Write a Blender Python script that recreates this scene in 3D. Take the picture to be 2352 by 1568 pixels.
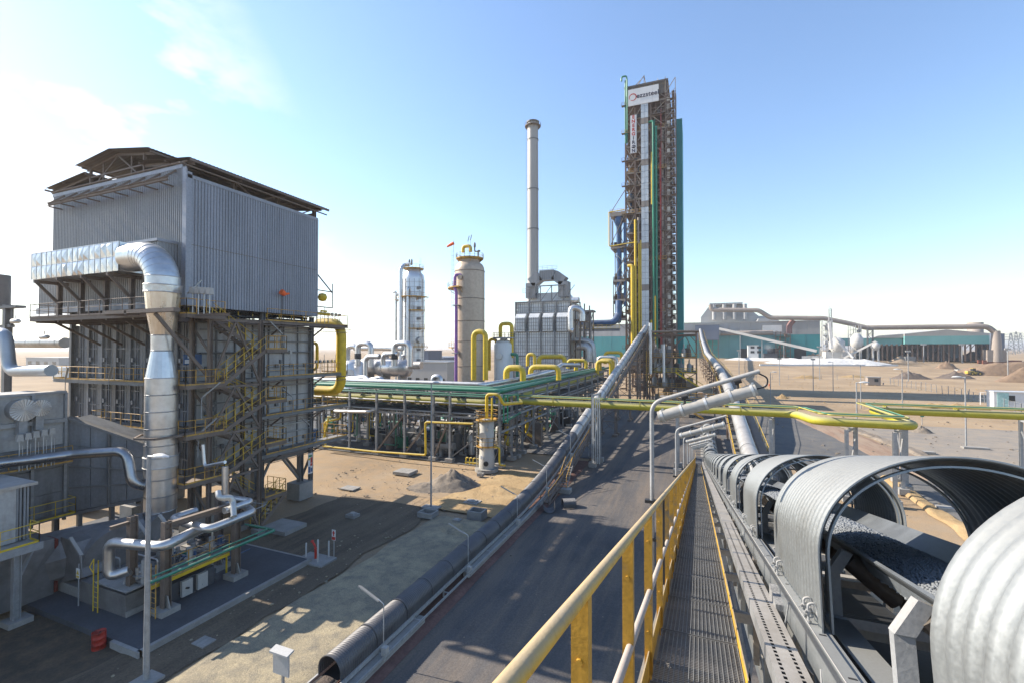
import bpy, math, random
from math import radians as R, sin, cos, pi
from mathutils import Vector, Matrix, noise
random.seed(7)
S = bpy.context.scene
for o in list(bpy.data.objects): bpy.data.objects.remove(o)
COL = S.collection

# ---------------------------------------------------------------- camera
H = 15.0
PSI, PIT, FPX = R(22.2), R(0.88), 1045.33
cam = bpy.data.cameras.new('camera'); cam.lens = 16.0; cam.sensor_width = 36.0
cam.clip_start = 0.05; cam.clip_end = 30000
camo = bpy.data.objects.new('camera', cam); COL.objects.link(camo)
camo.location = (0, 0, H); camo.rotation_euler = (pi/2 + PIT, 0, PSI)
S.camera = camo
# ---------------------------------------------------------------- sun and sky
SUN_EL, SUN_TILT = 33.0, 3.0
trav = Vector((cos(R(SUN_EL))*cos(R(SUN_TILT)), cos(R(SUN_EL))*sin(R(SUN_TILT)), -sin(R(SUN_EL))))
sl = bpy.data.lights.new('sun', 'SUN'); sl.energy = 5.0; sl.angle = R(0.53); sl.color = (1.0, 0.90, 0.76)
so = bpy.data.objects.new('sun', sl); COL.objects.link(so)
so.rotation_euler = trav.to_track_quat('-Z', 'Y').to_euler(); so.location = (-60, 0, 80)
W = bpy.data.worlds.new('World'); S.world = W; W.use_nodes = True
wn, wl = W.node_tree.nodes, W.node_tree.links
bg = wn['Background']; bg.inputs[1].default_value = 0.098
sky = wn.new('ShaderNodeTexSky'); sky.sky_type = 'NISHITA'; sky.sun_disc = False
sky.sun_elevation = R(SUN_EL); sky.sun_rotation = R(270 - SUN_TILT)
sky.altitude = 0; sky.air_density = 1.25; sky.dust_density = 0.25; sky.ozone_density = 1.6
tc = wn.new('ShaderNodeTexCoord'); nz = wn.new('ShaderNodeTexNoise')
mp = wn.new('ShaderNodeMapping'); mp.inputs['Scale'].default_value = (1, 1, 2.2); mp.inputs['Location'].default_value = (0.35, 0.2, 0.1)
nz.inputs['Scale'].default_value = 2.3; nz.inputs['Detail'].default_value = 9; nz.inputs['Roughness'].default_value = 0.55
wl.new(tc.outputs['Generated'], mp.inputs[0]); wl.new(mp.outputs[0], nz.inputs['Vector'])
rp = wn.new('ShaderNodeValToRGB'); rp.color_ramp.elements[0].position = 0.49; rp.color_ramp.elements[1].position = 0.56
wl.new(nz.outputs['Fac'], rp.inputs[0])
# clouds only gather on the western (sun) side of the sky
sx = wn.new('ShaderNodeSeparateXYZ'); wl.new(tc.outputs['Generated'], sx.inputs[0])
mr = wn.new('ShaderNodeMapRange'); mr.inputs[1].default_value = -0.66; mr.inputs[2].default_value = -0.80
mr.inputs[3].default_value = 0; mr.inputs[4].default_value = 1; wl.new(sx.outputs[0], mr.inputs[0])
mm = wn.new('ShaderNodeMath'); mm.operation = 'MULTIPLY'; wl.new(rp.outputs[0], mm.inputs[0]); wl.new(mr.outputs[0], mm.inputs[1])
# pale dusty band low in the sky
hz_ = wn.new('ShaderNodeMapRange'); hz_.inputs[1].default_value = 0.36; hz_.inputs[2].default_value = 0.0; hz_.inputs[3].default_value = 0.0; hz_.inputs[4].default_value = 0.95
hz_.interpolation_type = 'SMOOTHSTEP'; wl.new(sx.outputs[2], hz_.inputs[0])
mxh = wn.new('ShaderNodeMixRGB'); mxh.inputs[2].default_value = (2.1, 2.9, 3.9, 1); mxh.blend_type = 'LIGHTEN'; wl.new(hz_.outputs[0], mxh.inputs[0]); tint = wn.new('ShaderNodeMixRGB'); tint.blend_type = 'MULTIPLY'; tint.inputs[0].default_value = 1; tint.inputs[2].default_value = (1.02, 1.09, 1.22, 1); wl.new(sky.outputs[0], tint.inputs[1]); wl.new(tint.outputs[0], mxh.inputs[1])
mxs = wn.new('ShaderNodeMixRGB'); mxs.inputs[2].default_value = (6.0, 6.1, 6.2, 1)
wl.new(mm.outputs[0], mxs.inputs[0]); wl.new(mxh.outputs[0], mxs.inputs[1]); wl.new(mxs.outputs[0], bg.inputs[0])
S.view_settings.view_transform = 'Standard'; S.view_settings.look = 'None'
S.view_settings.exposure = 1.15; S.view_settings.gamma = 1.0; S.view_settings.use_curve_mapping = False
S.render.engine = 'CYCLES'
S.cycles.max_bounces = 6; S.cycles.volume_bounces = 0; S.cycles.transparent_max_bounces = 12

# ---------------------------------------------------------------- survey helpers: a sight line met with a plane gives a place
CS, SN = cos(PSI), sin(PSI)
def ray(px, py):
    a = (px-1176)/FPX; b = (784-py)/FPX
    f = cos(PIT)-b*sin(PIT); u = sin(PIT)+b*cos(PIT)
    return (a*CS-f*SN, a*SN+f*CS, u)
def at(px, py, X=None, Y=None, Z=None, D=None):
    r = ray(px, py)
    if X is not None: t = X/r[0]
    elif Y is not None: t = Y/r[1]
    elif Z is not None: t = (Z-H)/r[2]
    else: t = D
    return Vector((r[0]*t, r[1]*t, H+r[2]*t))
def gz(x, y):
    f = -x*SN+y*CS
    t = min(1, max(0, (f-250)/190)); return 6.5*t*t*(3-2*t)
def G(px, py):
    z = 0.0
    for i in range(12):
        p = at(px, py, Z=z); z = 0.5*z+0.5*gz(p.x, p.y)
    return p

# ---------------------------------------------------------------- materials
MATS = {}
def M(name, col, rough=0.6, metal=0.0, var=0.25, vs=2.0, second=None, sw=0.5, bump=0.15, bs=20.0, dust=0.0, dcol=(0.36, 0.30, 0.23), streak=False, spec=0.4):
    if name in MATS: return MATS[name]
    m = bpy.data.materials.new(name); m.use_nodes = True; n, l = m.node_tree.nodes, m.node_tree.links
    b = n['Principled BSDF']; b.inputs['Metallic'].default_value = metal
    b.inputs['Specular IOR Level'].default_value = spec
    g = n.new('ShaderNodeNewGeometry'); mp = n.new('ShaderNodeMapping'); l.new(g.outputs['Position'], mp.inputs[0])
    if streak: mp.inputs['Scale'].default_value = (1, 1, 0.15)
    t = n.new('ShaderNodeTexNoise'); t.inputs['Scale'].default_value = vs; t.inputs['Detail'].default_value = 7; t.inputs['Roughness'].default_value = 0.62
    l.new(mp.outputs[0], t.inputs['Vector'])
    r = n.new('ShaderNodeValToRGB'); e = r.color_ramp.elements
    lo = [max(0, c*(1-var)) for c in col]; hi = [min(1, c*(1+var)) for c in col]
    if second:
        e[0].position = 0.5-0.35*(1-sw); e[1].position = 0.62
        e[0].color = (*second, 1); e[1].color = (*hi, 1)
        k = r.color_ramp.elements.new(0.5*(e[0].position+0.62)+0.03); k.color = (*col, 1)
    else:
        e[0].position = 0.3; e[1].position = 0.7; e[0].color = (*lo, 1); e[1].color = (*hi, 1)
    l.new(t.outputs['Fac'], r.inputs[0])
    out = r.outputs[0]
    t2 = n.new('ShaderNodeTexNoise'); t2.inputs['Scale'].default_value = bs; t2.inputs['Detail'].default_value = 5
    l.new(g.outputs['Position'], t2.inputs['Vector'])
    mx = n.new('ShaderNodeMixRGB'); mx.blend_type = 'OVERLAY'; mx.inputs[0].default_value = 0.22
    l.new(out, mx.inputs[1]); l.new(t2.outputs['Fac'], mx.inputs[2]); out = mx.outputs[0]
    rr = n.new('ShaderNodeMapRange'); rr.inputs[3].default_value = max(0.04, rough-0.1); rr.inputs[4].default_value = min(1, rough+0.12)
    l.new(t.outputs['Fac'], rr.inputs[0]); ro = rr.outputs[0]
    if dust:
        sp = n.new('ShaderNodeSeparateXYZ'); l.new(g.outputs['Normal'], sp.inputs[0])
        ad = n.new('ShaderNodeMath'); ad.operation = 'MULTIPLY_ADD'; ad.inputs[1].default_value = 0.5; l.new(t2.outputs['Fac'], ad.inputs[0]); l.new(sp.outputs[2], ad.inputs[2])
        mr = n.new('ShaderNodeMapRange'); mr.inputs[1].default_value = 0.35; mr.inputs[2].default_value = 1.15; mr.inputs[4].default_value = dust
        l.new(ad.outputs[0], mr.inputs[0])
        m2 = n.new('ShaderNodeMixRGB'); m2.inputs[2].default_value = (*dcol, 1); l.new(mr.outputs[0], m2.inputs[0]); l.new(out, m2.inputs[1]); out = m2.outputs[0]
        if metal:
            mt = n.new('ShaderNodeMapRange'); mt.inputs[3].default_value = metal; mt.inputs[4].default_value = 0; l.new(mr.outputs[0], mt.inputs[0]); l.new(mt.outputs[0], b.inputs['Metallic'])
        m3 = n.new('ShaderNodeMapRange'); m3.inputs[4].default_value = 0.9; l.new(mr.outputs[0], m3.inputs[0]); l.new(ro, m3.inputs[3]); ro = m3.outputs[0]
    l.new(out, b.inputs['Base Color']); l.new(ro, b.inputs['Roughness'])
    if bump:
        bp = n.new('ShaderNodeBump'); bp.inputs['Strength'].default_value = bump; bp.inputs['Distance'].default_value = 0.02
        l.new(t2.outputs['Fac'], bp.inputs['Height']); l.new(bp.outputs[0], b.inputs['Normal'])
    MATS[name] = m; return m
alu = M('aluminium_cladding', (0.52, 0.53, 0.545), 0.34, 0.92, 0.12, 0.8, bump=0.12, bs=3.0, dust=0.25)
alud = M('dull_aluminium_cladding', (0.42, 0.43, 0.44), 0.42, 0.75, 0.2, 0.7, bump=0.12, bs=3.0, dust=0.35)
darkalu = M('dirty_aluminium_sheet', (0.20, 0.20, 0.205), 0.5, 0.55, 0.25, 0.8, bump=0.25, bs=2.5, dust=0.3, dcol=(0.16,0.14,0.12))
foil = M('crumpled_aluminium_sheet', (0.50, 0.50, 0.505), 0.3, 0.92, 0.25, 1.5, bump=1.0, bs=2.2, dust=0.1)
galv = M('galvanised_steel', (0.44, 0.46, 0.47), 0.42, 0.6, 0.2, 5, bump=0.06, bs=60, dust=0.3)
hoodm = M('galvanised_cover_sheet', (0.27, 0.29, 0.30), 0.33, 0.65, 0.10, 1.1, second=(0.20, 0.20, 0.19), sw=0.1, bump=0.03, bs=60, dust=0.6, dcol=(0.20, 0.195, 0.18))
tubem = M('weathered_cover_sheet', (0.095, 0.10, 0.11), 0.45, 0.45, 0.22, 1.1, bump=0.05, bs=30, dust=0.25, dcol=(0.15, 0.13, 0.12))
clad = M('grey_profiled_cladding', (0.245, 0.262, 0.30), 0.48, 0.25, 0.2, 0.6, bump=0.05, bs=8, streak=True)
cladl = M('grey_profiled_cladding_dusty', (0.22, 0.225, 0.235), 0.48, 0.35, 0.16, 0.6, bump=0.05, bs=8, streak=True)
casing = M('grey_painted_casing', (0.18, 0.19, 0.205), 0.55, 0.15, 0.22, 0.9, second=(0.08, 0.072, 0.066), sw=0.25, bump=0.12, bs=6, streak=True)
casingl = M('pale_grey_casing', (0.33, 0.33, 0.325), 0.55, 0.1, 0.16, 1.0, second=(0.20, 0.17, 0.145), sw=0.3, bump=0.1, bs=6, streak=True)
brown = M('brown_primed_steel', (0.145, 0.115, 0.096), 0.65, 0.1, 0.25, 1.3, bump=0.15, bs=15, dust=0.45, dcol=(0.24, 0.19, 0.15))
steel = M('grey_painted_steel', (0.16, 0.165, 0.17), 0.6, 0.2, 0.2, 1.5, bump=0.1, bs=20, dust=0.4, dcol=(0.26, 0.23, 0.19))
steelm = M('mid_grey_steel', (0.27, 0.28, 0.29), 0.55, 0.25, 0.18, 3, bump=0.1, bs=40, dust=0.6, dcol=(0.34, 0.31, 0.27))
dark = M('dark_steel', (0.035, 0.035, 0.037), 0.7, 0.2, 0.3, 2, bump=0.1)
black = M('black_rubber', (0.022, 0.023, 0.025), 0.6, 0.0, 0.3, 2, bump=0.1, bs=40)
beltm = M('dusty_rubber_belt', (0.10, 0.11, 0.12), 0.55, 0.0, 0.2, 4, bump=0.05, bs=80)
yel = M('yellow_paint', (0.55, 0.38, 0.02), 0.48, 0.0, 0.2, 2.2, bump=0.08, dust=0.7, dcol=(0.36, 0.31, 0.16))
yelr = M('dusty_yellow_paint', (0.40, 0.355, 0.03), 0.5, 0.0, 0.12, 1.2, bump=0.05, dust=0.95, dcol=(0.27, 0.26, 0.17))
yrail = M('worn_yellow_handrail', (0.46, 0.28, 0.035), 0.5, 0.0, 0.2, 5, second=(0.20, 0.17, 0.13), sw=0.35, bump=0.1, bs=60, dust=0.8, dcol=(0.34, 0.28, 0.20))
yst = M('dirty_yellow_handrail', (0.42, 0.24, 0.05), 0.6, 0.0, 0.3, 3, second=(0.16, 0.11, 0.07), sw=0.4, bump=0.1)
green = M('green_pipe_paint', (0.012, 0.17, 0.105), 0.35, 0.0, 0.2, 1.3, bump=0.04, dust=0.45, dcol=(0.22, 0.28, 0.22))
teal = M('teal_wall_sheet', (0.03, 0.25, 0.26), 0.5, 0.0, 0.15, 0.05, bump=0)
tealp = M('pale_teal_wall_sheet', (0.16, 0.37, 0.36), 0.5, 0.0, 0.12, 0.05, bump=0)
blue = M('blue_pipe_paint', (0.022, 0.075, 0.18), 0.4, 0.0, 0.25, 0.7, bump=0.04, dust=0.3)
purple = M('purple_pipe_paint', (0.22, 0.10, 0.30), 0.4, 0.0, 0.12, 1, bump=0.03)
redd = M('dull_red_rubber', (0.13, 0.02, 0.015), 0.7, 0, 0.3, 3)
redm = M('red_paint', (0.42, 0.03, 0.02), 0.45, 0.0, 0.3, 4, bump=0.1)
tan = M('tan_insulated_shell', (0.40, 0.32, 0.245), 0.45, 0.25, 0.14, 0.35, bump=0.06, bs=2, streak=True)
conc = M('concrete', (0.25, 0.24, 0.225), 0.85, 0.0, 0.18, 1.2, bump=0.3, bs=14)
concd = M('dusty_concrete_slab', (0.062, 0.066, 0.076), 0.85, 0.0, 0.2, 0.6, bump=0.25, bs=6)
white = M('white_paint', (0.62, 0.62, 0.61), 0.5, 0.0, 0.06, 1, bump=0.03)
offw = M('off_white_wall', (0.37, 0.365, 0.35), 0.7, 0.0, 0.1, 0.1, bump=0.02, streak=True)
offg = M('pale_grey_wall', (0.34, 0.34, 0.335), 0.7, 0.0, 0.15, 0.06, bump=0.02, streak=True)
bgrey = M('blue_grey_wall', (0.12, 0.145, 0.20), 0.6, 0.0, 0.12, 0.1, bump=0)
polal = M('dark_polished_cladding', (0.30, 0.31, 0.33), 0.28, 0.95, 0.15, 0.8, bump=0.1, bs=3, dust=0.15)
rust = M('dusty_brown_duct', (0.26, 0.22, 0.19), 0.7, 0.0, 0.2, 0.06, bump=0.02)
orange = M('orange_cloth', (0.75, 0.13, 0.03), 0.8, 0.0, 0.1, 3)
boxm = M('beige_lamp_box', (0.36, 0.35, 0.33), 0.5, 0.0, 0.08, 3, dust=0.2)
win = M('dark_window', (0.03, 0.035, 0.04), 0.2, 0.0, 0.1, 1, bump=0)
refr = M('lamp_diffuser', (0.27, 0.275, 0.27), 0.3, 0.1, 0.06, 8, bump=0.02, dust=0.4)

def ground_mat(name, c1, c2, c3, s1=0.12, s2=1.6, bump=0.5, rough=0.95, tracks=False, bd=0.05, grain=0.35, gs=9.0):
    m = bpy.data.materials.new(name); m.use_nodes = True; n, l = m.node_tree.nodes, m.node_tree.links
    b = n['Principled BSDF']; b.inputs['Roughness'].default_value = rough; b.inputs['Specular IOR Level'].default_value = 0.15
    g = n.new('ShaderNodeNewGeometry'); mp = n.new('ShaderNodeMapping'); l.new(g.outputs['Position'], mp.inputs[0])
    if tracks: mp.inputs['Scale'].default_value = (1, 0.09, 1); mp.inputs['Rotation'].default_value = (0, 0, R(3))
    def N(s, d=8, src=None):
        t = n.new('ShaderNodeTexNoise'); t.inputs['Scale'].default_value = s; t.inputs['Detail'].default_value = d; t.inputs['Roughness'].default_value = 0.65
        l.new(src or g.outputs['Position'], t.inputs['Vector']); return t
    a = N(s1); bb = N(s2, 10, mp.outputs[0]); c = N(gs, 6)
    r = n.new('ShaderNodeValToRGB'); e = r.color_ramp.elements; e[0].position = 0.36; e[1].position = 0.66; e[0].color = (*c1, 1); e[1].color = (*c2, 1)
    l.new(a.outputs['Fac'], r.inputs[0])
    r2 = n.new('ShaderNodeValToRGB'); r2.color_ramp.elements[0].position = 0.42; r2.color_ramp.elements[1].position = 0.68; l.new(bb.outputs['Fac'], r2.inputs[0])
    mx = n.new('ShaderNodeMixRGB'); mx.inputs[2].default_value = (*c3, 1); l.new(r.outputs[0], mx.inputs[1])
    k = n.new('ShaderNodeMath'); k.operation = 'MULTIPLY'; k.inputs[1].default_value = 0.75; l.new(r2.outputs[0], k.inputs[0]); l.new(k.outputs[0], mx.inputs[0])
    ov = n.new('ShaderNodeMixRGB'); ov.blend_type = 'OVERLAY'; ov.inputs[0].default_value = grain; l.new(mx.outputs[0], ov.inputs[1]); l.new(c.outputs['Fac'], ov.inputs[2])
    l.new(ov.outputs[0], b.inputs['Base Color'])
    ad = n.new('ShaderNodeMath'); ad.operation = 'MULTIPLY_ADD'; ad.inputs[1].default_value = 0.5; l.new(c.outputs['Fac'], ad.inputs[0]); l.new(bb.outputs['Fac'], ad.inputs[2])
    bp = n.new('ShaderNodeBump'); bp.inputs['Strength'].default_value = bump; bp.inputs['Distance'].default_value = bd
    l.new(ad.outputs[0], bp.inputs['Height']); l.new(bp.outputs[0], b.inputs['Normal'])
    MATS[name] = m; return m
sandm = ground_mat('sandy_ground', (0.21, 0.16, 0.11), (0.36, 0.275, 0.185), (0.33, 0.225, 0.125), 0.045, 0.5, 0.8, bd=0.12)
farsand = ground_mat('pale_desert', (0.28, 0.215, 0.15), (0.34, 0.265, 0.19), (0.26, 0.19, 0.13), 0.02, 0.12, 0.4, bd=0.3)
roadm = ground_mat('ore_dusted_road', (0.066, 0.065, 0.068), (0.108, 0.101, 0.097), (0.175, 0.14, 0.108), 0.13, 0.8, 0.7, tracks=True, bd=0.05, grain=0.6, gs=12)
yardm = ground_mat('ore_fines_yard', (0.085, 0.087, 0.092), (0.12, 0.12, 0.12), (0.15, 0.138, 0.12), 0.06, 0.6, 0.6)
gravelm = ground_mat('pale_gravel', (0.25, 0.215, 0.155), (0.38, 0.32, 0.21), (0.15, 0.14, 0.12), 0.25, 1.2, 1.0, bd=0.08, grain=0.8, gs=16)
orem = ground_mat('reddish_ore_spill', (0.12, 0.07, 0.06), (0.17, 0.10, 0.085), (0.09, 0.055, 0.05), 0.5, 3.0, 0.8)
heapm = ground_mat('grey_rubble', (0.12, 0.105, 0.09), (0.20, 0.175, 0.15), (0.26, 0.21, 0.16), 0.3, 2.2, 1.0, bd=0.1)
brheap = ground_mat('brown_earth_heap', (0.20, 0.14, 0.095), (0.28, 0.20, 0.14), (0.14, 0.10, 0.075), 0.08, 0.5, 1.0, bd=0.3)
dkheap = ground_mat('dark_ore_heap', (0.09, 0.075, 0.068), (0.14, 0.115, 0.10), (0.18, 0.14, 0.11), 0.1, 0.6, 1.0, bd=0.3)
lime = ground_mat('white_lime', (0.56, 0.55, 0.53), (0.68, 0.67, 0.65), (0.48, 0.46, 0.43), 0.08, 0.4, 0.8, bd=0.3)
sandbump = ground_mat('orange_sand_heap', (0.32, 0.225, 0.12), (0.40, 0.29, 0.16), (0.26, 0.175, 0.09), 0.3, 1.2, 1.0, bd=0.15)
shadesoil = ground_mat('brown_dust_shade_soil', (0.085, 0.068, 0.052), (0.13, 0.105, 0.078), (0.18, 0.14, 0.095), 0.2, 1.1, 1.0, tracks=True, bd=0.08, grain=0.7, gs=12)
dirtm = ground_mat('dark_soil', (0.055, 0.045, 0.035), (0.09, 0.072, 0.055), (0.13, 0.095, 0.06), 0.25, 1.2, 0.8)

# ---------------------------------------------------------------- mesh builder
def fil(pts, bend, k=5):
    pts = [Vector(p) for p in pts]
    if bend <= 0: return pts
    o = [pts[0]]
    for i in range(1, len(pts)-1):
        a, b, c = pts[i-1], pts[i], pts[i+1]; u = (a-b); v = (c-b)
        if u.length < 1e-6 or v.length < 1e-6: continue
        ang = u.angle(v)
        if ang > pi-0.02: o.append(b); continue
        d = min(bend/math.tan(ang/2), u.length*0.48, v.length*0.48)
        p0 = b+u.normalized()*d; p1 = b+v.normalized()*d
        for j in range(k+1):
            t = j/k; o.append(p0*(1-t)**2+b*2*t*(1-t)+p1*t*t)
    o.append(pts[-1]); return o
class MB:
    def __init__(s): s.v = []; s.f = []; s.sm = []
    def add(s, vs, fs, smooth=False):
        n = len(s.v); s.v += [tuple(p) for p in vs]; s.f += [tuple(i+n for i in f) for f in fs]; s.sm += [smooth]*len(fs); return s
    def box(s, a, b):
        x0, y0, z0 = a; x1, y1, z1 = b
        return s.add([(x0, y0, z0), (x1, y0, z0), (x1, y1, z0), (x0, y1, z0), (x0, y0, z1), (x1, y0, z1), (x1, y1, z1), (x0, y1, z1)],
                     [(0, 3, 2, 1), (4, 5, 6, 7), (0, 1, 5, 4), (1, 2, 6, 5), (2, 3, 7, 6), (3, 0, 4, 7)])
    def beam(s, p, q, w, h=None, up=(0, 0, 1)):
        p, q = Vector(p), Vector(q); h = w if h is None else h; d = (q-p)
        if d.length < 1e-6: return s
        d.normalize(); u = Vector(up)
        if abs(d.dot(u)) > 0.98: u = Vector((0, 1, 0)) if abs(d.y) < 0.9 else Vector((1, 0, 0))
        a = d.cross(u).normalized()*w/2; b = a.cross(d).normalized()*h/2
        return s.add([p-a-b, p+a-b, p+a+b, p-a+b, q-a-b, q+a-b, q+a+b, q-a+b],
                     [(0, 1, 2, 3), (7, 6, 5, 4), (0, 4, 5, 1), (1, 5, 6, 2), (2, 6, 7, 3), (3, 7, 4, 0)])
    def ibeam(s, p, q, w, h, t=0.02, up=(0, 0, 1)):
        p, q = Vector(p), Vector(q); d = (q-p).normalized(); u = Vector(up)
        if abs(d.dot(u)) > 0.98: u = Vector((0, 1, 0))
        a = d.cross(u).normalized(); b = a.cross(d).normalized()
        s.beam(p+b*(h/2-t/2), q+b*(h/2-t/2), w, t, up=u); s.beam(p-b*(h/2-t/2), q-b*(h/2-t/2), w, t, up=u)
        return s.beam(p, q, t, h-2*t, up=u)
    def tube(s, pts, r, n=10, cap=True, smooth=True, r2=None):
        pts = [Vector(p) for p in pts]; N = len(pts); rs = r if isinstance(r, (list, tuple)) else [r]*N
        T = [(pts[min(i+1, N-1)]-pts[max(i-1, 0)]).normalized() for i in range(N)]
        u = Vector((0, 0, 1)) if abs(T[0].z) < 0.9 else Vector((0, 1, 0))
        u = (u-T[0]*u.dot(T[0])).normalized(); vs = []
        for i in range(N):
            u = (u-T[i]*u.dot(T[i])).normalized(); w = T[i].cross(u)
            k = 1.0
            if 0 < i < N-1:
                ca = max(0.5, (pts[i]-pts[i-1]).normalized().dot(T[i])); k = 1/ca if ca > 0.7 else 1
            for j in range(n):
                an = 2*pi*j/n; vs.append(pts[i]+(u*cos(an)+w*sin(an))*rs[i])
        fs = [(i*n+j, i*n+(j+1) % n, (i+1)*n+(j+1) % n, (i+1)*n+j) for i in range(N-1) for j in range(n)]
        s.add(vs, [f[::-1] for f in fs], smooth)
        if cap:
            s.add(vs[:n], [tuple(range(n))]); s.add(vs[-n:], [tuple(range(n))[::-1]])
        return s
    def pipe(s, pts, r, bend=None, n=12, band=0, br=1.03, bw=0.05):
        f = fil(pts, bend if bend is not None else r*3); s.tube(f, r, n)
        if band:
            acc = 0.0; nxt = band*0.5
            for a, b in zip(f[:-1], f[1:]):
                L = (b-a).length
                while L > 0 and acc+L > nxt:
                    q = a+(b-a)*((nxt-acc)/L); d = (b-a).normalized()*bw/2
                    s.tube([q-d, q+d], r*br, n); nxt += band
                acc += L
        return s
    def lathe(s, c, prof, n=24, smooth=True, axis=None):
        c = Vector(c); vs = []
        for (r, z) in prof:
            for j in range(n):
                a = 2*pi*j/n; vs.append((c.x+r*cos(a), c.y+r*sin(a), c.z+z))
        m = len(prof)
        s.add(vs, [(i*n+j, i*n+(j+1) % n, (i+1)*n+(j+1) % n, (i+1)*n+j) for i in range(m-1) for j in range(n)], smooth)
        if prof[0][0] > 1e-4: s.add(vs[:n], [tuple(range(n))[::-1]])
        if prof[-1][0] > 1e-4: s.add(vs[-n:], [tuple(range(n))])
        return s
    def cyl(s, c, r, h, n=20): return s.lathe(c, [(r, 0), (r, h)], n)
    def prism(s, poly, axis, a, b):
        # poly: 2-D points, extruded along axis 'x','y','z' from a to b
        def q(p, t): return (t, p[0], p[1]) if axis == 'x' else (p[0], t, p[1]) if axis == 'y' else (p[0], p[1], t)
        n = len(poly); vs = [q(p, a) for p in poly]+[q(p, b) for p in poly]
        return s.add(vs, [tuple(range(n))[::-1], tuple(range(n, 2*n))]+[(i, (i+1) % n, n+(i+1) % n, n+i) for i in range(n)])
    def quad(s, a, b, c, d): return s.add([a, b, c, d], [(0, 1, 2, 3)])
    def corr(s, p, q, z0, z1, out, pitch=0.2, dep=0.04):
        # trapezoidal sheet between ground points p and q (x,y), facing 'out'
        p, q = Vector((p[0], p[1], 0)), Vector((q[0], q[1], 0)); L = (q-p).length; d = (q-p)/L; o = Vector((out[0], out[1], 0)); n = max(1, round(L/pitch)); w = L/n
        pts = []
        for i in range(n):
            for t, e in ((0, 0), (0.35, 0), (0.5, 1), (0.85, 1)): pts.append(p+d*(w*(i+t))+o*dep*e)
        pts.append(q); vs = []
        zf = z0 if callable(z0) else (lambda t: z0); zg = z1 if callable(z1) else (lambda t: z1)
        for a in pts:
            t = (a-p).dot(d)/L; vs += [(a.x, a.y, zf(t)), (a.x, a.y, zg(t))]
        return s.add(vs, [(2*i, 2*i+2, 2*i+3, 2*i+1) for i in range(len(pts)-1)])
ORG = {}
def origin(o): return ORG.get(o.name, Vector((0, 0, 0))) if o else Vector((0, 0, 0))
def thing(name, label, cat, loc=(0, 0, 0), group=None):
    o = bpy.data.objects.new(name, None); COL.objects.link(o); o.location = loc; ORG[o.name] = Vector(loc)
    o['label'] = label; o['category'] = cat; o.empty_display_size = 0.3
    if group: o['group'] = group
    return o
def mesh(mb, mat, org):
    me = bpy.data.meshes.new('mesh'); me.from_pydata([(v[0]-org.x, v[1]-org.y, v[2]-org.z) for v in mb.v], [], mb.f)
    me.polygons.foreach_set('use_smooth', mb.sm); me.materials.append(mat); me.update(); return me
def part(mb, name, mat, parent, label=None, kind=None):
    if not mb.v: return None
    base = origin(parent); xs = list(zip(*mb.v)); lo = Vector([min(a) for a in xs]); hi = Vector([max(a) for a in xs])
    org = Vector(((lo.x+hi.x)/2, (lo.y+hi.y)/2, lo.z))
    o = bpy.data.objects.new(name, mesh(mb, mat, org)); COL.objects.link(o); o.parent = parent
    o.location = org-base; ORG[o.name] = org
    if label: o['label'] = label
    if kind: o['kind'] = kind
    return o
def solo(mb, name, mat, label=None, cat=None, group=None, kind=None):
    o = part(mb, name, mat, None)
    if label: o['label'] = label
    if cat: o['category'] = cat
    if group: o['group'] = group
    if kind: o['kind'] = kind
    return o
def inst(src, name, parent, loc, rot=None, scale=None, label=None):
    # another piece sharing a mesh, at world place loc
    o = bpy.data.objects.new(name, src if isinstance(src, bpy.types.Mesh) else src.data); COL.objects.link(o); o.parent = parent
    o.location = Vector(loc)-origin(parent); ORG[o.name] = Vector(loc)
    if rot: o.rotation_euler = rot
    if scale: o.scale = scale
    if label: o['label'] = label
    return o
def copy_tree(o, parent=None):
    c = o.copy(); COL.objects.link(c)
    if parent: c.parent = parent; c.matrix_parent_inverse = Matrix()
    for ch in [x for x in bpy.data.objects if x.parent == o]: copy_tree(ch, c)
    return c
def text_mesh(txt, size, mat, parent, loc, rot, name='lettering', spacing=1.0, depth=0.01, bold=0.0, label=None):
    c = bpy.data.curves.new('t', 'FONT'); c.body = txt; c.size = size; c.extrude = depth; c.align_x = 'CENTER'; c.align_y = 'CENTER'; c.offset = bold
    c.space_character = spacing
    t = bpy.data.objects.new('t', c); COL.objects.link(t); bpy.context.view_layer.update()
    me = bpy.data.meshes.new_from_object(t.evaluated_get(bpy.context.evaluated_depsgraph_get())); bpy.data.objects.remove(t); bpy.data.curves.remove(c)
    me.materials.clear(); me.materials.append(mat)
    o = bpy.data.objects.new(name, me); COL.objects.link(o); o.parent = parent; o.location = Vector(loc)-origin(parent); o.rotation_euler = rot
    if label: o['label'] = label
    return o
def V(*a): return Vector(a)
def rail_mb(path, h=1.1, sp=1.5, r=0.022, mid=True, post=0.06, toe=0.12):
    """handrail along a path of floor points: one mesh of rails, posts and toe board"""
    m = MB(); path = [Vector(p) for p in path]
    for a, b in zip(path[:-1], path[1:]):
        L = (b-a).length; n = max(1, round(L/sp)); up = V(0, 0, 1)
        m.tube([a+up*h, b+up*h], r, 6, cap=False)
        if mid: m.tube([a+up*h*0.55, b+up*h*0.55], r*0.8, 5, cap=False)
        if toe: m.beam(a+up*toe/2, b+up*toe/2, 0.012, toe)
        for i in range(n+1):
            q = a+(b-a)*i/n; m.beam(q, q+up*h, post, post*0.5)
    return m
def ypx(px, X):            # distance along the yard where a line at offset X crosses the sight line px
    a = (px-1176)/FPX; return X*(CS+a*SN)/(a*CS-SN)
def xpx(px, Y):
    a = (px-1176)/FPX; return Y*(a*CS-SN)/(CS+a*SN)
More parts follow.
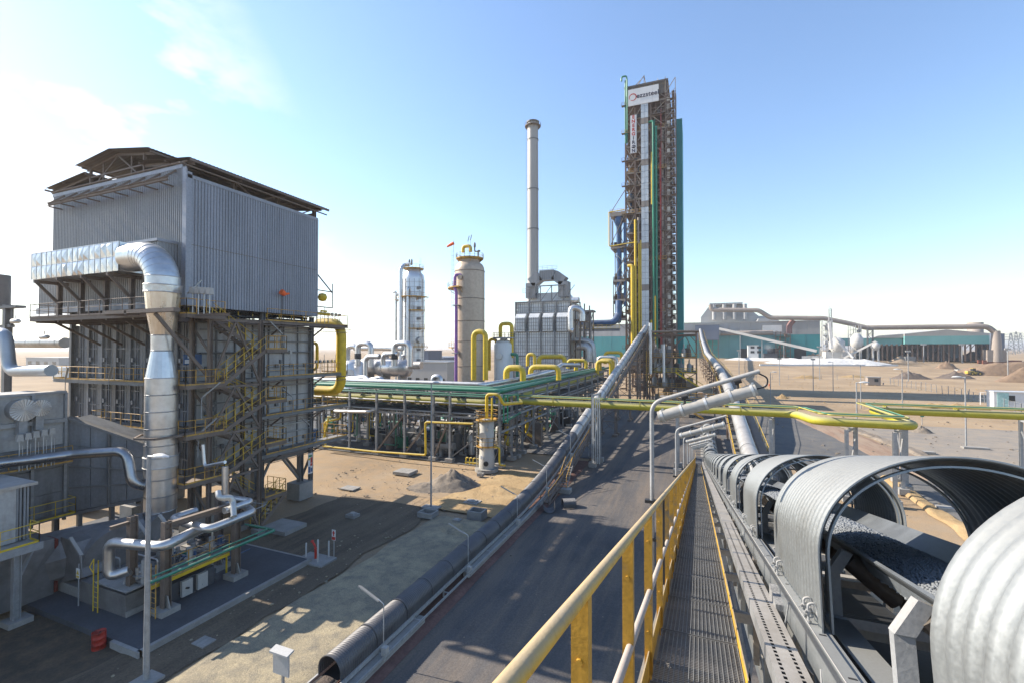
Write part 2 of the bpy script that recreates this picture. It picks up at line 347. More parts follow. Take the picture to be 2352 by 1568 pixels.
# ================================================================ ground
def lines(lo, hi, c0, c1, step, grow=1.18):
    v = []; t = c0
    while t <= c1: v.append(t); t += step
    s = step; t = c1
    while t < hi: s *= grow; t += s; v.append(min(t, hi))
    s = step; t = c0; w = []
    while t > lo: s *= grow; t -= s; w.append(max(t, lo))
    return w[::-1]+v
def bumpz(x, y):
    n = noise.fractal(Vector((x*0.12, y*0.12, 0.3)), 1.0, 2.0, 4)
    far = 1.0 if (x > 24 or y > 62 or x < -16) else 0.25
    return 0.05*n*far
def sheet(name, mat, xs, ys, zf, label=None, kind='structure'):
    mb = MB(); nx, ny = len(xs), len(ys)
    vs = [(x, y, zf(x, y)) for y in ys for x in xs]
    mb.add(vs, [(j*nx+i, j*nx+i+1, (j+1)*nx+i+1, (j+1)*nx+i) for j in range(ny-1) for i in range(nx-1)], True)
    o = solo(mb, name, mat, kind=kind)
    if label: o['label'] = label
    return o
xs = lines(-9000, 12000, -70, 110, 1.5); ys = lines(-3000, 16000, 0, 120, 1.5)
def far_relief(x, y):
    f = -x*SN+y*CS
    return 0 if f < 600 else min(1, (f-600)/1500)*6*noise.noise(Vector((x*0.0015, y*0.0015, 0)))
sheet('ground', sandm, xs, ys, lambda x, y: gz(x, y)+bumpz(x, y)-0.12+far_relief(x, y), 'sandy works ground stretching to the desert horizon')
# desert hills on the horizon
def hills(name, d, px0, px1, hpx, seed):
    n = 140; mb = MB(); fr = []; 
    for i in range(n+1):
        px = px0+(px1-px0)*i/n; r = ray(px, 800); v = Vector((r[0], r[1], 0)).normalized()
        depth = 1/ (max(0.2, v.dot(Vector((-SN, CS, 0)))))
        hh = hpx/FPX*d*(0.55+0.45*noise.fractal(Vector((px*0.004, seed, 0)), 1, 2, 5)+0.25*sin(px*0.004+seed))
        for k, t in ((0, 0), (0.12, 0.55), (0.3, 1.0), (0.8, 0.8), (1, 0)):
            p = v*(d*depth+k*d*0.25); fr.append((p.x, p.y, 4+max(0, hh)*t*(1+0.1*noise.noise(Vector((px*0.02, k*3, seed))))))
    mb.add(fr, [(i*5+k, (i+1)*5+k, (i+1)*5+k+1, i*5+k+1) for i in range(n) for k in range(4)], True)
    o = solo(mb, name, farsand, kind='structure')
hills('desert_hills', 6500, -700, 1500, 17, 1.3)
hills('desert_hills', 5200, 1500, 3200, 22, 4.1)
# yard surfaces
def ln(a, b, s): n = max(1, int((b-a)/s)); return [a+(b-a)*i/n for i in range(n+1)]
def wob(x, y, s=0.1, a=0.5): return a*noise.noise(Vector((x*s, y*s, 7.7)))
def strip(name, mat, y0, y1, xl, xr, z, label, step=1.2, dome=0.0, edge=0.35):
    mb = MB(); yy = ln(y0, y1, step); nx = 14; vs = []
    for y in yy:
        a = xl(y)+wob(0, y, 0.35, edge); b = xr(y)+wob(9, y, 0.35, edge)
        for i in range(nx+1):
            t = i/nx; x = a+(b-a)*t; e = min(1, min(t, 1-t)*6)
            vs.append((x, y, z-0.10+0.10*e+dome*e*(0.6+0.8*noise.fractal(Vector((x*0.5, y*0.4, 3)), 1, 2, 3))+0.015*noise.noise(Vector((x*1.3, y*1.3, 1)))))
    n = nx+1
    mb.add(vs, [(j*n+i, j*n+i+1, (j+1)*n+i+1, (j+1)*n+i) for j in range(len(yy)-1) for i in range(nx)], True)
    return solo(mb, name, mat, label=label, kind='structure')
strip('road', roadm, -6, 150, lambda y: -13.7, lambda y: 3.5, 0.05, 'dark ore dusted road between the two conveyors')
strip('yard', yardm, 66, 138, lambda y: 3.4, lambda y: max(9, 27-0.10*(y-40)), 0.03, 'grey yard of spilled ore fines right of the gallery')
strip('paving', yardm, 62, 135, lambda y: -32, lambda y: -13.6, 0.02, 'grey dusted paving under the pipe rack')
strip('paving', yardm, 52.6, 100, lambda y: -85, lambda y: -24, 0.035, 'paving darkened for shade beneath the long pipe rack', step=3)  # paving tone also paints the shade beneath the rack
strip('gravel_bed', gravelm, -3, 35.5, lambda y: -22.6+0.02*y, lambda y: -15.9, 0.10, 'pale gravel strip beside the ground level conveyor', dome=0.06)
strip('soil', orem, 8, 60, lambda y: -15.9, lambda y: -13.3, 0.08, 'reddish ore spill under the ground level conveyor', dome=0.03, edge=0.1)
strip('soil', shadesoil, -2, 37.0, lambda y: -27 if y < 24 else -34, lambda y: -22.5, 0.04, 'brown dusted soil darkened for shade between the concrete pad and the gravel', edge=0.8)  # soil colour holds ore dust plus painted shade of the furnace building
strip('track', yardm, 12, 66, lambda y: 20.9, lambda y: 26.5, 0.03, 'dark grey track beyond the sand berm')
strip('sand_berm', sandbump, 30, 66, lambda y: 19.5, lambda y: 21.1, 0.06, 'crumbly sand berm along the dark grey track', dome=0.28, edge=0.3)
strip('dirt_track', ground_mat('tan_track', (0.24, 0.185, 0.14), (0.30, 0.225, 0.165), (0.19, 0.11, 0.075), 0.1, 1.0, 0.6, tracks=True), 20, 118, lambda y: 27-0.10*(y-40)-0.6, lambda y: 33.5-0.13*(y-40), 0.04, 'tan vehicle track curving past the grey yard')
strip('sand_bank', sandbump, 37, 52, lambda y: -24.5+0.15*(y-37), lambda y: -16.2, 0.02, 'orange sandy ground beside the rubble heap', dome=0.06)
strip('gravel_verge', heapm, 20, 112, lambda y: 33.8-0.13*(y-40), lambda y: 35.6-0.13*(y-40), 0.05, 'ridge of loose gravel along the dirt track', dome=0.35)
strip('yard', ground_mat('grey_tan_lot', (0.18, 0.165, 0.15), (0.24, 0.215, 0.185), (0.28, 0.23, 0.175), 0.05, 0.4, 0.6), 20, 112, lambda y: 35.7-0.13*(y-40), lambda y: 95, 0.03, 'open grey lot right of the dirt track')
def heap(name, mat, c, rx, ry, h, label, cat='heap', group=None, seed=0, kind=None, n=34, rough=0.35, flat=0.0):
    mb = MB(); vs = []; m = 14
    for i in range(m+1):
        t = i/m
        for j in range(n):
            a = 2*pi*j/n; rr = t*(1+0.22*noise.noise(Vector((cos(a)*1.5, sin(a)*1.5, seed))))
            x = rx*rr*cos(a); y = ry*rr*sin(a)
            pr = max(0, 1-max(0, (t-flat)/(1-flat)))
            z = h*pr**0.95*(1+rough*noise.fractal(Vector((x*1.6/max(rx, ry)*3, y*1.6/max(rx, ry)*3, seed+3)), 1, 2, 4))
            vs.append((c[0]+x, c[1]+y, c[2]+z-0.15*t))
    mb.add(vs, [(i*n+j, (i+1)*n+j, (i+1)*n+(j+1) % n, i*n+(j+1) % n) for i in range(m) for j in range(n)], True)
    return solo(mb, name, mat, label, cat, group, kind)

# ================================================================ foreground gallery with its belt conveyor
SL = 0.212; AL = math.atan(SL)
def zw(y):
    if y < 52: return 13.46-SL*y
    t = min(y-52, 14); z = 13.46-SL*52-SL*t+SL*t*t/28; return z
def sl(y): return 0 if y > 66 else (SL if y < 52 else SL*(1-(y-52)/14))
YEND = 84.0
gal = thing('conveyor_gallery', 'long sloping conveyor gallery with silver arched covers and yellow handrail in the foreground', 'conveyor', (0, 57, 0))
def along(y0, y1, step=2.0, dz=0.0, X=0.0):
    ks = ln(y0, min(52, y1), 52) if y0 < 52 else [y0]
    if y1 > 52: ks += ln(max(52, y0), y1, 2.0)[1:]
    return [V(X, y, zw(y)+dz) for y in ks]
def bars(mb, pts, w, h):
    for a, b in zip(pts[:-1], pts[1:]): mb.beam(a, b, w, h)
    return mb
# grating panels
gp = MB(); L = 0.99
for i in range(19): gp.box((-0.30+i*0.0322, 0.004, -0.03), (-0.30+i*0.0322+0.0045, L-0.004, 0))
for j in range(36): gp.box((-0.30, j*0.0275+0.012, -0.012), (0.284, j*0.0275+0.016, -0.006))
gp.box((-0.31, 0, -0.034), (0.288, 0.005, 0.002)); gp.box((-0.31, L-0.005, -0.034), (0.288, L, 0.002))
gmesh = mesh(gp, M('dusty_walkway_grating', (0.15, 0.155, 0.16), 0.5, 0.4, 0.25, 3, bump=0.05, dust=0.4, dcol=(0.27, 0.26, 0.24)), V(0, 0, 0))
for i in range(58):
    y = 0.2+i*1.0; inst(gmesh, 'grating_panel', gal, (0, y, zw(y)), (-math.atan(sl(y)), 0, 0))
# clips
# railing
for nm, dz, r, mt in (('top_rail', 1.10, 0.0215, yrail), ('mid_rail', 0.56, 0.019, M('bare_worn_rail', (0.36, 0.30, 0.26), 0.5, 0.1, 0.2, 4, bump=0.08, dust=0.6, dcol=(0.42, 0.36, 0.30)))):
    m = MB(); m.tube(along(-0.3, 60, 2, dz, -0.318), r, 14); part(m, nm, mt, gal)
m = MB(); bars(m, along(-0.3, 58, 2, 0.07, -0.325), 0.008, 0.16); part(m, 'toe_board', yrail, gal)
m = MB(); bars(m, along(-0.3, 58, 2, 0.03, 0.295), 0.008, 0.10); part(m, 'toe_board', yrail, gal)
pm = MB(); pm.box((-0.026, -0.004, -0.10), (0.026, 0.004, 1.09)); pm.box((0.021, 0.0045, -0.10), (0.026, 0.045, 1.09))
for z in (0.9, 0.28): pm.lathe((0, 0, 0), [(0, 0)], 3) if False else pm.tube([V(0, -0.012, z), V(0, -0.004, z)], 0.011, 8)
pmesh = mesh(pm, M('yellow_post_paint', (0.36, 0.20, 0.025), 0.5, 0.0, 0.2, 5, second=(0.13, 0.12, 0.095), sw=0.45, bump=0.1, bs=50), V(0, 0, 0))
y = 0.35
while y < 58:
    inst(pmesh, 'post', gal, (-0.328, y, zw(y))); y += 0.985
# side channels and stringers
m = MB(); bars(m, along(-0.3, 58, 2, -0.12, -0.36), 0.06, 0.18); part(m, 'side_channel', steel, gal)
m = MB()
for X in (0.69, 2.17):
    bars(m, along(-0.3, YEND, 2, 0.535, X-0.02), 0.10, 0.012); bars(m, along(-0.3, YEND, 2, 0.42, X-0.065), 0.008, 0.22)
    bars(m, along(-0.3, YEND, 2, -0.95, X), 0.12, 0.12)
part(m, 'stringer', hoodm, gal)
m = MB(); bars(m, along(-0.3, YEND, 2, 0.49, 0.86), 0.16, 0.006); part(m, 'inner_ledge', hoodm, gal)
m = MB(); bars(m, along(-0.3, YEND, 2, -0.30, 1.43), 1.30, 0.008); part(m, 'deck_plate', hoodm, gal)
m = MB()
for i in range(150):
    y = -0.2+i*0.56
    if y < 14: m.beam((0.665, y, zw(y)+0.5425), (0.665, y+0.014, zw(y+0.014)+0.5425), 0.035, 0.003) 
part(m, 'slot_marks', dark, gal, kind='stuff')
# truss posts and diagonals
lat = MB(); lat2 = MB()
k = 0; y = 0.3
while y < YEND:
    z = zw(y)
    if z-0.95 < -0.2: z = 0.75
    for X in (0.655, 2.20):
        lat.box((X-0.035, y, z-0.95), (X-0.028, y+0.09, z+0.42)); lat.box((X-0.028, y, z-0.95), (X+0.04, y+0.008, z+0.42))
    z2 = zw(min(y+1.7, YEND)); 
    for X in (0.66, 2.2): lat2.beam((X, y, z-0.92 if k % 2 else z+0.4), (X, y+1.7, z2+0.4 if k % 2 else z2-0.92), 0.06, 0.012)
    lat2.beam((-0.34, y, z-0.14), (0.66, y, z-0.14), 0.06, 0.10); lat2.beam((0.66, y, z-0.93), (2.2, y, z-0.93), 0.08, 0.08)
    lat2.beam((0.7, y+0.3, z+0.30), (2.15, y+0.3, z+0.30), 0.07, 0.07)
    y += 1.7; k += 1
part(lat, 'truss_posts', hoodm, gal, kind='stuff'); part(lat2, 'truss_braces', steelm, gal, kind='stuff')
# cable tray with a perforated lid
tm = MB(); bars(tm, along(-0.3, 58, 2, 0.30, 0.40), 0.02, 0.10); bars(tm, along(-0.3, 58, 2, 0.30, 0.56), 0.02, 0.10)
bars(tm, along(9, 58, 2, 0.352, 0.48), 0.18, 0.004)
yy = -0.2
while yy < 9.0:
    for a, b in ((0.39, 0.425), (0.445, 0.515), (0.535, 0.57)): tm.beam((a/2+b/2, yy, zw(yy)+0.352), (a/2+b/2, yy+0.06, zw(yy+0.06)+0.352), b-a, 0.003)
    for a, b in ((0.425, 0.445), (0.515, 0.535)): tm.beam((a/2+b/2, yy, zw(yy)+0.352), (a/2+b/2, yy+0.022, zw(yy+0.022)+0.352), b-a, 0.003)
    yy += 0.06
part(tm, 'cable_tray', M('weathered_tray', (0.25, 0.255, 0.26), .5, .5, .3, 3, bump=.05, dust=.4), gal)
m = MB(); bars(m, along(-0.3, 58, 2, 0.29, 0.48), 0.13, 0.05); part(m, 'cables', black, gal)
m = MB()
m.tube(along(-0.3, 58, 2, 0.62, 0.575), 0.004, 5); m.tube(along(-0.3, 58, 2, 0.20, 0.60), 0.005, 5)
for y0 in (2.5, 3.9, 7.3, 10.7):
    z = zw(y0); m.tube(fil([V(0.61, y0, z+0.5), V(0.56, y0+0.05, z+0.1), V(0.60, y0+0.3, z-0.1), V(0.62, y0+0.5, z+0.3)], 0.15), 0.006, 6)
part(m, 'pull_cord', steelm, gal)
# the belt
def belt(mb, y0, y1, X, prof, zoff=0.54, step=1.0):
    pts = ln(y0, y1, step); vs = []; n = len(prof)
    for yy in pts: vs += [(X+p[0], yy, zw(yy)+zoff+p[1]) for p in prof]
    mb.add(vs, [(j*n+i, j*n+(i+1) % n, (j+1)*n+(i+1) % n, (j+1)*n+i) for j in range(len(pts)-1) for i in range(n)], False)
    return mb
bprof = [(-0.47, 0.44), (-0.46, 0.425), (-0.19, 0.20), (0.19, 0.20), (0.46, 0.425), (0.47, 0.44), (0.455, 0.45), (0.18, 0.216), (-0.18, 0.216), (-0.455, 0.45)]
part(belt(MB(), -0.3, YEND, 1.43, bprof), 'belt', beltm, gal)
part(belt(MB(), -0.3, YEND, 1.43, [(-0.45, -0.52), (0.45, -0.52), (0.45, -0.505), (-0.45, -0.505)]), 'return_belt', black, gal)
# idlers
idl = MB()
for s in (-1, 1):
    idl.box((s*0.56-0.04, -0.03, -0.06), (s*0.56+0.04, 0.03, 0.24))
    idl.add([(s*0.60, -0.04, 0.24), (s*0.52, -0.04, 0.24), (s*0.44, -0.04, 0.38), (s*0.50, -0.04, 0.40), (s*0.60, 0.04, 0.24), (s*0.52, 0.04, 0.24), (s*0.44, 0.04, 0.38), (s*0.50, 0.04, 0.40)],
            [(0, 1, 2, 3), (7, 6, 5, 4), (0, 4, 5, 1), (1, 5, 6, 2), (2, 6, 7, 3), (3, 7, 4, 0)])
idl.box((-0.62, -0.04, -0.09), (0.62, 0.04, -0.03)); idm = mesh(idl, steelm, V(0, 0, 0))
rol = MB()
rol.tube([V(-0.46, 0, 0.335), V(-0.20, 0, 0.12)], 0.065, 16, smooth=True); rol.tube([V(0.46, 0, 0.335), V(0.20, 0, 0.12)], 0.065, 16)
rol.tube([V(-0.18, 0, 0.13), V(0.18, 0, 0.13)], 0.065, 16); rom = mesh(rol, M('worn_roller', (0.05, 0.043, 0.04), 0.5, 0.3, 0.3, 6, dust=0.3), V(0, 0, 0))
y = 1.42
while y < YEND:
    a = -math.atan(sl(y)); f = inst(idm, 'idler_frame', gal, (1.43, y, zw(y)+0.54), (a, 0, 0))
    r_ = bpy.data.objects.new('roller', rom); COL.objects.link(r_); r_.parent = f; y += 1.19
# arched covers
def hood_mesh(Lh, a=0.75, b=0.65, foot=0.42, pitch=0.1, amp=0.012, nc=44, per=5, mat=hoodm, thick=0.008):
    mb = MB(); prof = [(-a, 0), (-a, foot*0.5), (-a, foot)]
    nrm = [(-1, 0)]*3
    for i in range(1, nc):
        t = pi*i/nc; prof.append((-a*cos(t), foot+b*sin(t))); nx_, nz_ = -cos(t)/a, sin(t)/b; l_ = math.hypot(nx_, nz_); nrm.append((nx_/l_, nz_/l_))
    prof += [(a, foot), (a, foot*0.5), (a, 0)]; nrm += [(1, 0)]*3
    ny = int(Lh/pitch*per); n = len(prof)
    for side, off in ((1, 0.0), (-1, -thick)):
        vs = []
        for j in range(ny+1):
            yy = Lh*j/ny; e = amp*cos(2*pi*yy/pitch)
            vs += [(p[0]+q[0]*(e+off), yy, p[1]+q[1]*(e+off)) for p, q in zip(prof, nrm)]
        fs = [(j*n+i, j*n+i+1, (j+1)*n+i+1, (j+1)*n+i) for j in range(ny) for i in range(n-1)]
        mb.add(vs, fs if side > 0 else [f[::-1] for f in fs], True)
    b0 = len(mb.v)//2
    for j in (0, ny): mb.f += [(j*n+i, b0+j*n+i, b0+j*n+i+1, j*n+i+1) for i in range(n-1)]; mb.sm += [False]*(n-1)
    return mb
hm = mesh(hood_mesh(1.84, amp=0.010), hoodm, V(0, 0, 0))
def hoop_mesh(a, b, foot, w, t, nc=40):
    mb = MB(); prof = [(-a, 0), (-a, foot)]+[(-a*cos(pi*i/nc), foot+b*sin(pi*i/nc)) for i in range(1, nc)]+[(a, foot), (a, 0)]
    for p, q in zip(prof[:-1], prof[1:]):
        mb.beam((p[0], 0, p[1]), (q[0], 0, q[1]), t, w, up=(0, 1, 0))
    return mb
hp = mesh(hoop_mesh(0.70, 0.60, 0.42, 0.055, 0.012), hoodm, V(0, 0, 0))
bolt = MB(); bolt.tube(fil([V(0, 0, -0.09), V(0, 0, 0.06), V(0.035, 0, 0.075), V(0.05, 0, 0.03), V(0.05, 0, -0.01)], 0.02), 0.0075, 8)
bolt.tube([V(0, 0, 0.005), V(0, 0, 0.025)], 0.017, 6); bolt.tube([V(0, 0, -0.045), V(0, 0, -0.03)], 0.017, 6)
bolt.tube([V(-0.03, -0.05, 0.02), V(0.03, 0.09, 0.02)], 0.007, 8); bom = mesh(bolt, steelm, V(0, 0, 0))
starts = [-0.02, 3.2, 6.44]; y = 9.8
while y < YEND-2: starts.append(y); y += 3.38
for i, y in enumerate(starts):
    a = -math.atan(sl(y+0.9)); h = inst(hm, 'arched_cover', gal, (1.43, y, zw(y)+0.54), (a, 0, 0))
    for t in (0.05, 1.79):
        o = bpy.data.objects.new('support_hoop', hp); COL.objects.link(o); o.parent = h; o.location = (0, t, 0)
    for t in ((0.15, 0.28, 1.4, 1.55) if i < 8 else (0.2, 1.5)):
        o = bpy.data.objects.new('hook_bolt', bom); COL.objects.link(o); o.parent = h; o.location = (-0.80, t, 0.05)
# pellets lying on the belt
rnd = random.Random(3); ico = [(0, 0, 1), (0.894, 0, 0.447), (0.276, 0.851, 0.447), (-0.724, 0.526, 0.447), (-0.724, -0.526, 0.447), (0.276, -0.851, 0.447),
       (0.724, 0.526, -0.447), (-0.276, 0.851, -0.447), (-0.894, 0, -0.447), (-0.276, -0.851, -0.447), (0.724, -0.526, -0.447)]
icf = [(0, 1, 2), (0, 2, 3), (0, 3, 4), (0, 4, 5), (0, 5, 1), (1, 6, 2), (2, 7, 3), (3, 8, 4), (4, 9, 5), (5, 10, 1), (6, 7, 2), (7, 8, 3), (8, 9, 4), (9, 10, 5), (10, 6, 1)]
pel = MB()
def pile(x): return 0.385-0.10*(abs(x)/0.34)**2*0.9
yy = 0.6
while yy < 15:
    st = 0.0165 if yy < 5.5 else 0.03; x = -0.35
    while x < 0.35:
        r_ = st*rnd.uniform(0.48, 0.72); px_ = x+rnd.uniform(-.3, .3)*st; py_ = yy+rnd.uniform(-.3, .3)*st
        z = zw(py_)+0.54+pile(px_)+rnd.uniform(-0.008, 0.010)
        pel.add([(1.43+px_+r_*v[0], py_+r_*v[1], z+r_*v[2]) for v in ico], icf, True)
        x += st
    yy += st
pelm = M('iron_ore_pellet', (0.13, 0.145, 0.16), 0.6, 0.1, 0.3, 60, bump=0.1, dust=0.3, dcol=(0.30, 0.31, 0.32))
ob = solo(belt(MB(), 0.5, YEND, 1.43, [(-0.40, 0.37), (-0.2, 0.24), (0.2, 0.24), (0.40, 0.37), (0.36, 0.29), (0.34, 0.285), (0.17, 0.355), (0, 0.378), (-0.17, 0.355), (-0.34, 0.285), (-0.36, 0.29)]), 'ore_bed', pelm, kind='stuff')
ob['label'] = 'grey ore load lying along the gallery belt'
o = solo(pel, 'ore_pellets', pelm, kind='stuff'); o['label'] = 'loose grey iron ore pellets heaped on the belt under the arches'
# switch box and dusty pulley housing beside the stringer
t = thing('pull_cord_switch', 'dust covered pull cord switch box bolted beside the nearest silver arch', 'switch', (0.61, 4.35, zw(4.35)))
m = MB(); z = zw(4.35); m.box((0.565, 4.2, z+0.02), (0.645, 4.55, z+0.42)); part(m, 'housing', M('dust_caked_grey', (0.20, 0.20, 0.20), 0.9, 0, 0.2, 8, bump=0.8, bs=40), t)
m = MB(); m.tube([V(0.53, 4.28, z+0.25), V(0.60, 4.28, z+0.25)], 0.05, 14); m.tube([V(0.50, 4.28, z+0.25), V(0.53, 4.28, z+0.25)], 0.02, 8); part(m, 'lever_hub', MATS['dust_caked_grey'], t)
gus = M('dust_stained_plate', (0.19, 0.165, 0.14), .7, .2, .3, 4, bump=.2, bs=30)
for i in range(8):
    y = 0.9+1.7*i; z = zw(y); m = MB(); m.box((0.585, y, z-.85), (0.593, y+.10, z+.36)); m.box((0.593, y, z-.85), (0.642, y+.008, z+.36)); part(m, 'post_angle', gus if i % 2 else hoodm, gal)
    m = MB(); m.prism([(y+.35, z-.5), (y+.9, z-.62), (y+.8, z+.1), (y+.5, z+.22)], 'x', 0.60, 0.608); part(m, 'gusset', gus, gal)
# gallery legs
for yb in (16, 33, 47, 56):
    m = MB()
    for X in (0.7, 2.15):
        m.ibeam((X, yb, 0.4), (X, yb, zw(yb)-1.0), 0.25, 0.25, 0.015); m.box((X-0.4, yb-0.4, 0), (X+0.4, yb+0.4, 0.45))
    m.beam((0.7, yb, 0.6), (2.15, yb, zw(yb)-1.1), 0.08); m.beam((2.15, yb, 0.6), (0.7, yb, zw(yb)-1.1), 0.08)
    part(m, 'trestle_legs', steel, gal)
m = MB(); m.box((0.3, 57, 0), (2.6, 86, 0.18)); part(m, 'foundation', conc, gal)
m = MB(); m.box((-0.4, 58, zw(58)-0.06), (0.4, 61.5, zw(58))); m.box((-1.3, 61.5, 0), (0.6, 66, 0.5)); part(m, 'end_platform', concd, gal)
# fluorescent lamps on the gallery rail
def gal_lamp(y, label, k):
    z = zw(y); X = -0.44; t = thing('walkway_lamp', label, 'lamp', (X, y, z+0.2), 'tube lamps along the gallery walkway')
    m = MB(); m.tube(fil([V(X, y, z+0.25), V(X, y, z+2.02), V(X+0.98, y, z+2.36)], 0.16, 8), 0.0215, 14); part(m, 'pole', steelm, t)
    m = MB(); m.box((X-0.07, y-0.03, z+1.00), (X+0.12, y+0.03, z+1.03)); m.box((X-0.07, y-0.03, z+0.62), (X+0.12, y+0.03, z+0.65)); m.box((X+0.06, y-0.02, z+0.2), (X+0.12, y+0.02, z+1.05)); part(m, 'clamp', black, t)
    a, b = V(X+0.07, y-0.02, z+1.88), V(X+0.95, y-0.02, z+2.19); m = MB(); m.tube([a, b], 0.056, 16); d = (b-a).normalized()
    lm = part(m, 'lamp_tube', refr, t)
    for q in (0.04, 0.25, 0.5, 0.75, 0.96):
        m = MB(); c = a+(b-a)*q; m.tube([c-d*0.012, c+d*0.012], 0.062, 16); m.box((c.x-0.01, c.y-0.02, c.z+0.05), (c.x+0.01, c.y+0.02, c.z+0.075)); part(m, 'band', galv, lm)
    m = MB()
    for q in (0.28, 0.82):
        c = a+(b-a)*q; m.tube([c, c+V(-0.0, 0, 0.14)], 0.012, 8); m.tube([c+V(-0.03, 0, 0.12), c+V(0.03, 0, 0.14)], 0.027, 8)
    m.tube(fil([V(X+0.97, y, z+2.34), V(X+1.05, y, z+2.30), V(X+1.04, y, z+2.22), V(X+0.95, y, z+2.19)], 0.05), 0.007, 6); part(m, 'hanger', dark, t)
names = ['large tube lamp on bent pole clamped to the nearest handrail', 'second tube lamp from the camera above the gallery walkway', 'third tube lamp from the camera above the gallery walkway', 'fourth tube lamp from the camera above the gallery walkway', 'fifth tube lamp from the camera above the gallery walkway', 'sixth tube lamp from the camera above the gallery walkway', 'seventh tube lamp from the camera above the gallery walkway', 'last small tube lamp at the low end of the gallery']
for k, nm in enumerate(names): gal_lamp(4.87+5.5*k, nm, k)

# ================================================================ ground level tube conveyor (left)
TX = -14.9
def zt(y):
    if y < 34: return 0.70
    t = y-34; return 0.70+0.2*t*t/36 if t < 18 else 0.70+1.8+0.2*(t-18)
def st(y): return 0 if y < 34 else 0.2*min(1, (y-34)/18)
tub = thing('covered_conveyor', 'ribbed grey covered conveyor running along the road then climbing to the tower', 'conveyor', (TX, 20, 0))
tmesh = mesh(hood_mesh(2.46, 0.60, 0.60, 0.32, 0.125, 0.017, 26, 6, tubem, 0.012), tubem, V(0, 0, 0))
tsm = MB(); 
tmesh2 = mesh(hood_mesh(3.2, 0.60, 0.60, 0.32, 0.4, 0.004, 20, 2, tubem, 0.012), alud, V(0, 0, 0))
ring = mesh(hoop_mesh(0.625, 0.625, 0.32, 0.09, 0.02, 24), tubem, V(0, 0, 0))
y = 15.5; i = 0
while y < 144:
    if 31.0 < y < 32.6 and i: y = 32.6; 
    far = y > 55; Ls = 3.2 if far else 2.46
    o = inst(tmesh2 if far else tmesh, 'cover_section', tub, (TX, y, zt(y)), (math.atan((zt(y+Ls)-zt(y))/Ls), 0, 0))
    r_ = bpy.data.objects.new('joint_band', ring); COL.objects.link(r_); r_.parent = o; r_.location = (0, 0.05, 0)
    y += Ls-0.02; i += 1
    if 29 < y < 32.5 and y > 30.2 and i == 6: y += 0.9
m = MB(); ks = ln(9, 34, 5)+ln(34, 52, 2)[1:]+[145]
def tl(dx, dz, w, h): bars(m, [V(TX+dx, k, zt(k)+dz) for k in ks], w, h)
tl(-0.66, -0.1, 0.08, 0.2); tl(0.66, -0.1, 0.08, 0.2); part(m, 'stringer', galv, tub)
m = MB(); tl(0, -0.02, 0.9, 0.03); part(m, 'belt', black, tub)
m = MB(); tl(1.05, -0.32, 0.05, 0.14); part(m, 'side_rail', galv, tub)
m = MB(); 
for i in range(10):
    y = 9+i*3
    for dx in (-0.66, 0.66): m.box((TX+dx-0.04, y-0.04, 0.05), (TX+dx+0.04, y+0.04, zt(y)-0.1))
    m.beam((TX+0.66, y, zt(y)-0.3), (TX+1.08, y, zt(y)-0.3), 0.06)
part(m, 'legs', galv, tub)
# truss with walkway under the climbing part
tr = MB(); yr = MB(); k = 0; y = 42
while y < 143:
    z0, z1 = zt(y), zt(y+2.5)
    for dx in (-0.7, 0.75, 1.55):
        tr.beam((TX+dx, y, z0-0.2), (TX+dx, y+2.5, z1-0.2), 0.10); tr.beam((TX+dx, y, z0-1.1), (TX+dx, y+2.5, z1-1.1), 0.10)
        tr.beam((TX+dx, y, z0-0.2), (TX+dx, y, z0-1.1), 0.06); tr.beam((TX+dx, y, z0-(0.2 if k % 2 else 1.1)), (TX+dx, y+2.5, z1-(1.1 if k % 2 else 0.2)), 0.06)
    tr.beam((TX-0.7, y, z0-1.1), (TX+1.55, y, z0-1.1), 0.07)
    tr.beam((TX+1.15, y, z0-0.85), (TX+1.15, y+2.5, z1-0.85), 0.75, 0.03)
    yr.beam((TX+1.55, y, z0-0.85), (TX+1.55, y, z0+0.25), 0.05); yr.tube([V(TX+1.55, y, z0+0.25), V(TX+1.55, y+2.5, z1+0.25)], 0.022, 6, False); yr.tube([V(TX+1.55, y, z0-0.3), V(TX+1.55, y+2.5, z1-0.3)], 0.018, 6, False)
    y += 2.5; k += 1
part(tr, 'truss', brown, tub); part(yr, 'handrail', yst, tub)
for yb in (62, 80, 98, 116, 132):
    m = MB()
    zt_ = zt(yb)-1.1
    for dx in (-0.9, 1.7):
        for dy in (-1.0, 1.0):
            m.beam((TX+dx, yb+dy, 0), (TX+dx, yb+dy*0.5, zt_), 0.2); m.box((TX+dx-0.4, yb+dy-0.4, 0), (TX+dx+0.4, yb+dy+0.4, 0.4))
    z = 0.5; s = 1
    while z < zt_-1.5:
        m.beam((TX-0.9, yb-1, z), (TX+1.7, yb-1, z+2), 0.08); m.beam((TX-0.9, yb+1, z+2), (TX+1.7, yb+1, z), 0.08); m.beam((TX-0.9, yb-1, z+2), (TX+1.7, yb-1, z+2), 0.1)
        m.beam((TX+1.7, yb-1, z), (TX+1.7, yb+1, z+2), 0.08); z += 2
    part(m, 'trestle', brown, tub); m = MB()
t = thing('access_stair', 'short yellow stair on a concrete block under the climbing covered conveyor', 'stair', (-12.9, 48.5, 0))
m = MB(); m.box((-13.9, 45.9, 0), (-12.3, 46.8, 0.45)); part(m, 'plinth', conc, t)
m = MB()
for X in (-13.6, -12.8): m.beam((X, 46.5, 0.45), (X, 49.0, 2.1), 0.06, 0.2)
for i in range(8): m.box((-13.6, 46.6+i*0.3, 0.6+i*0.2), (-12.8, 46.85+i*0.3, 0.63+i*0.2))
part(m, 'steps', steel, t)
m = MB()
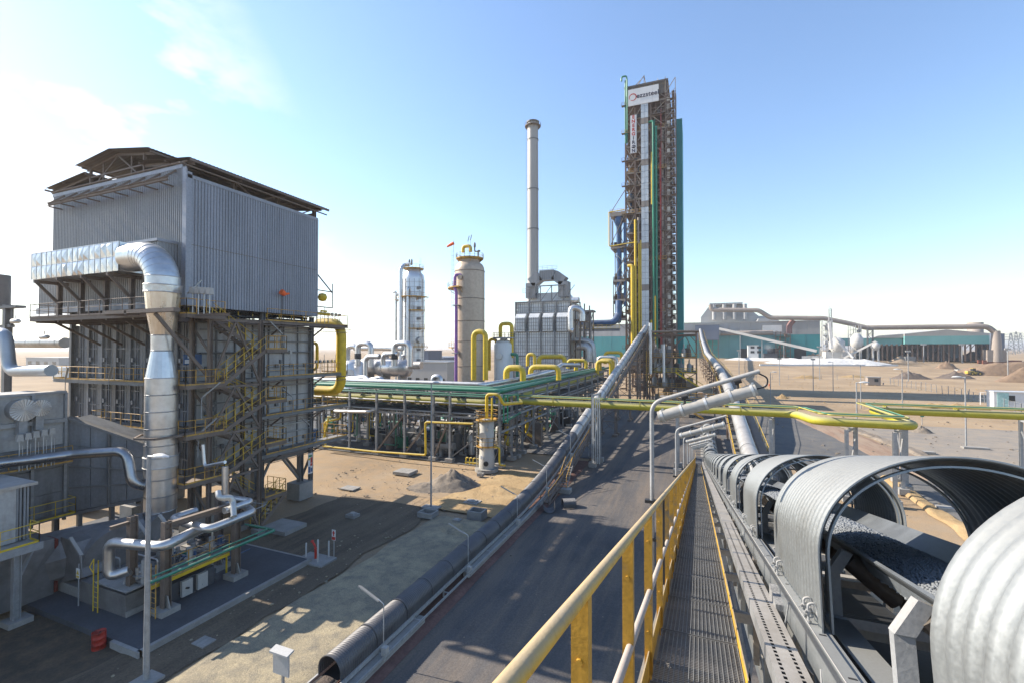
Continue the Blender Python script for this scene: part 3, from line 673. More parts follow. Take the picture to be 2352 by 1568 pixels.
for X in (-13.6, -12.8):
    m.tube(fil([V(X, 46.4, 0.45), V(X, 46.4, 1.6), V(X, 49.0, 3.1)], 0.15), 0.03, 8); m.beam((X, 47.7, 1.3), (X, 47.7, 2.3), 0.05)
part(m, 'handrail', yst, t)
# concrete kerbs
for (y0, y1, lb) in ((6, 21.4, 'concrete kerb beside the near end of the covered conveyor'), (26.6, 44.7, 'long concrete kerb beside the middle of the covered conveyor')):
    m = MB(); m.box((-14.3, y0, -0.1), (-13.85, y1, 0.42)); solo(m, 'kerb', conc, lb, 'kerb')
# ore on the exposed near belt
m = MB(); m.add([(TX+0.32*cos(pi*i/8), yy, zt(yy)+0.0+0.10*sin(pi*i/8)) for yy in (9, 11, 13, 15.5) for i in range(9)], [(j*9+i, j*9+i+1, (j+1)*9+i+1, (j+1)*9+i) for j in range(3) for i in range(8)], True)
o = solo(m, 'ore_load', dkheap, kind='stuff'); o['label'] = 'dark ore on the open near end of the ground level belt'
def tube_lamp(y, label):
    z = zt(y); X = TX+0.98; t = thing('conveyor_lamp', label, 'lamp', (X, y, 0), 'tube lamps along the covered conveyor')
    m = MB(); m.tube(fil([V(X, y, 0.1), V(X, y, z+2.15), V(X-0.35, y, z+2.32)], 0.12), 0.024, 8); part(m, 'pole', galv, t)
    m = MB(); m.beam((X-0.25, y-0.05, z+2.25), (X-1.45, y-0.05, z+2.75), 0.10, 0.06); m.beam((X-0.3, y+0.05, z+2.25), (X-1.4, y+0.05, z+2.70), 0.04, 0.04); part(m, 'lamp_tube', refr, t)
    m = MB(); m.box((X-0.02, y-0.15, z-0.1), (X+0.25, y+0.1, z+0.18)); m.box((X-0.08, y-0.08, z-0.5), (X+0.08, y+0.08, z-0.1)); part(m, 'ballast_box', boxm, t)
for px, lb in ((884, 'tube lamp nearest the open end of the covered conveyor'), (1076, 'tube lamp beside the gap in the covered conveyor'), (1188, 'tube lamp over the covered conveyor beside the orange sand'), (1255, 'tube lamp where the covered conveyor starts to climb'), (1310, 'tube lamp over the climbing covered conveyor beside the pipe support'), (1352, 'tube lamp on the covered conveyor just below the yellow pipe')):
    tube_lamp(ypx(px, TX+0.98), lb)
# white sign board by the open end
p = at(728, 1560, Z=0); p = V(-16.6, 14.6, 0)
t = thing('notice_board', 'off white blank metal board on a post by the open end of the covered conveyor', 'board', p)
m = MB(); m.box((p.x-0.05, p.y-0.03, 0), (p.x+0.05, p.y+0.05, 2.0)); part(m, 'post', steelm, t)
m = MB(); m.box((p.x-0.45, p.y-0.12, 1.05), (p.x+0.45, p.y-0.06, 1.95)); part(m, 'panel', offg, t)
m = MB(); m.prism([(p.y-0.26, 1.96), (p.y+0.10, 2.04), (p.y+0.10, 2.12), (p.y-0.26, 2.04)], 'x', p.x-0.52, p.x+0.52); part(m, 'roof', offg, t)
# half pipe covers lying on the road
for (c, rz, tilt, lb) in ((at(1262, 1178, Z=0), R(20), 0, 'corrugated cover sheet lying flat side by side on the road'), (at(1292, 1164, Z=0), R(-60), 1, 'curved corrugated cover standing like a small arch on the road')):
    o = bpy.data.objects.new('cover_offcut', tmesh); COL.objects.link(o); o.location = (c.x, c.y, 0.72 if not tilt else 0.06); o.scale = (0.9, 0.5, 0.8)
    o.rotation_euler = (0, 0 if tilt else R(180)*1.0, rz); o['label'] = lb; o['category'] = 'metal cover'
    if not tilt: o.location.z = 0.78
# ================================================================ reformer furnace building (left)
RF = thing('reformer_furnace', 'tall furnace building clad in grey corrugated sheet with open roof and outside stairs', 'building', (-45, 29, 0))
BX0, BX1, BY0, BY1 = -53.6, -37.0, 24.0, 35.6
m = MB(); m.box((BX0+0.1, BY0+0.1, 5.0), (BX1-0.1, BY1-0.1, 17.2)); part(m, 'casing_core', dark, RF)
# casing panels, right side (x = BX1) and front (y = BY0)
zs = [4.9, 6.9, 8.7, 10.5, 12.3, 14.6, 17.1]
yy = ln(BY0, BY1, 1.6)
for i, (a, b) in enumerate(zip(yy[:-1], yy[1:])):
    for z0, z1 in zip(zs[:-1], zs[1:]):
        e = random.uniform(0, 0.02); m = MB(); m.box((BX1-0.09, a+0.03, z0+0.03), (BX1+e, b-0.03, z1-0.03)); part(m, 'wall_panel', casingl, RF)
xx = ln(BX0, BX1, 1.9)
for a, b in zip(xx[:-1], xx[1:]):
    for z0, z1 in ((4.9, 8.7), (8.75, 12.3), (12.35, 17.1)):
        e = random.uniform(0, 0.02); m = MB(); m.box((a+0.03, BY0-e, z0+0.03), (b-0.03, BY0+0.09, z1-0.03)); part(m, 'wall_panel', casing, RF)
        m = MB(); m.box((a-0.05, BY0-0.22, z0), (a+0.25, BY0-0.03, z1)); part(m, 'wall_rib', casing, RF)
        m = MB()
        for zz in (z0+1.2, z0+2.6): m.box((a+0.26, BY0-0.13, zz), (b-0.06, BY0-0.03, zz+0.08))
        for q in (0.75, 1.05): m.box((a+q, BY0-0.10, z0+0.05), (a+q+0.06, BY0-0.025, z1-0.05))
        m.box((a+0.5, BY0-0.3, z0+1.5), (a+0.75, BY0-0.14, z0+1.85)); part(m, 'wall_fittings', casing, RF)
m = MB()
for y in yy: m.box((BX1+0.0, y-0.05, 4.9), (BX1+0.14, y+0.05, 17.2))
for z in zs: m.box((BX1+0.0, BY0, z-0.04), (BX1+0.12, BY1, z+0.04))
for y in yy[:-1]:
    for z in (6.0, 9.6, 13.2): m.box((BX1+0.03, y+0.7, z), (BX1+0.22, y+1.0, z+0.35))
part(m, 'stiffeners', steel, RF)
m = MB(); m.box((BX0, BY0, 4.4), (BX1, BY1, 4.85)); part(m, 'floor_plate', steel, RF)
m = MB(); m.box((BX0+0.4, BY0+0.3, 17.25), (BX1-0.3, BY1-0.3, 17.6)); part(m, 'upper_floor', brown, RF)
# columns down to concrete plinths
for (X, Y) in ((BX1-0.2, 34.6), (BX1-0.2, 29.5), (BX1-0.2, 24.4), (-45, 34.6), (-53, 34.6), (-45, 24.4), (-53, 24.4), (-41, 29.5), (-49, 29.5)):
    m = MB(); m.ibeam((X, Y, 1.6), (X, Y, 4.5), 0.45, 0.45, 0.03); part(m, 'column', steel, RF)
    m = MB(); m.box((X-0.85, Y-0.85, 0), (X+0.85, Y+0.85, 1.65)); part(m, 'plinth', conc, RF)
m = MB()
for y in (29.5, 34.6): m.beam((BX1-0.2, y-0.2, 2.0), (BX1-0.2, y-2.2, 4.5), 0.18); m.beam((BX1-0.2, y+0.2, 2.0), (BX1-0.2, y+1.6, 4.5), 0.18)
m.beam((BX1-0.2, 34.6, 2.2), (-40, 34.6, 4.5), 0.18)
part(m, 'knee_braces', steel, RF)
for (X, Y) in ((BX1+0.15, BY0-0.3), (BX1+0.25, 29.8), (BX1+0.25, BY1-0.1), (BX0+0.1, BY0-0.4)):
    m = MB(); m.ibeam((X, Y, 1.4), (X, Y, 18.2), 0.35, 0.35, 0.03); part(m, 'column', steel, RF)
# cladding box
CX0, CX1, CY0, CY1, CZ0, CZ1 = -55.0, -36.25, 22.75, 35.7, 18.25, 28.25
n = 13; step = (CY1-CY0)/n
for i in range(n):
    m = MB(); m.corr((CX1, CY0+i*step), (CX1, CY0+(i+1)*step-0.004), CZ0, CZ1, (1, 0), 0.25, 0.075); part(m, 'cladding_sheet', clad, RF)
n = 19; step = (CX1-CX0)/n
for i in range(n):
    m = MB(); m.corr((CX0+i*step, CY0), (CX0+(i+1)*step-0.004, CY0), CZ0, 29.0, (0, -1), 0.25, 0.075); part(m, 'cladding_sheet', cladl, RF)
m = MB(); m.corr((CX0, CY1), (CX0, CY0), CZ0, 29.0, (-1, 0), 0.21); m.corr((CX1, CY1), (CX0, CY1), CZ0, 28.3, (0, 1), 0.21); part(m, 'cladding_sheet', clad, RF)
m = MB(); m.box((CX1-0.02, CY0-0.07, CZ0), (CX1+0.09, CY0+0.35, 28.6)); m.box((CX1-0.4, CY0-0.09, CZ0), (CX1+0.088, CY0+0.0, 28.9)); m.box((CX1-0.03, CY0, CZ1-0.12), (CX1+0.09, CY1, CZ1+0.15))
m.box((CX1-0.02, CY1-0.12, CZ0), (CX1+0.087, CY1+0.05, CZ1)); m.box((CX0, CY0-0.09, 28.9), (CX1-0.4, CY0+0.05, 29.2)); part(m, 'corner_flashing', clad, RF)
m = MB(); m.box((CX1+0.05, CY0+.3, 23.0), (CX1+0.083, CY1-.1, 23.03)); part(m, 'lap_joint', brown, RF)
# louvre bracket beam along the front
m = MB(); m.ibeam((-53.5, CY0-1.0, 27.8), (CX1-0.6, CY0-1.0, 27.8), 0.2, 0.25, 0.02)
for i in range(9):
    X = -53.4+i*1.95; m.beam((X, CY0-1.05, 27.8), (X+0.4, CY0-0.06, 28.8), 0.10, 0.14); m.beam((X, CY0-1.0, 27.6), (X, CY0, 27.6), 0.10)
part(m, 'bracket_beam', brown, RF)
# roof: two side roofs and a raised middle
def roofsheet(x0, z0, x1, z1, y0, y1, nm='roof_sheet'):
    n = 8; st_ = (y1-y0)/n
    for i in range(n):
        m = MB(); a, b = y0+i*st_, y0+(i+1)*st_-0.01; vs = []; k = 12
        for j in range(k+1):
            yy_ = a+(b-a)*j/k; e = 0.035 if j % 2 else 0
            vs += [(x0, yy_, z0+e), (x1, yy_, z1+e), (x0, yy_, z0+e-0.03), (x1, yy_, z1+e-0.03)]
        m.add(vs, [(4*j, 4*j+4, 4*j+5, 4*j+1) for j in range(k)]+[(4*j+2, 4*j+3, 4*j+7, 4*j+6) for j in range(k)]+[(4*j, 4*j+2, 4*j+6, 4*j+4) for j in range(k)]+[(4*j+1, 4*j+5, 4*j+7, 4*j+3) for j in range(k)])
        part(m, nm, brownroof, RF)
brownroof = M('brown_roof_sheet', (0.12, 0.10, 0.085), 0.55, 0.3, 0.2, 1, bump=0.05, dust=0.4)
roofsheet(-55.6, 29.75, -49.4, 30.35, 22.4, 36.6)
roofsheet(-35.5, 29.45, -41.8, 30.15, 22.4, 36.6)
roofsheet(-50.4, 31.0, -45.4, 31.65, 22.2, 36.4); roofsheet(-40.2, 30.9, -45.4, 31.65, 22.2, 36.4)
m = MB()
for y in (22.9, 26.8, 31.2, 35.6):
    for X in (CX1-0.35, CX0+0.4): m.ibeam((X, y, 28.0), (X, y, 29.5), 0.3, 0.3, 0.03)
    m.ibeam((-55.6, y, 29.45), (-49.4, y, 30.1), 0.2, 0.3, 0.02); m.ibeam((-35.6, y, 29.2), (-41.8, y, 29.9), 0.2, 0.3, 0.02)
    m.ibeam((-50, y, 30.75), (-45.4, y, 31.4), 0.18, 0.25, 0.02); m.ibeam((-40.5, y, 30.7), (-45.4, y, 31.4), 0.18, 0.25, 0.02)
    m.beam((CX0+0.4, y, 28.8), (CX1-0.35, y, 28.8), 0.2)
    for X in (-49.4, -41.8): m.beam((X, y, 28.8), (X, y, 30.9), 0.18)
    for X in (-47.5, -43.5): m.beam((X, y, 28.8), (X, y, 31.0), 0.10)
    m.beam((-49.4, y, 28.8), (-45.4, y, 31.3), 0.10); m.beam((-41.8, y, 28.8), (-45.4, y, 31.3), 0.10)
    m.beam((-49.4, y, 30.0), (-41.8, y, 30.0), 0.12)
for X, z in ((-56.0, 29.65), (-35.5, 29.3), (-49.4, 30.2), (-41.8, 30.0), (-53, 29.9), (-38.5, 29.65), (-50, 30.85), (-40.4, 30.75)): m.beam((X, 22.5, z), (X, 36.5, z), 0.10, 0.16)
m.tube([V(-55, 22.6, 29.3), V(-36, 22.6, 29.3)], 0.07, 8); m.tube([V(-35.8, 21.9, 28.9), V(-35.8, 36.5, 28.9)], 0.07, 8)
m.beam((CX1-0.35, 26.8, 29.3), (CX1-0.35, 29.0, 28.2), 0.12); m.beam((CX1-0.35, 31.2, 29.3), (CX1-0.35, 29.0, 28.2), 0.12); m.beam((CX1-0.35, 35.4, 29.2), (CX1-0.35, 33.5, 28.2), 0.1)
part(m, 'roof_frame', brown, RF)
# low side housing behind the rectangular duct
m = MB(); m.corr((-53.9, 21.4), (-37.2, 21.4), 18.3, 23.0, (0, -1), 0.25, 0.075); m.corr((-53.9, 22.7), (-53.9, 21.4), 18.3, 23.0, (-1, 0), 0.21); m.corr((-37.2, 21.4), (-37.2, 22.7), 18.3, 23.0, (1, 0), 0.21)
part(m, 'side_housing', cladl, RF)
m = MB(); m.box((-54.1, 21.2, 23.0), (-37.1, 22.72, 23.2)); m.box((-54.0, 21.25, 18.0), (-37.15, 21.5, 18.5)); part(m, 'housing_flashing', clad, RF)
# clutter between casing and cladding
m = MB(); rnd = random.Random(5)
for i in range(60):
    y = rnd.uniform(23, 35.4); z = rnd.uniform(17.3, 18.0); m.tube([V(-37.0-rnd.random(), y, 17.3), V(-37.0, y, z+0.3), V(-37.6, y+0.2, z+0.5)], 0.04, 5)
m.tube([V(-36.9, 23, 17.75), V(-36.9, 35.5, 17.75)], 0.09, 8); m.tube([V(-37.4, 23, 18.05), V(-37.4, 35.5, 18.05)], 0.12, 8)
part(m, 'burner_piping', dark, RF, kind='stuff')
m = MB()
for i in range(9):
    m.tube([V(-37.1, 23.5+i*1.4, 17.5), V(-37.1, 23.5+i*1.4, 18.2)], 0.06, 6)
part(m, 'burner_valves', yel, RF, kind='stuff')
# galleries on both faces
LV = [5.6, 9.05, 12.45, 17.45]
for k, z in enumerate(LV):
    m = MB(); m.box((BX1+0.26, BY0-0.5, z-0.08), (-35.35, 39.2, z)); m.ibeam((-35.35, BY0-0.5, z-0.13), (-35.35, 39.2, z-0.13), 0.15, 0.28, 0.02)
    for i in range(8): m.beam((BX1, BY0+i*2, z-0.2), (-35.4, BY0+i*2, z-0.2), 0.1, 0.18)
    part(m, 'walkway_floor', steel if k < 3 else brown, RF)
    part(rail_mb([(-35.4, 29.2, z), (-35.4, 39.2, z), (BX1+1.0-3, 39.2, z)], 1.1, 1.5, 0.025), 'handrail', yst, RF)
    m = MB()
    for yb in (26, 31, 36): m.beam((BX1, yb, z-1.2), (-35.5, yb, z-0.25), 0.12)
    m.tube([V(-35.2, 24, z-0.4), V(-35.2, 39.5, z-0.4)], 0.04, 6); m.tube([V(-35.15, 24, z-0.75), V(-35.15, 39, z-0.75)], 0.03, 6)
    part(m, 'walkway_brackets', brown, RF)
for k, (z, y0, x0) in enumerate(((8.7, 22.3, -47.5), (12.35, 22.3, -53.5), (17.45, 19.4, -50.2))):
    x1 = -36.0 if k < 2 else -35.0
    m = MB(); m.box((x0, y0, z-0.08), (x1, 23.9 if k < 2 else 22.7, z)); m.ibeam((x0, y0, z-0.15), (x1, y0, z-0.15), 0.15, 0.3, 0.02)
    for i in range(int((x1-x0)/2.2)+1): m.beam((x0+i*2.2, y0, z-0.2), (x0+i*2.2, 23.9, z-0.2), 0.12, 0.2)
    part(m, 'walkway_floor', brown if k == 2 else steel, RF)
    part(rail_mb([(x0, 23.2 if k < 2 else 22.5, z), (x0, y0, z), (x1 if k == 2 else -36.6, y0, z)], 1.1, 1.35, 0.025, post=0.07), 'handrail', yst if k < 2 else brown, RF)
m = MB()
for i in range(5):
    X = -49.5+i*3.2; m.beam((X, 20.6, 17.2), (X, 23.8, 15.3), 0.14, 0.18); m.beam((X, 19.5, 17.15), (X, 23.9, 17.15), 0.15, 0.25)
part(m, 'walkway_brackets', brown, RF, kind='stuff')
for i in range(4):
    X = -49.2+i*3.3; m = MB(); m.ibeam((X, 20.8, 17.4), (X, 20.8, 20.5), 0.3, 0.3, 0.03, up=(0, 1, 0)); m.beam((X+0.1, 19.3, 20.3), (X+0.1, 20.8, 18.6), 0.15, 0.2); m.beam((X, 19.2, 20.35), (X, 21.4, 20.35), 0.2, 0.25); part(m, 'duct_post', brown, RF)
# stair tower
def stair(y0, z0, y1, z1, xa, xb, par, rail=yst):
    m = MB()
    for X in (xa, xb): m.beam((X, y0, z0-0.1), (X, y1, z1-0.1), 0.06, 0.28)
    n = int(abs(z1-z0)/0.22)
    for i in range(n):
        t = (i+0.5)/n; yy_ = y0+(y1-y0)*t; z = z0+(z1-z0)*t; m.box((xa, yy_-0.12, z-0.02), (xb, yy_+0.12, z+0.02))
    part(m, 'stair_flight', brown, par)
    m = MB()
    for X in (xa, xb):
        a, b = V(X, y0, z0), V(X, y1, z1); u = V(0, 0, 1.05); m.tube([a+u, b+u], 0.028, 7, False); m.tube([a+u*0.5, b+u*0.5], 0.022, 6, False)
        for i in range(5): q = a+(b-a)*(i+0.3)/5; m.beam(q, q+u, 0.05)
    part(m, 'stair_rail', rail, par)
FY, RY = 23.6, 27.2
fl = [(5.5, 'f'), (7.1, 'r'), (8.85, 'f'), (10.65, 'r'), (12.4, 'f'), (14.95, 'r'), (17.4, 'f')]
yrb = M('bright_yellow_handrail', (0.46, 0.30, 0.035), 0.5, 0, 0.2, 3, second=(0.22, 0.15, 0.07), sw=0.3)
stair(26.6, 0.3, 29.4, 2.6, -34.2, -33.2, RF, yrb)
stair(FY, 5.5, RY, 2.7, -35.2, -34.3, RF, yrb)
for i in range(6):
    (za, s), (zb, e) = fl[i], fl[i+1]
    if s == 'f': stair(FY, za, RY, zb, -34.1, -33.1, RF, yrb)
    else: stair(RY, za, FY, zb, -35.2, -34.3, RF, yrb)
for z, s in fl+[(2.7, 'r')]:
    m = MB(); y0, y1 = (20.8, FY) if s == 'f' else (RY, 29.2)
    m.box((-35.3, y0, z-0.07), (-33.0, y1, z)); m.beam((-33.0, y0, z-0.12), (-33.0, y1, z-0.12), 0.08, 0.26); m.beam((-35.3, y0, z-0.12), (-33.0, y0, z-0.12), 0.08, 0.26); m.beam((-35.3, y1, z-0.12), (-33.0, y1, z-0.12), 0.08, 0.26)
    part(m, 'landing', brown, RF)
    if s == 'f': part(rail_mb([(-33.05, FY, z), (-33.05, y0, z), (-35.2, y0, z)], 1.1, 0.7, 0.025, post=0.06), 'handrail', yst, RF)
    else: part(rail_mb([(-33.05, RY, z), (-33.05, y1, z), (-35.2, y1, z)], 1.1, 0.8, 0.025, post=0.06), 'handrail', yst, RF)
for (X, Y) in ((-33.2, 22.6), (-33.2, 26.75), (-35.2, 22.6), (-35.2, 26.75)):
    m = MB(); m.ibeam((X, Y, 0.3), (X, Y, 17.3), 0.26, 0.26, 0.02); part(m, 'stair_column', brown, RF)
    m = MB(); m.box((X-0.4, Y-0.4, 0), (X+0.4, Y+0.4, 0.4)); part(m, 'plinth', conc, RF)
zz = [0.5, 5.2, 8.6, 12.1, 17.1]
for i in range(4):
    m = MB(); m.beam((-33.2, 22.6, zz[i]), (-33.2, 24.6, zz[i+1]), 0.14); m.beam((-33.2, 26.75, zz[i]), (-33.2, 24.6, zz[i+1]), 0.14); m.beam((-33.2, 22.6, zz[i+1]), (-33.2, 26.75, zz[i+1]), 0.16)
    m.beam((-33.2, 22.6, (zz[i]+zz[i+1])/2), (-36.5, 23.2, zz[i+1]), 0.14); part(m, 'brace', brown, RF)
# tube lamps fixed to the building
def small_lamp(p, d, label, group='small tube lamps on the furnace building'):
    t = thing('tube_lamp', label, 'lamp', p, group); p = V(*p); d = V(*d)
    m = MB(); m.tube(fil([p, p+V(0, 0, 1.5), p+V(0, 0, 1.6)+d*0.1], 0.05), 0.03, 6); part(m, 'pole', steelm, t)
    m = MB(); m.beam(p+V(0, 0, 1.6)+d*0.1, p+V(0, 0, 1.6)+d*1.3, 0.14, 0.08); part(m, 'fitting', refr, t)
for a, d, lb in ((at(150, 880, Y=22.2), (0.75, -0.2, 0.75), 'tube lamp at the left end of the middle walkway'), (at(250, 880, Y=22.2), (0.9, -0.3, 0.75), 'tube lamp on the middle walkway left of the vertical duct'),
                 (at(428, 690, X=-33.5), (0.0, 0.8, 0.9), 'tube lamp beside the five beige boxes at the top landing'), (at(651, 780, X=-35.2), (0, -1.1, 0.9), 'tube lamp above the top stair landing'),
                 (at(455, 1010, X=-33.2), (0.2, 0.9, 0.8), 'tube lamp at the low front landing of the stairs'), (at(463, 925, X=-33.2), (0.2, 0.9, 0.8), 'tube lamp at the middle front landing of the stairs'),
                 (at(672, 920, X=-35.3), (0, -0.9, 0.7), 'tube lamp on the second walkway right of the stairs'), (at(712, 985, X=-35.3), (0, -0.9, 0.7), 'tube lamp on the lowest walkway right of the stairs')):
    small_lamp((a.x, a.y, a.z-1.2), d, lb)
for px, py, lb in ((443, 668, 'first of four beige boxes beside the vertical duct at the top landing'), (456, 668, 'second of four beige boxes from the vertical duct at the top landing'), (469, 669, 'third of four beige boxes from the vertical duct at the top landing'), (482, 670, 'last of four beige boxes nearest the yellow stair rail')):
    p = at(px, py, Y=21.3); t = thing('junction_box', lb, 'box', (p.x, p.y, 17.4), 'beige boxes beside the top landing')
    m = MB(); m.prism([(p.x-0.2, p.z-0.2), (p.x+0.2, p.z-0.2), (p.x+0.15, p.z+0.25), (p.x-0.15, p.z+0.25)], 'y', p.y-0.15, p.y+0.15); part(m, 'box_body', boxm, t)
    m = MB(); m.tube([V(p.x, p.y, 17.4), V(p.x, p.y, p.z-0.2)], 0.035, 6); part(m, 'stand_pipe', galv, t)
# orange flag
p = at(648, 722, X=-35.6); q = at(648, 668, X=-35.6)
t = thing('windsock', 'small orange windsock on a thin pole against the grey cladding', 'windsock', (p.x, p.y, 17.4))
m = MB(); m.tube([V(-35.6, p.y, 14.5), V(-35.6, q.y, q.z)], 0.03, 6); part(m, 'pole', dark, t)
m = MB(); m.tube([V(-35.6, q.y-0.1, q.z-0.1), V(-35.6, q.y-0.1+0.25, q.z-0.25), V(-35.6, q.y+0.3, q.z-0.42)], [0.28, 0.25, 0.1], 10); m.tube([V(-35.55, q.y+0.2, q.z-0.3), V(-35.5, q.y+0.7, q.z-0.2)], [0.14, 0.08], 8); part(m, 'sock', orange, t)
# notices
p = at(713, 1062, X=-36.0)
t = thing('safety_notice', 'tall narrow board of coloured safety notices under the furnace corner', 'sign', (p.x, p.y, p.z-1.0))
m = MB(); m.box((-36.04, p.y-0.28, p.z-1.05), (-36.0, p.y+0.28, p.z+1.05)); part(m, 'board', white, t)
for k, (mt, z0, z1, y0, y1) in enumerate(((redm, 0.0, 0.55, 0.0, 0.24), (blue, -0.95, -0.35, -0.25, 0.0), (green, 0.6, 0.8, -0.25, 0.2), (yel, 0.3, 0.5, -0.25, -0.05), (blue, -0.9, -0.5, 0.04, 0.24), (redm, -0.3, -0.05, -0.02, 0.24))):
    m = MB(); m.box((-36.0, p.y+y0, p.z+z0), (-35.99, p.y+y1, p.z+z1)); part(m, 'notice', mt, t)
p = at(436, 825, X=-36.4); t = thing('safety_notice', 'blue and white instruction signs beside the middle stair landing', 'sign', (p.x, p.y, p.z))
m = MB(); m.box((-36.4, p.y-0.5, p.z-0.4), (-36.36, p.y+0.9, p.z+0.4)); part(m, 'board', blue, t)
m = MB(); m.box((-36.359, p.y-0.4, p.z-0.3), (-36.35, p.y+0.05, p.z+0.0)); m.box((-36.359, p.y-0.2, p.z+0.1), (-36.35, p.y+0.1, p.z+0.35)); part(m, 'pictogram', white, t)

# ---- rectangular duct and big vertical duct
DU = thing('flue_duct', 'shiny aluminium duct, square along the furnace then a round pipe bending down', 'duct', (-34.4, 20.1, 3))
x0, x1, y0, y1, z0, z1 = -49.8, -38.1, 19.3, 21.0, 20.5, 22.62
m = MB(); m.box((x0+0.02, y0+0.06, z0+0.02), (x1, y1, z1-0.02)); part(m, 'duct_core', alu, DU)
n = 16; w = (x1-x0)/n; rnd = random.Random(11)
for i in range(n):
    for j in range(2):
        a, b = x0+i*w+0.01, x0+(i+1)*w-0.01; c, d = z0+j*1.06+0.01, z0+(j+1)*1.06-0.01
        k = rnd.uniform(0.04, 0.15); cx, cz = (a+b)/2+rnd.uniform(-.2, .2), (c+d)/2+rnd.uniform(-.2, .2)
        m = MB(); m.add([(a, y0, c), (b, y0, c), (b, y0, d), (a, y0, d), (cx, y0-k, cz)], [(0, 1, 4), (1, 2, 4), (2, 3, 4), (3, 0, 4)]); part(m, 'sheet_panel', foil, DU)
m = MB()
for i in range(n+1): m.box((x0+i*w-0.015, y0-0.03, z0), (x0+i*w+0.015, y0+0.01, z1))
m.box((x0, y0-0.035, z0+1.05), (x1, y0, z0+1.075)); m.box((x0, y0-0.03, z1-0.03), (x1, y0+0.02, z1)); part(m, 'seams', alu, DU)
cx, cy = -34.45, 20.1
m = MB(); arc = [V(x1, cy, 21.55)]
R_ = 2.2
for i in range(10):
    a = pi/2*i/9; arc.append(V(cx-R_+R_*sin(a), cy, 21.55-R_+R_*cos(a)))
seg = [V(x1-0.05, cy, 21.55)]+arc[1:]
m = MB(); m.tube(seg, [1.0]*len(seg), 32); 
for p, q in zip(seg[1:-1], seg[2:]):
    d = (q-p).normalized()*0.03; m.tube([p-d, p+d], 1.015, 32)
part(m, 'elbow', alu, DU)
def vseg(za, ra, zb, rb, nm, mt, nn=32, sm=True):
    m = MB(); m.lathe((cx, cy, 0), [(ra, za), (rb, zb)], nn, sm); 
    for z, r in ((za, ra), (zb, rb)): m.lathe((cx, cy, 0), [(r, z-0.03), (r+0.02, z-0.03), (r+0.02, z+0.03), (r, z+0.03)], 32)
    part(m, nm, mt, DU)
vseg(19.3, 1.02, 19.95, 1.02, 'collar', alu)
vseg(18.85, 1.10, 19.35, 1.12, 'collar', foil)
warm = M('brushed_warm_aluminium', (0.60, 0.56, 0.50), 0.28, 0.9, 0.12, 2.5, bump=0.1, bs=3, streak=True)
vseg(17.5, 0.93, 18.85, 1.05, 'cone', warm, 20, False); vseg(15.9, 0.66, 17.5, 0.93, 'cone', warm, 20, False)
vseg(14.85, 0.64, 15.9, 0.66, 'straight', alu); vseg(13.0, 0.93, 14.85, 0.64, 'cone', alu, 24, False)
z = 13.0
while z > 5.0:
    vseg(z-1.15, 0.95, z, 0.95, 'shell_ring', alu); z -= 1.15
vseg(3.9, 0.93, z, 0.95, 'shell_ring', alu)
vseg(6.9, 1.0, 7.6, 1.0, 'collar', alud)
m = MB(); m.tube([V(cx, cy, 4.0), V(cx+0.1, cy, 3.0), V(cx-0.3, cy-0.2, 2.2)], [0.93, 0.75, 0.5], 24); part(m, 'bottom_cone', alu, DU)
m = MB(); 
for i in range(6):
    a, b = pi/3*i+0.3, pi/3*(i+1)+0.3; m.beam((cx+1.5*cos(a), cy+1.5*sin(a), 9.0), (cx+1.5*cos(b), cy+1.5*sin(b), 9.0), 0.1, 0.14)
m.beam((cx+1.2, cy, 9.0), (-35.3+2.2, 22.6, 9.0), 0.12, 0.16); m.beam((cx-1.2, cy+0.5, 9.0), (-36.5, 23.5, 9.0), 0.12, 0.16); m.beam((cx, cy+1, 8.9), (-36, 23.9, 7.4), 0.12)
part(m, 'guide_frame', brown, DU)
m = MB(); m.box((-38.5, 18.6, 17.35), (-30.8, 19.0, 17.6)); m.box((-36, 18.6, 17.3), (-35.8, 21, 17.55)); m.beam((-33, 18.8, 17.3), (-33.2, 22.6, 12.8), 0.16, 0.2); m.ibeam((-38.5, 18.8, 17.4), (-31, 22.5, 17.4), 0.15, 0.25); part(m, 'support_beam', brown, RF)

# ---- convection transition duct and the left casing
TR = thing('convection_duct', 'large grey plated duct tapering towards the round vertical duct', 'duct', (-39.5, 20, 0))
XL = -41.0; YL = ypx(152, XL)
P0, P1 = at(157, 962, X=XL), at(342, 1024, Y=20.9); Q0, Q1 = at(157, 1176, X=XL), at(342, 1138, Y=20.9)
def tq(t, f, o=0.0):           # point on the slanting side plate, t along, f up, o outward
    lo = Q0.lerp(Q1, t); hi = P0.lerp(P1, t); d_ = (Q1-Q0); nn_ = V(d_.y, -d_.x, 0).normalized(); return lo.lerp(hi, f)+nn_*o
m = MB(); m.add([tq(0, 0, -.03), tq(1, 0, -.03), tq(1, 1, -.03), tq(0, 1, -.03), tq(0, 0, -2.5), tq(1, 0, -2.5), tq(1, 1, -2.5), tq(0, 1, -2.5)], [(0, 1, 2, 3), (7, 6, 5, 4), (0, 4, 5, 1), (1, 5, 6, 2), (2, 6, 7, 3), (3, 7, 4, 0)]); part(m, 'duct_body', casing, TR)
ts_ = (0, 0.27, 0.5, 0.72, 1.0); fz = (0, 0.27, 0.5, 0.74, 1)
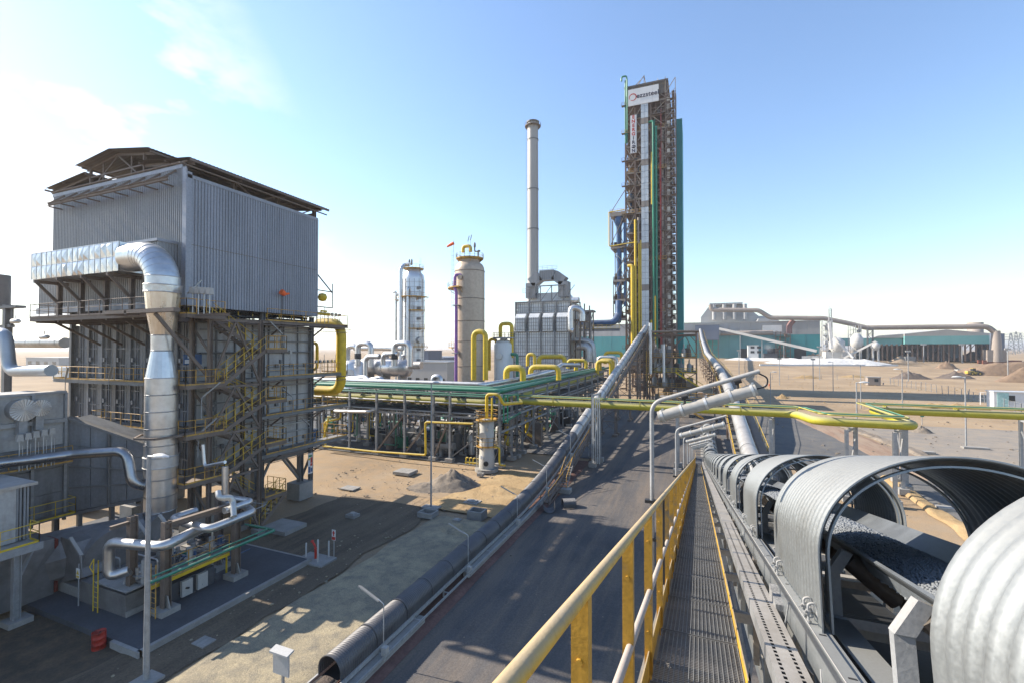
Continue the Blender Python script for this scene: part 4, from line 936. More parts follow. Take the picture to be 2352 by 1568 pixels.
for p, q in zip(ts_[:-1], ts_[1:]):
    for f0, f1 in zip(fz[:-1], fz[1:]):
        g = 0.006; o_ = random.uniform(0.02, 0.035); m = MB()
        m.add([tq(p+g, f0+g, o_), tq(q-g, f0+g, o_), tq(q-g, f1-g, o_), tq(p+g, f1-g, o_), tq(p+g, f0+g, -.02), tq(q-g, f0+g, -.02), tq(q-g, f1-g, -.02), tq(p+g, f1-g, -.02)], [(0, 1, 2, 3), (0, 4, 5, 1), (1, 5, 6, 2), (2, 6, 7, 3), (3, 7, 4, 0)]); part(m, 'plate', casing, TR)
m = MB()
for t_ in (0, 0.5, 0.99): m.beam(tq(t_, 0, .12), tq(t_, 1, .12), 0.16, 0.12)
for f in fz[1:3]: m.beam(tq(0, f, .1), tq(1, f, .1), 0.1, 0.08)
m.beam(tq(0, 1.02, 0), tq(1, 1.02, 0), 0.5, 0.16); m.beam(tq(0, -.02, 0), tq(1, -.02, 0), 0.4, 0.2)
for t_ in (0.1, 0.5, 0.9): q = tq(t_, 0, -.3); m.beam((q.x, q.y, 0), (q.x, q.y, q.z-.1), 0.25)
part(m, 'frame', steel, TR)
LC = thing('waste_heat_casing', 'grey panelled heat recovery casing at the left edge below the furnace', 'industrial unit', (-43, 12, 0))
ZT = at(150, 900, X=XL).z; ZB = at(150, 1180, X=XL).z
m = MB(); m.box((-46, 2, ZB), (XL-0.1, YL-0.05, ZT-0.05)); part(m, 'casing_core', casing, LC)
lv = [ZB+(ZT-ZB)*f for f in (0, .2, .4, .58, .78, 1)]
for i in range(8):
    for j in range(5):
        y_ = YL-(i+1)*1.7; m = MB(); m.box((XL-0.12, y_+0.03, lv[j]+0.03), (XL-random.uniform(0, .03), y_+1.67, lv[j+1]-0.03)); part(m, 'plate', casingl if j > 2 else casing, LC)
m = MB()
for i in range(9): y_ = YL-i*1.7; m.box((XL, y_-0.1, ZB-0.3), (XL+0.22, y_+0.05, ZT))
m.box((XL, 2, lv[4]-0.15), (XL+0.26, YL, lv[4]+0.12)); m.box((XL-0.6, 2, ZT-0.05), (XL+0.2, YL, ZT+0.12)); part(m, 'frame', steelm, LC)
m = MB(); m.box((XL, 2, lv[2]+0.3), (XL+1.0, YL, lv[2]+0.38)); part(m, 'walkway_floor', steel, LC); m = MB(); m.box((XL, YL-3.0, ZB+0.1), (XL+1.0, YL+0.2, ZB+0.2)); part(m, 'walkway_floor', steel, LC)
part(rail_mb([(XL+1.0, 2, lv[2]+0.38), (XL+1.0, YL, lv[2]+0.38)], 1.1, 1.5, 0.025), 'handrail', yst, LC)
part(rail_mb([(XL+1.0, YL-3, ZB+0.2), (XL+1.0, YL+0.2, ZB+0.2), (XL, YL+0.2, ZB+0.2)], 1.1, 1.0, 0.03), 'handrail', yel, LC)
m = MB()
for y_ in (6, 10, 14, YL-.3): m.ibeam((XL-.3, y_, 0), (XL-.3, y_, ZB), 0.3, 0.3); 
part(m, 'frame_legs', steel, LC, kind='stuff')
for (px, py, r, lb) in ((56, 941, 0.68, 'larger round silencer with crimped end cap on the left casing'), (94, 936, 0.52, 'smaller round silencer with crimped end cap on the left casing')):
    p = at(px, py, X=XL+0.7); t = thing('silencer', lb, 'silencer', (p.x, p.y, p.z-r), 'round silencers with crimped caps')
    m = MB(); m.tube([V(p.x-1.8, p.y, p.z), V(p.x, p.y, p.z)], r, 28); part(m, 'drum', alud, t)
    m = MB(); n = 48; vs = [(p.x+0.06, p.y, p.z)]
    for j in range(n): an = 2*pi*j/n; vs.append((p.x+(0.05 if j % 2 else 0.01), p.y+r*1.03*cos(an), p.z+r*1.03*sin(an)))
    vs += [(p.x-0.06, p.y+r*1.03*cos(2*pi*j/n), p.z+r*1.03*sin(2*pi*j/n)) for j in range(n)]
    m.add(vs, [(0, 1+j, 1+(j+1) % n) for j in range(n)]+[(1+j, 1+n+j, 1+n+(j+1) % n, 1+(j+1) % n) for j in range(n)]); part(m, 'end_cap', M('pale_aluminium_cap', (0.50, 0.47, 0.43), 0.5, 0.5, 0.1, 3), t)
    m = MB(); m.box((p.x-1.5, p.y-0.2, p.z-r-0.9), (p.x-0.1, p.y+0.2, p.z-r*0.8)); part(m, 'saddle', steelm, t)
ordn = ['farthest left lamp box of the row on the left casing', 'second lamp box from the left on the left casing', 'middle lamp box of the row on the left casing', 'fourth lamp box from the left on the left casing', 'lamp box of the left casing row nearest the tapering duct']
for i in range(5):
    p = at(45+i*18.5, 1005-i*4, X=XL+1.15); t = thing('junction_box', ordn[i], 'box', (p.x, p.y, lv[2]+.4), 'beige boxes on the left casing walkway')
    m = MB(); m.prism([(p.y-0.17, p.z-0.2), (p.y+0.17, p.z-0.2), (p.y+0.12, p.z+0.22), (p.y-0.12, p.z+0.22)], 'x', p.x-0.12, p.x+0.12); part(m, 'box_body', boxm, t)
    m = MB(); m.tube([V(p.x, p.y, lv[2]+.4), V(p.x, p.y, p.z-0.2)], 0.035, 6); m.tube([V(p.x, p.y+0.15, lv[2]+.4), V(p.x, p.y+.15, p.z-0.5)], 0.02, 6); part(m, 'stand_pipe', galv, t)
def pipething(name, label, pts, r, mat, cat='pipe', bend=None, n=16, band=0, group=None, sup=None):
    t = MB(); t.pipe(pts, r, bend, n, band)
    return solo(t, name, mat, label, cat, group)
pipething('steam_pipe', 'long aluminium clad pipe crossing the left casing and dropping into the round duct', [at(-60, 1070, X=-39.3), at(70, 1055, X=-39.3), at(160, 1043, X=-38.9), at(292, 1034, Y=18.6), at(303, 1110, Y=18.6), at(345, 1117, Y=19.6)], 0.31, polal, bend=0.9, n=20, band=1.6)
pipething('steam_pipe', 'thick pale elbow pipe at the left edge dropping then turning right', [at(-30, 762, Y=17.5), at(14, 766, Y=17.5), at(22, 852, Y=17.5), at(118, 850, Y=17.5)], 0.40, M('pale_blue_grey_pipe', (0.36, 0.39, 0.42), 0.4, 0.4, 0.1, 1), bend=1.1, n=20)
pipething('flue_pipe', 'thick dark grey horizontal pipe entering the furnace from the left edge', [at(-60, 787, Y=27), at(150, 787, Y=27)], 0.56, alud, n=20, band=3)
t = thing('vent_stack', 'dark round vent stack on a steel frame at the left edge', 'stack', at(0, 900, Y=24))
p = at(-4, 632, Y=24); q = at(0, 705, Y=24); m = MB(); m.lathe((p.x, p.y, 0), [(0.95, q.z), (0.95, p.z)], 20); part(m, 'shell', M('dark_grey_shell', (0.14, 0.13, 0.125), 0.5, 0.3, 0.2, 1), t)
m = MB(); c0 = at(18, 700, Y=24); m.ibeam((c0.x, 24, 8), (c0.x, 24, c0.z), 0.6, 0.6, 0.04); m.box((p.x-2, 23.6, q.z-0.25), (at(48, 705, Y=24).x, 24.4, q.z)); m.box((p.x-3, 23.8, q.z-2.2), (c0.x+1, 24.2, q.z-1.9)); m.box((c0.x+0.9, 23.9, q.z-2), (c0.x+1.0, 24.1, q.z)); part(m, 'frame', steel, t)
for (px, py, lb) in ((28, 738, 'small horizontal grey canister hanging at the left edge'), (94, 774, 'small horizontal canister hanging below the top front walkway')):
    p = at(px+8, py, Y=23); m = MB(); m.tube([V(p.x-0.65, p.y, p.z), V(p.x-0.6, p.y, p.z), V(p.x+0.5, p.y, p.z), V(p.x+0.6, p.y, p.z)], [0.12, 0.22, 0.22, 0.12], 14); m.tube([V(p.x, p.y, p.z), V(p.x, p.y, p.z+0.6)], 0.04, 6); solo(m, 'canister', alud, lb, 'canister')
# boxes at the lower left edge
BX = thing('duct_housing', 'pale grey box housing with ribbed end on a platform at the lower left edge', 'industrial unit', (-37, 11, 0))
XB = -35.4; yr0, yr1 = ypx(43, XB), ypx(76, XB); zt1 = at(76, 1112, X=XB).z
m = MB(); m.box((-40, 6, 4.2), (XB, yr0, zt1)); part(m, 'box_body', casingl, BX)
m = MB(); m.box((-40.2, 5.8, zt1), (XB+0.15, yr1+0.25, zt1+0.16)); part(m, 'lid', alud, BX)
for i in range(4):
    w_ = (yr1-yr0)/4; m = MB(); m.box((-40, yr0+w_*i+0.02, 4.2), (XB-0.02-0.05*(i % 2), yr0+w_*(i+1)-0.04, zt1-0.02)); part(m, 'side_rib', casing, BX)
m = MB(); m.box((-40, 6, 3.95), (-34.35, 13.9, 4.13)); m.box((-34.35, 6, 3.75), (-34.25, 13.95, 4.16)); part(m, 'platform', steelm, BX)
part(rail_mb([(-34.35, 6, 4.15), (-34.35, 13.8, 4.15), (-35.3, 13.8, 4.15)], 1.1, 1.5, 0.03), 'handrail', yel, BX)
m = MB(); m.ibeam((-34.5, 12.95, 0.3), (-34.5, 12.95, 3.8), 0.32, 0.32, 0.03, up=(0, 1, 0)); m.beam((-34.5, 13.1, 2.6), (-35.2, 14, 3.9), 0.15); part(m, 'column', steelm, BX)
m = MB(); m.ibeam((-34.5, 7.5, 0.3), (-34.5, 7.5, 3.8), 0.32, 0.32, 0.03, up=(0, 1, 0)); part(m, 'column', steelm, BX)
m = MB(); m.box((-35.0, 12.5, 0), (-34.0, 13.5, 0.3)); part(m, 'plinth', conc, BX)
AD = thing('air_duct', 'low dull aluminium duct with diamond creased sides at the lower left edge', 'duct', (-38, 12, 0))
XA = -35.85; ztd = at(125, 1235, X=XA).z; m = MB(); m.box((-39, 5, 0.3), (XA-0.02, 15.1, ztd)); part(m, 'duct_core', darkalu, AD)
for i in range(5):
    y_ = 15.1-(i+1)*2.0; m = MB(); m.add([(XA, y_+.02, .3), (XA, y_+1.98, .3), (XA, y_+1.98, ztd-.03), (XA, y_+.02, ztd-.03), (XA+.09, y_+1.1, 2.0)], [(0, 1, 4), (1, 2, 4), (2, 3, 4), (3, 0, 4)]); part(m, 'sheet_panel', darkalu, AD)
m = MB(); m.box((-39, 15.12, 0.4), (XA, 15.28, ztd-.1)); part(m, 'expansion_joint', redd, AD)
# fan casing
FN = thing('draught_fan', 'dusty grey fan scroll casing between the low duct and the round vertical duct', 'fan', (-34, 17.5, 0))
m = MB(); n = 22; sc = [(17.3+1.75*(1+0.10*i/n)*cos(pi*2*i/n), 2.3+1.5*(1+0.10*i/n)*sin(pi*2*i/n)) for i in range(n)]
m.prism(sc, 'x', -35.6, -33.6); part(m, 'scroll', darkalu, FN)
m = MB(); m.add([(-35.9, 15.4, 0.8), (-33.4, 15.4, 1.6), (-33.4, 16.6, 1.6), (-35.9, 16.6, 0.8), (-35.9, 15.4, 3.6), (-34.2, 15.4, 3.5), (-34.2, 16.6, 3.5), (-35.9, 16.6, 3.6)], [(0, 3, 2, 1), (4, 5, 6, 7), (0, 1, 5, 4), (1, 2, 6, 5), (2, 3, 7, 6), (3, 0, 4, 7)]); part(m, 'inlet_box', darkalu, FN)
m = MB(); m.tube([V(-37.4, 15.35, 1.9), V(-36.6, 16.2, 2.1), V(-35.2, 18.2, 2.5), V(-34.6, 19.4, 2.9)], [1.7, 1.65, 1.35, 1.1], 9, smooth=False); part(m, 'transition', darkalu, FN)
m = MB(); m.beam((-34.2, 18.4, 2.4), (-34.4, 20.0, 3.4), 1.5, 1.4); part(m, 'outlet_duct', darkalu, FN)
m = MB(); m.box((-36.2, 15.4, 0.1), (-32.8, 19.2, 0.9)); part(m, 'plinth', conc, FN)

# ---- pad, pipe skid in front
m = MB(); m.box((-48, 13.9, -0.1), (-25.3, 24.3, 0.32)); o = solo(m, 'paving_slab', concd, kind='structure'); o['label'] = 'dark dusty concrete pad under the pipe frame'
m = MB(); m.box((-25.32, 13.8, -0.1), (-25.1, 24.4, 0.335)); m.box((-27.4, 13.72, -.1), (-25.1, 13.9, 0.335)); m.box((-32, 24.3, -.1), (-25.3, 24.45, .33)); solo(m, 'slab_edge', conc, kind='structure')['label'] = 'rough pale edge of the concrete pad'
m = MB(); a = at(672, 1213, Z=0); m.box((-33.4, 27.0, 0), (-30.6, 29.2, 0.35)); solo(m, 'concrete_slab', conc, 'pale concrete slab in the shade beside the furnace stairs', 'slab')
SK = thing('pipe_stand', 'brown steel frame of heavy columns carrying silver pipes on the concrete pad', 'steel frame', (-28.5, 17.5, 0.32))
cols = [(-29.45, 15.75, 5.6), (-27.55, 16.4, 5.35), (-27.6, 20.6, 5.2), (-29.8, 21.0, 5.2)]
for X, Y, z in cols:
    m = MB(); m.ibeam((X, Y, 0.6), (X, Y, z), 0.36, 0.40, 0.03); part(m, 'column', brown, SK)
    m = MB(); m.box((X-0.5, Y-0.5, 0.32), (X+0.5, Y+0.5, 0.62)); m.prism([(X-0.42, 0.62), (X+0.42, 0.62), (X+0.18, 1.25), (X-0.18, 1.25)], 'y', Y-0.03, Y+0.03); part(m, 'foot', conc, SK)
m = MB(); m.ibeam((-27.55, 16.4, 5.1), (-27.6, 20.6, 5.0), 0.3, 0.35, 0.03); part(m, 'top_beam', brown, SK)
m = MB(); m.ibeam((-29.45, 14.7, 5.3), (-29.45, 15.9, 5.3), 0.2, 0.2, 0.02); part(m, 'cantilever', brown, SK)
m = MB(); m.box((-29.4, 15.9, 1.9), (-28.0, 20.4, 2.0)); part(m, 'mid_floor', steel, SK)
m = MB(); m.box((-28.0, 15.9, 1.75), (-27.9, 20.4, 1.95)); part(m, 'kick_plate', yel, SK)
part(rail_mb([(-27.95, 16.6, 2.0), (-27.95, 20.4, 2.0)], 1.1, 1.2, 0.025), 'handrail', yst, SK)
p0, p1, p2, p3 = [at(*q, Z=4.3) for q in ((248, 1243), (375, 1255), (455, 1215), (590, 1172))]
pts = [at(300, 1308, Y=p0.y+0.6), V(p0.x+0.1, p0.y, 2.35), V(p0.x+0.1, p0.y, 4.3), V(p1.x, p1.y, 4.3), V(p2.x-0.05, p2.y, 4.3)]
pipething('steam_pipe', 'shiny silver pipe bending down in a square loop in front of the brown columns', pts, 0.27, alu, bend=0.5, n=20, band=1.2)
q0, q1, q2, q3, q4 = [at(*q, Z=4.6) for q in ((410, 1195), (480, 1215), (580, 1175), (560, 1158), (515, 1158))]
pipething('steam_pipe', 'shiny silver pipe running along behind the brown top beam', [at(450, 1172, Z=4.6), at(395, 1190, Z=4.6), q1, q2, q3, at(500, 1150, Z=4.6)], 0.24, alu, bend=0.45, n=18, band=1.3)
pipething('steam_pipe', 'upper silver loop pipe below the bare vent elbow', [at(520, 1142, Z=5.2), at(580, 1150, Z=5.2), at(515, 1172, Z=5.2)], 0.2, alu, bend=0.4, n=16, band=1.0)
pipething('vent_pipe', 'short open vent elbow curling up above the silver pipes', [at(501, 1128, Z=6.3), at(503, 1143, Z=6.0), at(530, 1141, Z=5.9), at(535, 1152, Z=5.6), at(537, 1185, Z=4.9)], 0.17, M('bare_light_pipe', (0.5, 0.49, 0.46), 0.4, 0.5, 0.1, 2), bend=0.35, n=14)
pipething('vent_pipe', 'vertical silver vent pipe with a valve standing in front of the stairs', [at(517, 1150, Y=20.5), at(517, 1070, Y=20.5)], 0.19, alu, n=14, band=0.8)
pipething('vent_pipe', 'thin silver elbow pipe rising left of the silver vent pipe', [at(517, 1060, Y=20.5), at(470, 1070, Y=20.5), at(466, 1020, Y=20.5)], 0.11, alu, bend=0.25, n=12)
g0 = at(342, 1338, Z=3.0); g1 = at(632, 1216, Z=3.0); g2 = at(575, 1205, Z=3.0)
pipething('water_pipe', 'long green pipe running low along the brown pipe frame', [g0, g1, g2], 0.085, green, bend=0.2, n=12)
pipething('water_pipe', 'thinner green pipe just inside the long green one', [g0+V(-0.25, 0.3, 0.15), g1+V(-0.3, -0.3, 0.15), g2+V(-0.1, -0.3, 0.15)], 0.05, green, bend=0.2, n=10)
pipething('conduit', 'thin pale conduit sloping along the brown pipe frame', [at(376, 1240, Y=16.0), at(378, 1262, Y=16.0), at(612, 1157, Z=3.9), at(560, 1150, Z=3.9)], 0.03, steelm, bend=0.1, n=8)
VS = thing('valve_skid', 'clutter of pumps, valves and small pipes inside the brown pipe frame', 'pump skid', (-29, 18, 0.32))
rnd = random.Random(9)
for k in range(26):
    x_, y_ = rnd.uniform(-31.8, -28.2), rnd.uniform(15.6, 21); z_ = rnd.choice([0.4, 2.05, 2.05]); m = MB(); h_ = rnd.uniform(0.5, 1.4); r_ = rnd.uniform(0.05, 0.16)
    m.tube([V(x_, y_, z_), V(x_, y_, z_+h_)], r_, 10); m.tube([V(x_, y_, z_+h_*0.6), V(x_+rnd.uniform(-.6, .6), y_+rnd.uniform(-.6, .6), z_+h_*0.6)], r_*0.7, 8); m.tube([V(x_, y_, z_+h_*0.3), V(x_, y_, z_+h_*0.36)], r_*2, 10)
    part(m, 'valve', rnd.choice([steelm, alud, dark, blue, steel, galv]), VS)
for k in range(14):
    y_ = rnd.uniform(15.5, 21); x_ = rnd.uniform(-31, -28.5); z_ = rnd.uniform(0.8, 3.6); L_ = rnd.uniform(1, 3); m = MB()
    d_ = V(0, L_, 0) if k % 2 else V(-L_, 0, 0); m.pipe([V(x_, y_, 0.4), V(x_, y_, z_), V(x_, y_, z_)+d_], rnd.choice([0.04, 0.06, 0.1]), 0.15, 8); part(m, 'small_pipe', rnd.choice([alu, green, steelm, blue, alud, yel]), VS)
m = MB(); m.box((-30.4, 16.2, 0.32), (-28.2, 19.6, 1.4)); part(m, 'skid_base', concd, VS)
m = MB(); m.box((-28.1, 17.5, 0.5), (-27.9, 18.1, 1.4)); m.box((-28.1, 18.4, 0.5), (-27.9, 19.0, 1.4)); part(m, 'cabinet', boxm, VS)
def ladder(p, h, label, mat=yel):
    t = thing('ladder', label, 'ladder', p, 'yellow ladders on the pipe skid'); x_, y_, z_ = p; m = MB()
    for dx in (-0.22, 0.22): m.tube([V(x_+dx, y_, z_), V(x_+dx, y_, z_+h+1.0)], 0.03, 7)
    m.tube(fil([V(x_-0.22, y_+0.0, z_+h+0.2), V(x_-0.3, y_-0.15, z_+h+0.6), V(x_-0.22, y_, z_+h+1.0)], 0.1), 0.025, 6); part(m, 'rails', mat, t)
    m = MB(); 
    for i in range(int(h/0.28)): m.tube([V(x_-0.22, y_, z_+0.25+i*0.28), V(x_+0.22, y_, z_+0.25+i*0.28)], 0.015, 6)
    part(m, 'rungs', mat, t)
p = at(219, 1404, Z=0.32); ladder((p.x, p.y, 0.32), 1.9, 'yellow ladder left of the square silver pipe loop')
p = at(351, 1418, Z=0.32); ladder((p.x, p.y, 0.32), 1.9, 'yellow ladder behind the tall lamp post', yst)
t = thing('pump_platform', 'small raised concrete and steel platform behind the yellow ladder', 'platform', (-31, 15.5, 0.32)); p = at(219, 1404, Z=0.32)
m = MB(); m.box((p.x-2.2, p.y+0.3, 0.32), (p.x+2.2, p.y+3.0, 1.5)); part(m, 'plinth', M('shade_dark_concrete', (0.13, 0.125, 0.12), .85, 0, .25, 1.2, bump=.3, bs=12), t); m = MB(); m.box((p.x-0.5, p.y+0.2, 1.72), (p.x+2.4, p.y+2.5, 1.8)); part(m, 'deck', steelm, t)  # plinth concrete darkened in colour to stand for local shade
p = at(180, 1390, Z=0.32); t = thing('warning_sign', 'thin post with small yellow triangle sign beside the low duct', 'sign', p)
m = MB(); m.tube([V(p.x, p.y, 0.32), V(p.x, p.y, 2.7)], 0.035, 8); part(m, 'post', steelm, t); m = MB(); m.box((p.x-0.17, p.y-0.05, 1.9), (p.x+0.17, p.y-0.035, 2.45)); part(m, 'plate', white, t)
m = MB(); m.prism([(p.x-0.13, 2.12), (p.x+0.13, 2.12), (p.x, 2.38)], 'y', p.y-0.06, p.y-0.052); m.box((p.x-0.13, p.y-0.06, 1.94), (p.x+0.13, p.y-0.052, 2.05)); part(m, 'symbol', yel, t)
# red drum
p = at(227, 1488, Z=0); t = thing('oil_drum', 'battered red oil drum standing in the dark soil near the slab corner', 'drum', (p.x, p.y, 0))
m = MB(); m.lathe((p.x, p.y, -0.03), [(0.29, 0), (0.295, 0.02), (0.285, 0.04), (0.285, 0.29), (0.30, 0.30), (0.285, 0.32), (0.285, 0.58), (0.30, 0.60), (0.285, 0.61), (0.285, 0.86), (0.295, 0.88), (0.28, 0.885), (0.27, 0.86), (0.0, 0.86)], 28)
part(m, 'body', M('chipped_red_drum', (0.27, 0.022, 0.014), 0.5, 0.1, 0.2, 3, second=(0.04, 0.02, 0.02), sw=0.35, bump=0.2), t)
m = MB(); m.lathe((p.x+0.1, p.y, 0.84), [(0.04, 0), (0.04, 0.02), (0, 0.02)], 10); part(m, 'bung', dark, t)
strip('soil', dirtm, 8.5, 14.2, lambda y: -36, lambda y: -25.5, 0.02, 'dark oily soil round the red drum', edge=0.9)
# hydrant with bollards
p = at(722, 1287, Z=0); HX, HY = p.x, p.y
m = MB(); m.box((HX-1.2, HY-0.7, 0), (HX+1.3, HY+0.8, 0.14)); solo(m, 'hydrant_slab', conc, 'small concrete slab under the red hydrant', 'slab')
for (px, py, h, lb) in ((703, 1284, 1.25, 'white bollard left of the red hydrant'), (730, 1292, 1.7, 'tall white bollard in front of the red hydrant'), (755, 1279, 1.25, 'white bollard between the red hydrant and the sign')):
    q = at(px, py, Z=0.1); m = MB(); m.lathe((q.x, q.y, 0), [(0.06, 0), (0.06, h), (0.03, h+0.04), (0, h+0.05)], 12); solo(m, 'bollard', offw, lb, 'bollard', 'bollards round the hydrant')
q = at(725, 1282, Z=0.1); t = thing('fire_hydrant', 'red fire hydrant monitor on the small concrete slab', 'hydrant', (q.x, q.y, 0.1))
m = MB(); m.lathe((q.x, q.y, 0.1), [(0.11, 0), (0.09, 0.05), (0.09, 0.65), (0.12, 0.68), (0.12, 0.75), (0, 0.78)], 14); part(m, 'barrel', redm, t)
m = MB(); m.tube([V(q.x, q.y, 0.85), V(q.x-0.1, q.y, 1.05), V(q.x-0.38, q.y, 1.35)], [0.07, 0.08, 0.06], 10); m.tube([V(q.x-0.32, q.y-0.12, 1.3), V(q.x-0.32, q.y+0.12, 1.3)], 0.05, 10); part(m, 'nozzle', redm, t)
q = at(767, 1276, Z=0.1); t = thing('hydrant_sign', 'red and white fire point sign on a thin post right of the hydrant', 'sign', (q.x, q.y, 0))
m = MB(); m.tube([V(q.x, q.y, 0), V(q.x, q.y, 2.0)], 0.025, 8); part(m, 'post', offw, t); m = MB(); m.box((q.x-0.17, q.y-0.04, 1.25), (q.x+0.17, q.y-0.03, 2.0)); part(m, 'plate', white, t)
m = MB(); m.box((q.x-0.15, q.y-0.05, 1.28), (q.x+0.15, q.y-0.042, 1.5)); m.box((q.x-0.05, q.y-0.05, 1.55), (q.x+0.05, q.y-0.042, 1.92)); m.box((q.x-0.1, q.y-0.052, 1.72), (q.x+0.1, q.y-0.043, 1.84)); part(m, 'symbol', redm, t)
# manholes, slabs and boxes on the sand
def slab(px, py, w, d, h, label, two=False, ring_=False):
    p = at(px, py, Z=0); t = thing('manhole_slab', label, 'manhole', (p.x, p.y, 0))
    if ring_:
        m = MB(); a_ = 0.14
        for A, B in (((p.x-w/2, p.y-d/2), (p.x+w/2, p.y-d/2+a_)), ((p.x-w/2, p.y+d/2-a_), (p.x+w/2, p.y+d/2)), ((p.x-w/2, p.y-d/2+a_), (p.x-w/2+a_, p.y+d/2-a_)), ((p.x+w/2-a_, p.y-d/2+a_), (p.x+w/2, p.y+d/2-a_))): m.box((A[0], A[1], 0), (B[0], B[1], h))
        part(m, 'curb', conc, t); m = MB(); m.box((p.x-w/2+a_, p.y-d/2+a_, 0), (p.x+w/2-a_, p.y+d/2-a_, 0.08)); part(m, 'pit_bottom', dirtm, t)
    else:
        n = 3 if two else 1
        for i in range(n):
            m = MB(); m.box((p.x-w/2+w*i/n+0.015, p.y-d/2, 0), (p.x-w/2+w*(i+1)/n-0.015, p.y+d/2, h)); part(m, 'cover_slab', conc, t)
        if not two:
            m = MB(); m.box((p.x-w*0.3, p.y-d*0.3, h), (p.x+w*0.3, p.y+d*0.3, h+0.1)); part(m, 'raised_lid', conc, t)
            m = MB(); m.lathe((p.x, p.y, h+0.1), [(0.22, 0), (0.2, 0.06), (0, 0.07)], 16); part(m, 'iron_cap', steelm, t)
slab(931, 1086, 2.3, 1.9, 0.35, 'large pale three piece concrete slab on the sand', two=True)
slab(804, 1121, 1.8, 1.3, 0.12, 'flat paired concrete cover left of the thin lamp post', two=True)
slab(1085, 1153, 1.5, 1.2, 0.12, 'round capped manhole on the orange sand')
slab(1050, 1197, 1.2, 0.9, 0.12, 'round capped manhole in the shade by the gravel')
slab(983, 1184, 1.5, 1.2, 0.45, 'open square concrete pit beside the thin lamp post foot', ring_=True)
slab(1096, 1189, 1.4, 1.2, 0.75, 'tall open square concrete box near the covered conveyor', ring_=True)
slab(1104, 1092, 0.7, 0.6, 0.35, 'small square concrete box beside the white vessel', ring_=True)
slab(810, 1187, 1.0, 0.8, 0.3, 'small dark concrete block alone in the shaded sand')
slab(468, 1475, 0.9, 0.7, 0.08, 'flat grey cover plate beside the concrete pad edge', two=True)
heap('rubble_heap', heapm, (at(1040, 1112, Z=0).x, at(1040, 1112, Z=0).y, 0), 3.2, 2.6, 1.7, 'cone of grey rubble on the sand near the white vessel', 'rubble heap', seed=2)
heap('rubble_heap', heapm, (at(990, 1118, Z=0).x-0.5, at(990, 1118, Z=0).y, 0), 2.6, 2.0, 0.35, 'low spread of grey gravel left of the rubble cone', 'rubble heap', seed=5)
heap('sand_heap', sandbump, (at(1150, 1125, Z=0).x, at(1150, 1125, Z=0).y, 0), 3.5, 2.2, 0.5, 'low orange sand ridge beside the covered conveyor', 'sand heap', seed=8)
heap('gravel_heap', gravelm, (at(1060, 1222, Z=0).x, at(1060, 1222, Z=0).y, 0), 3.2, 1.5, 0.7, 'rounded end of the gravel strip by the pits', 'gravel heap', seed=4)
def rocks(n, x0, x1, y0, y1, s0, s1, mat, label, seed):
    r = random.Random(seed); m = MB()
    for i in range(n):
        x_, y_ = r.uniform(x0, x1), r.uniform(y0, y1); s_ = s0*(s1/s0)**(r.random()**3); z_ = gz(x_, y_)+0.02+0.2*s_
        m.add([(x_+v[0]*s_*r.uniform(.6, 1.2), y_+v[1]*s_*r.uniform(.6, 1.2), z_+v[2]*s_*0.6) for v in ico], icf)
    o = solo(m, 'scattered_stones', mat, kind='stuff'); o['label'] = label
rocks(900, -26, -16, 4, 36, 0.02, 0.13, gravelm, 'loose pale stones along the gravel strip', 1)
rocks(500, -13, 3, 12, 58, 0.015, 0.09, heapm, 'small stones and litter on the dark road', 2)
rocks(700, 14, 80, 40, 130, 0.05, 0.3, heapm, 'loose stones on the open ground at the right', 3)
rocks(500, -40, -17, 34, 52, 0.03, 0.16, heapm, 'loose stones on the sand in front of the pipe rack', 4)
# street lamps near
def street_lamp(p, h, label, arm=(1, 0), hd=1.0, r=0.09, group='street lamps'):
    x_, y_, z_ = p; t = thing('street_lamp', label, 'lamp post', p, group); a = V(arm[0], arm[1], 0).normalized()
    m = MB(); m.tube([V(x_, y_, z_-0.1), V(x_, y_, z_+h*0.5), V(x_, y_, z_+h)], [r, r*0.8, r*0.6], 10); part(m, 'pole', steelm, t)
    m = MB(); b = V(x_, y_, z_+h); m.tube([b-a*0.05, b+a*0.25*hd], 0.04*hd, 8); c = b+a*0.62*hd+V(0, 0, 0.02)
    n = 10; vs = []
    for (u, w_, hh) in ((-0.45, 0.02, 0.02), (-0.3, 0.13, 0.1), (0, 0.17, 0.15), (0.3, 0.13, 0.10), (0.45, 0.02, 0.02)):
        for j in range(n):
            an = 2*pi*j/n; s_ = sin(an); vs.append(c+a*u*hd+V(-a.y, a.x, 0)*w_*hd*cos(an)+V(0, 0, (hh if s_ > 0 else hh*0.4)*hd*s_))
    m.add(vs, [(i*n+j, i*n+(j+1) % n, (i+1)*n+(j+1) % n, (i+1)*n+j) for i in range(4) for j in range(n)], True); part(m, 'lamp_head', M('pale_lamp_head', (0.5, 0.5, 0.49), 0.4, 0.1, 0.05, 5), t)
p = at(336, 1565, Z=0); q = at(344, 1047, Y=p.y); street_lamp((p.x, p.y, 0), q.z, 'tall grey street lamp in the left foreground before the round duct', (1, 0.1), 1.15, 0.13)
m = MB(); m.box((p.x-0.5, p.y-0.5, 0), (p.x+0.5, p.y+0.5, 0.12)); solo(m, 'lamp_foot', conc, 'concrete foot of the tall foreground street lamp', 'foundation')
p = at(990, 1165, Z=0); q = at(990, 878, Y=p.y); street_lamp((p.x, p.y, 0), q.z, 'thin street lamp on the sand in front of the pipe rack', (1, -0.3), 1.1)
m = MB(); m.box((p.x-0.8, p.y-0.5, 0), (p.x+0.9, p.y+0.4, 0.15)); solo(m, 'lamp_foot', conc, 'flat concrete foot of the thin lamp by the pits', 'foundation')
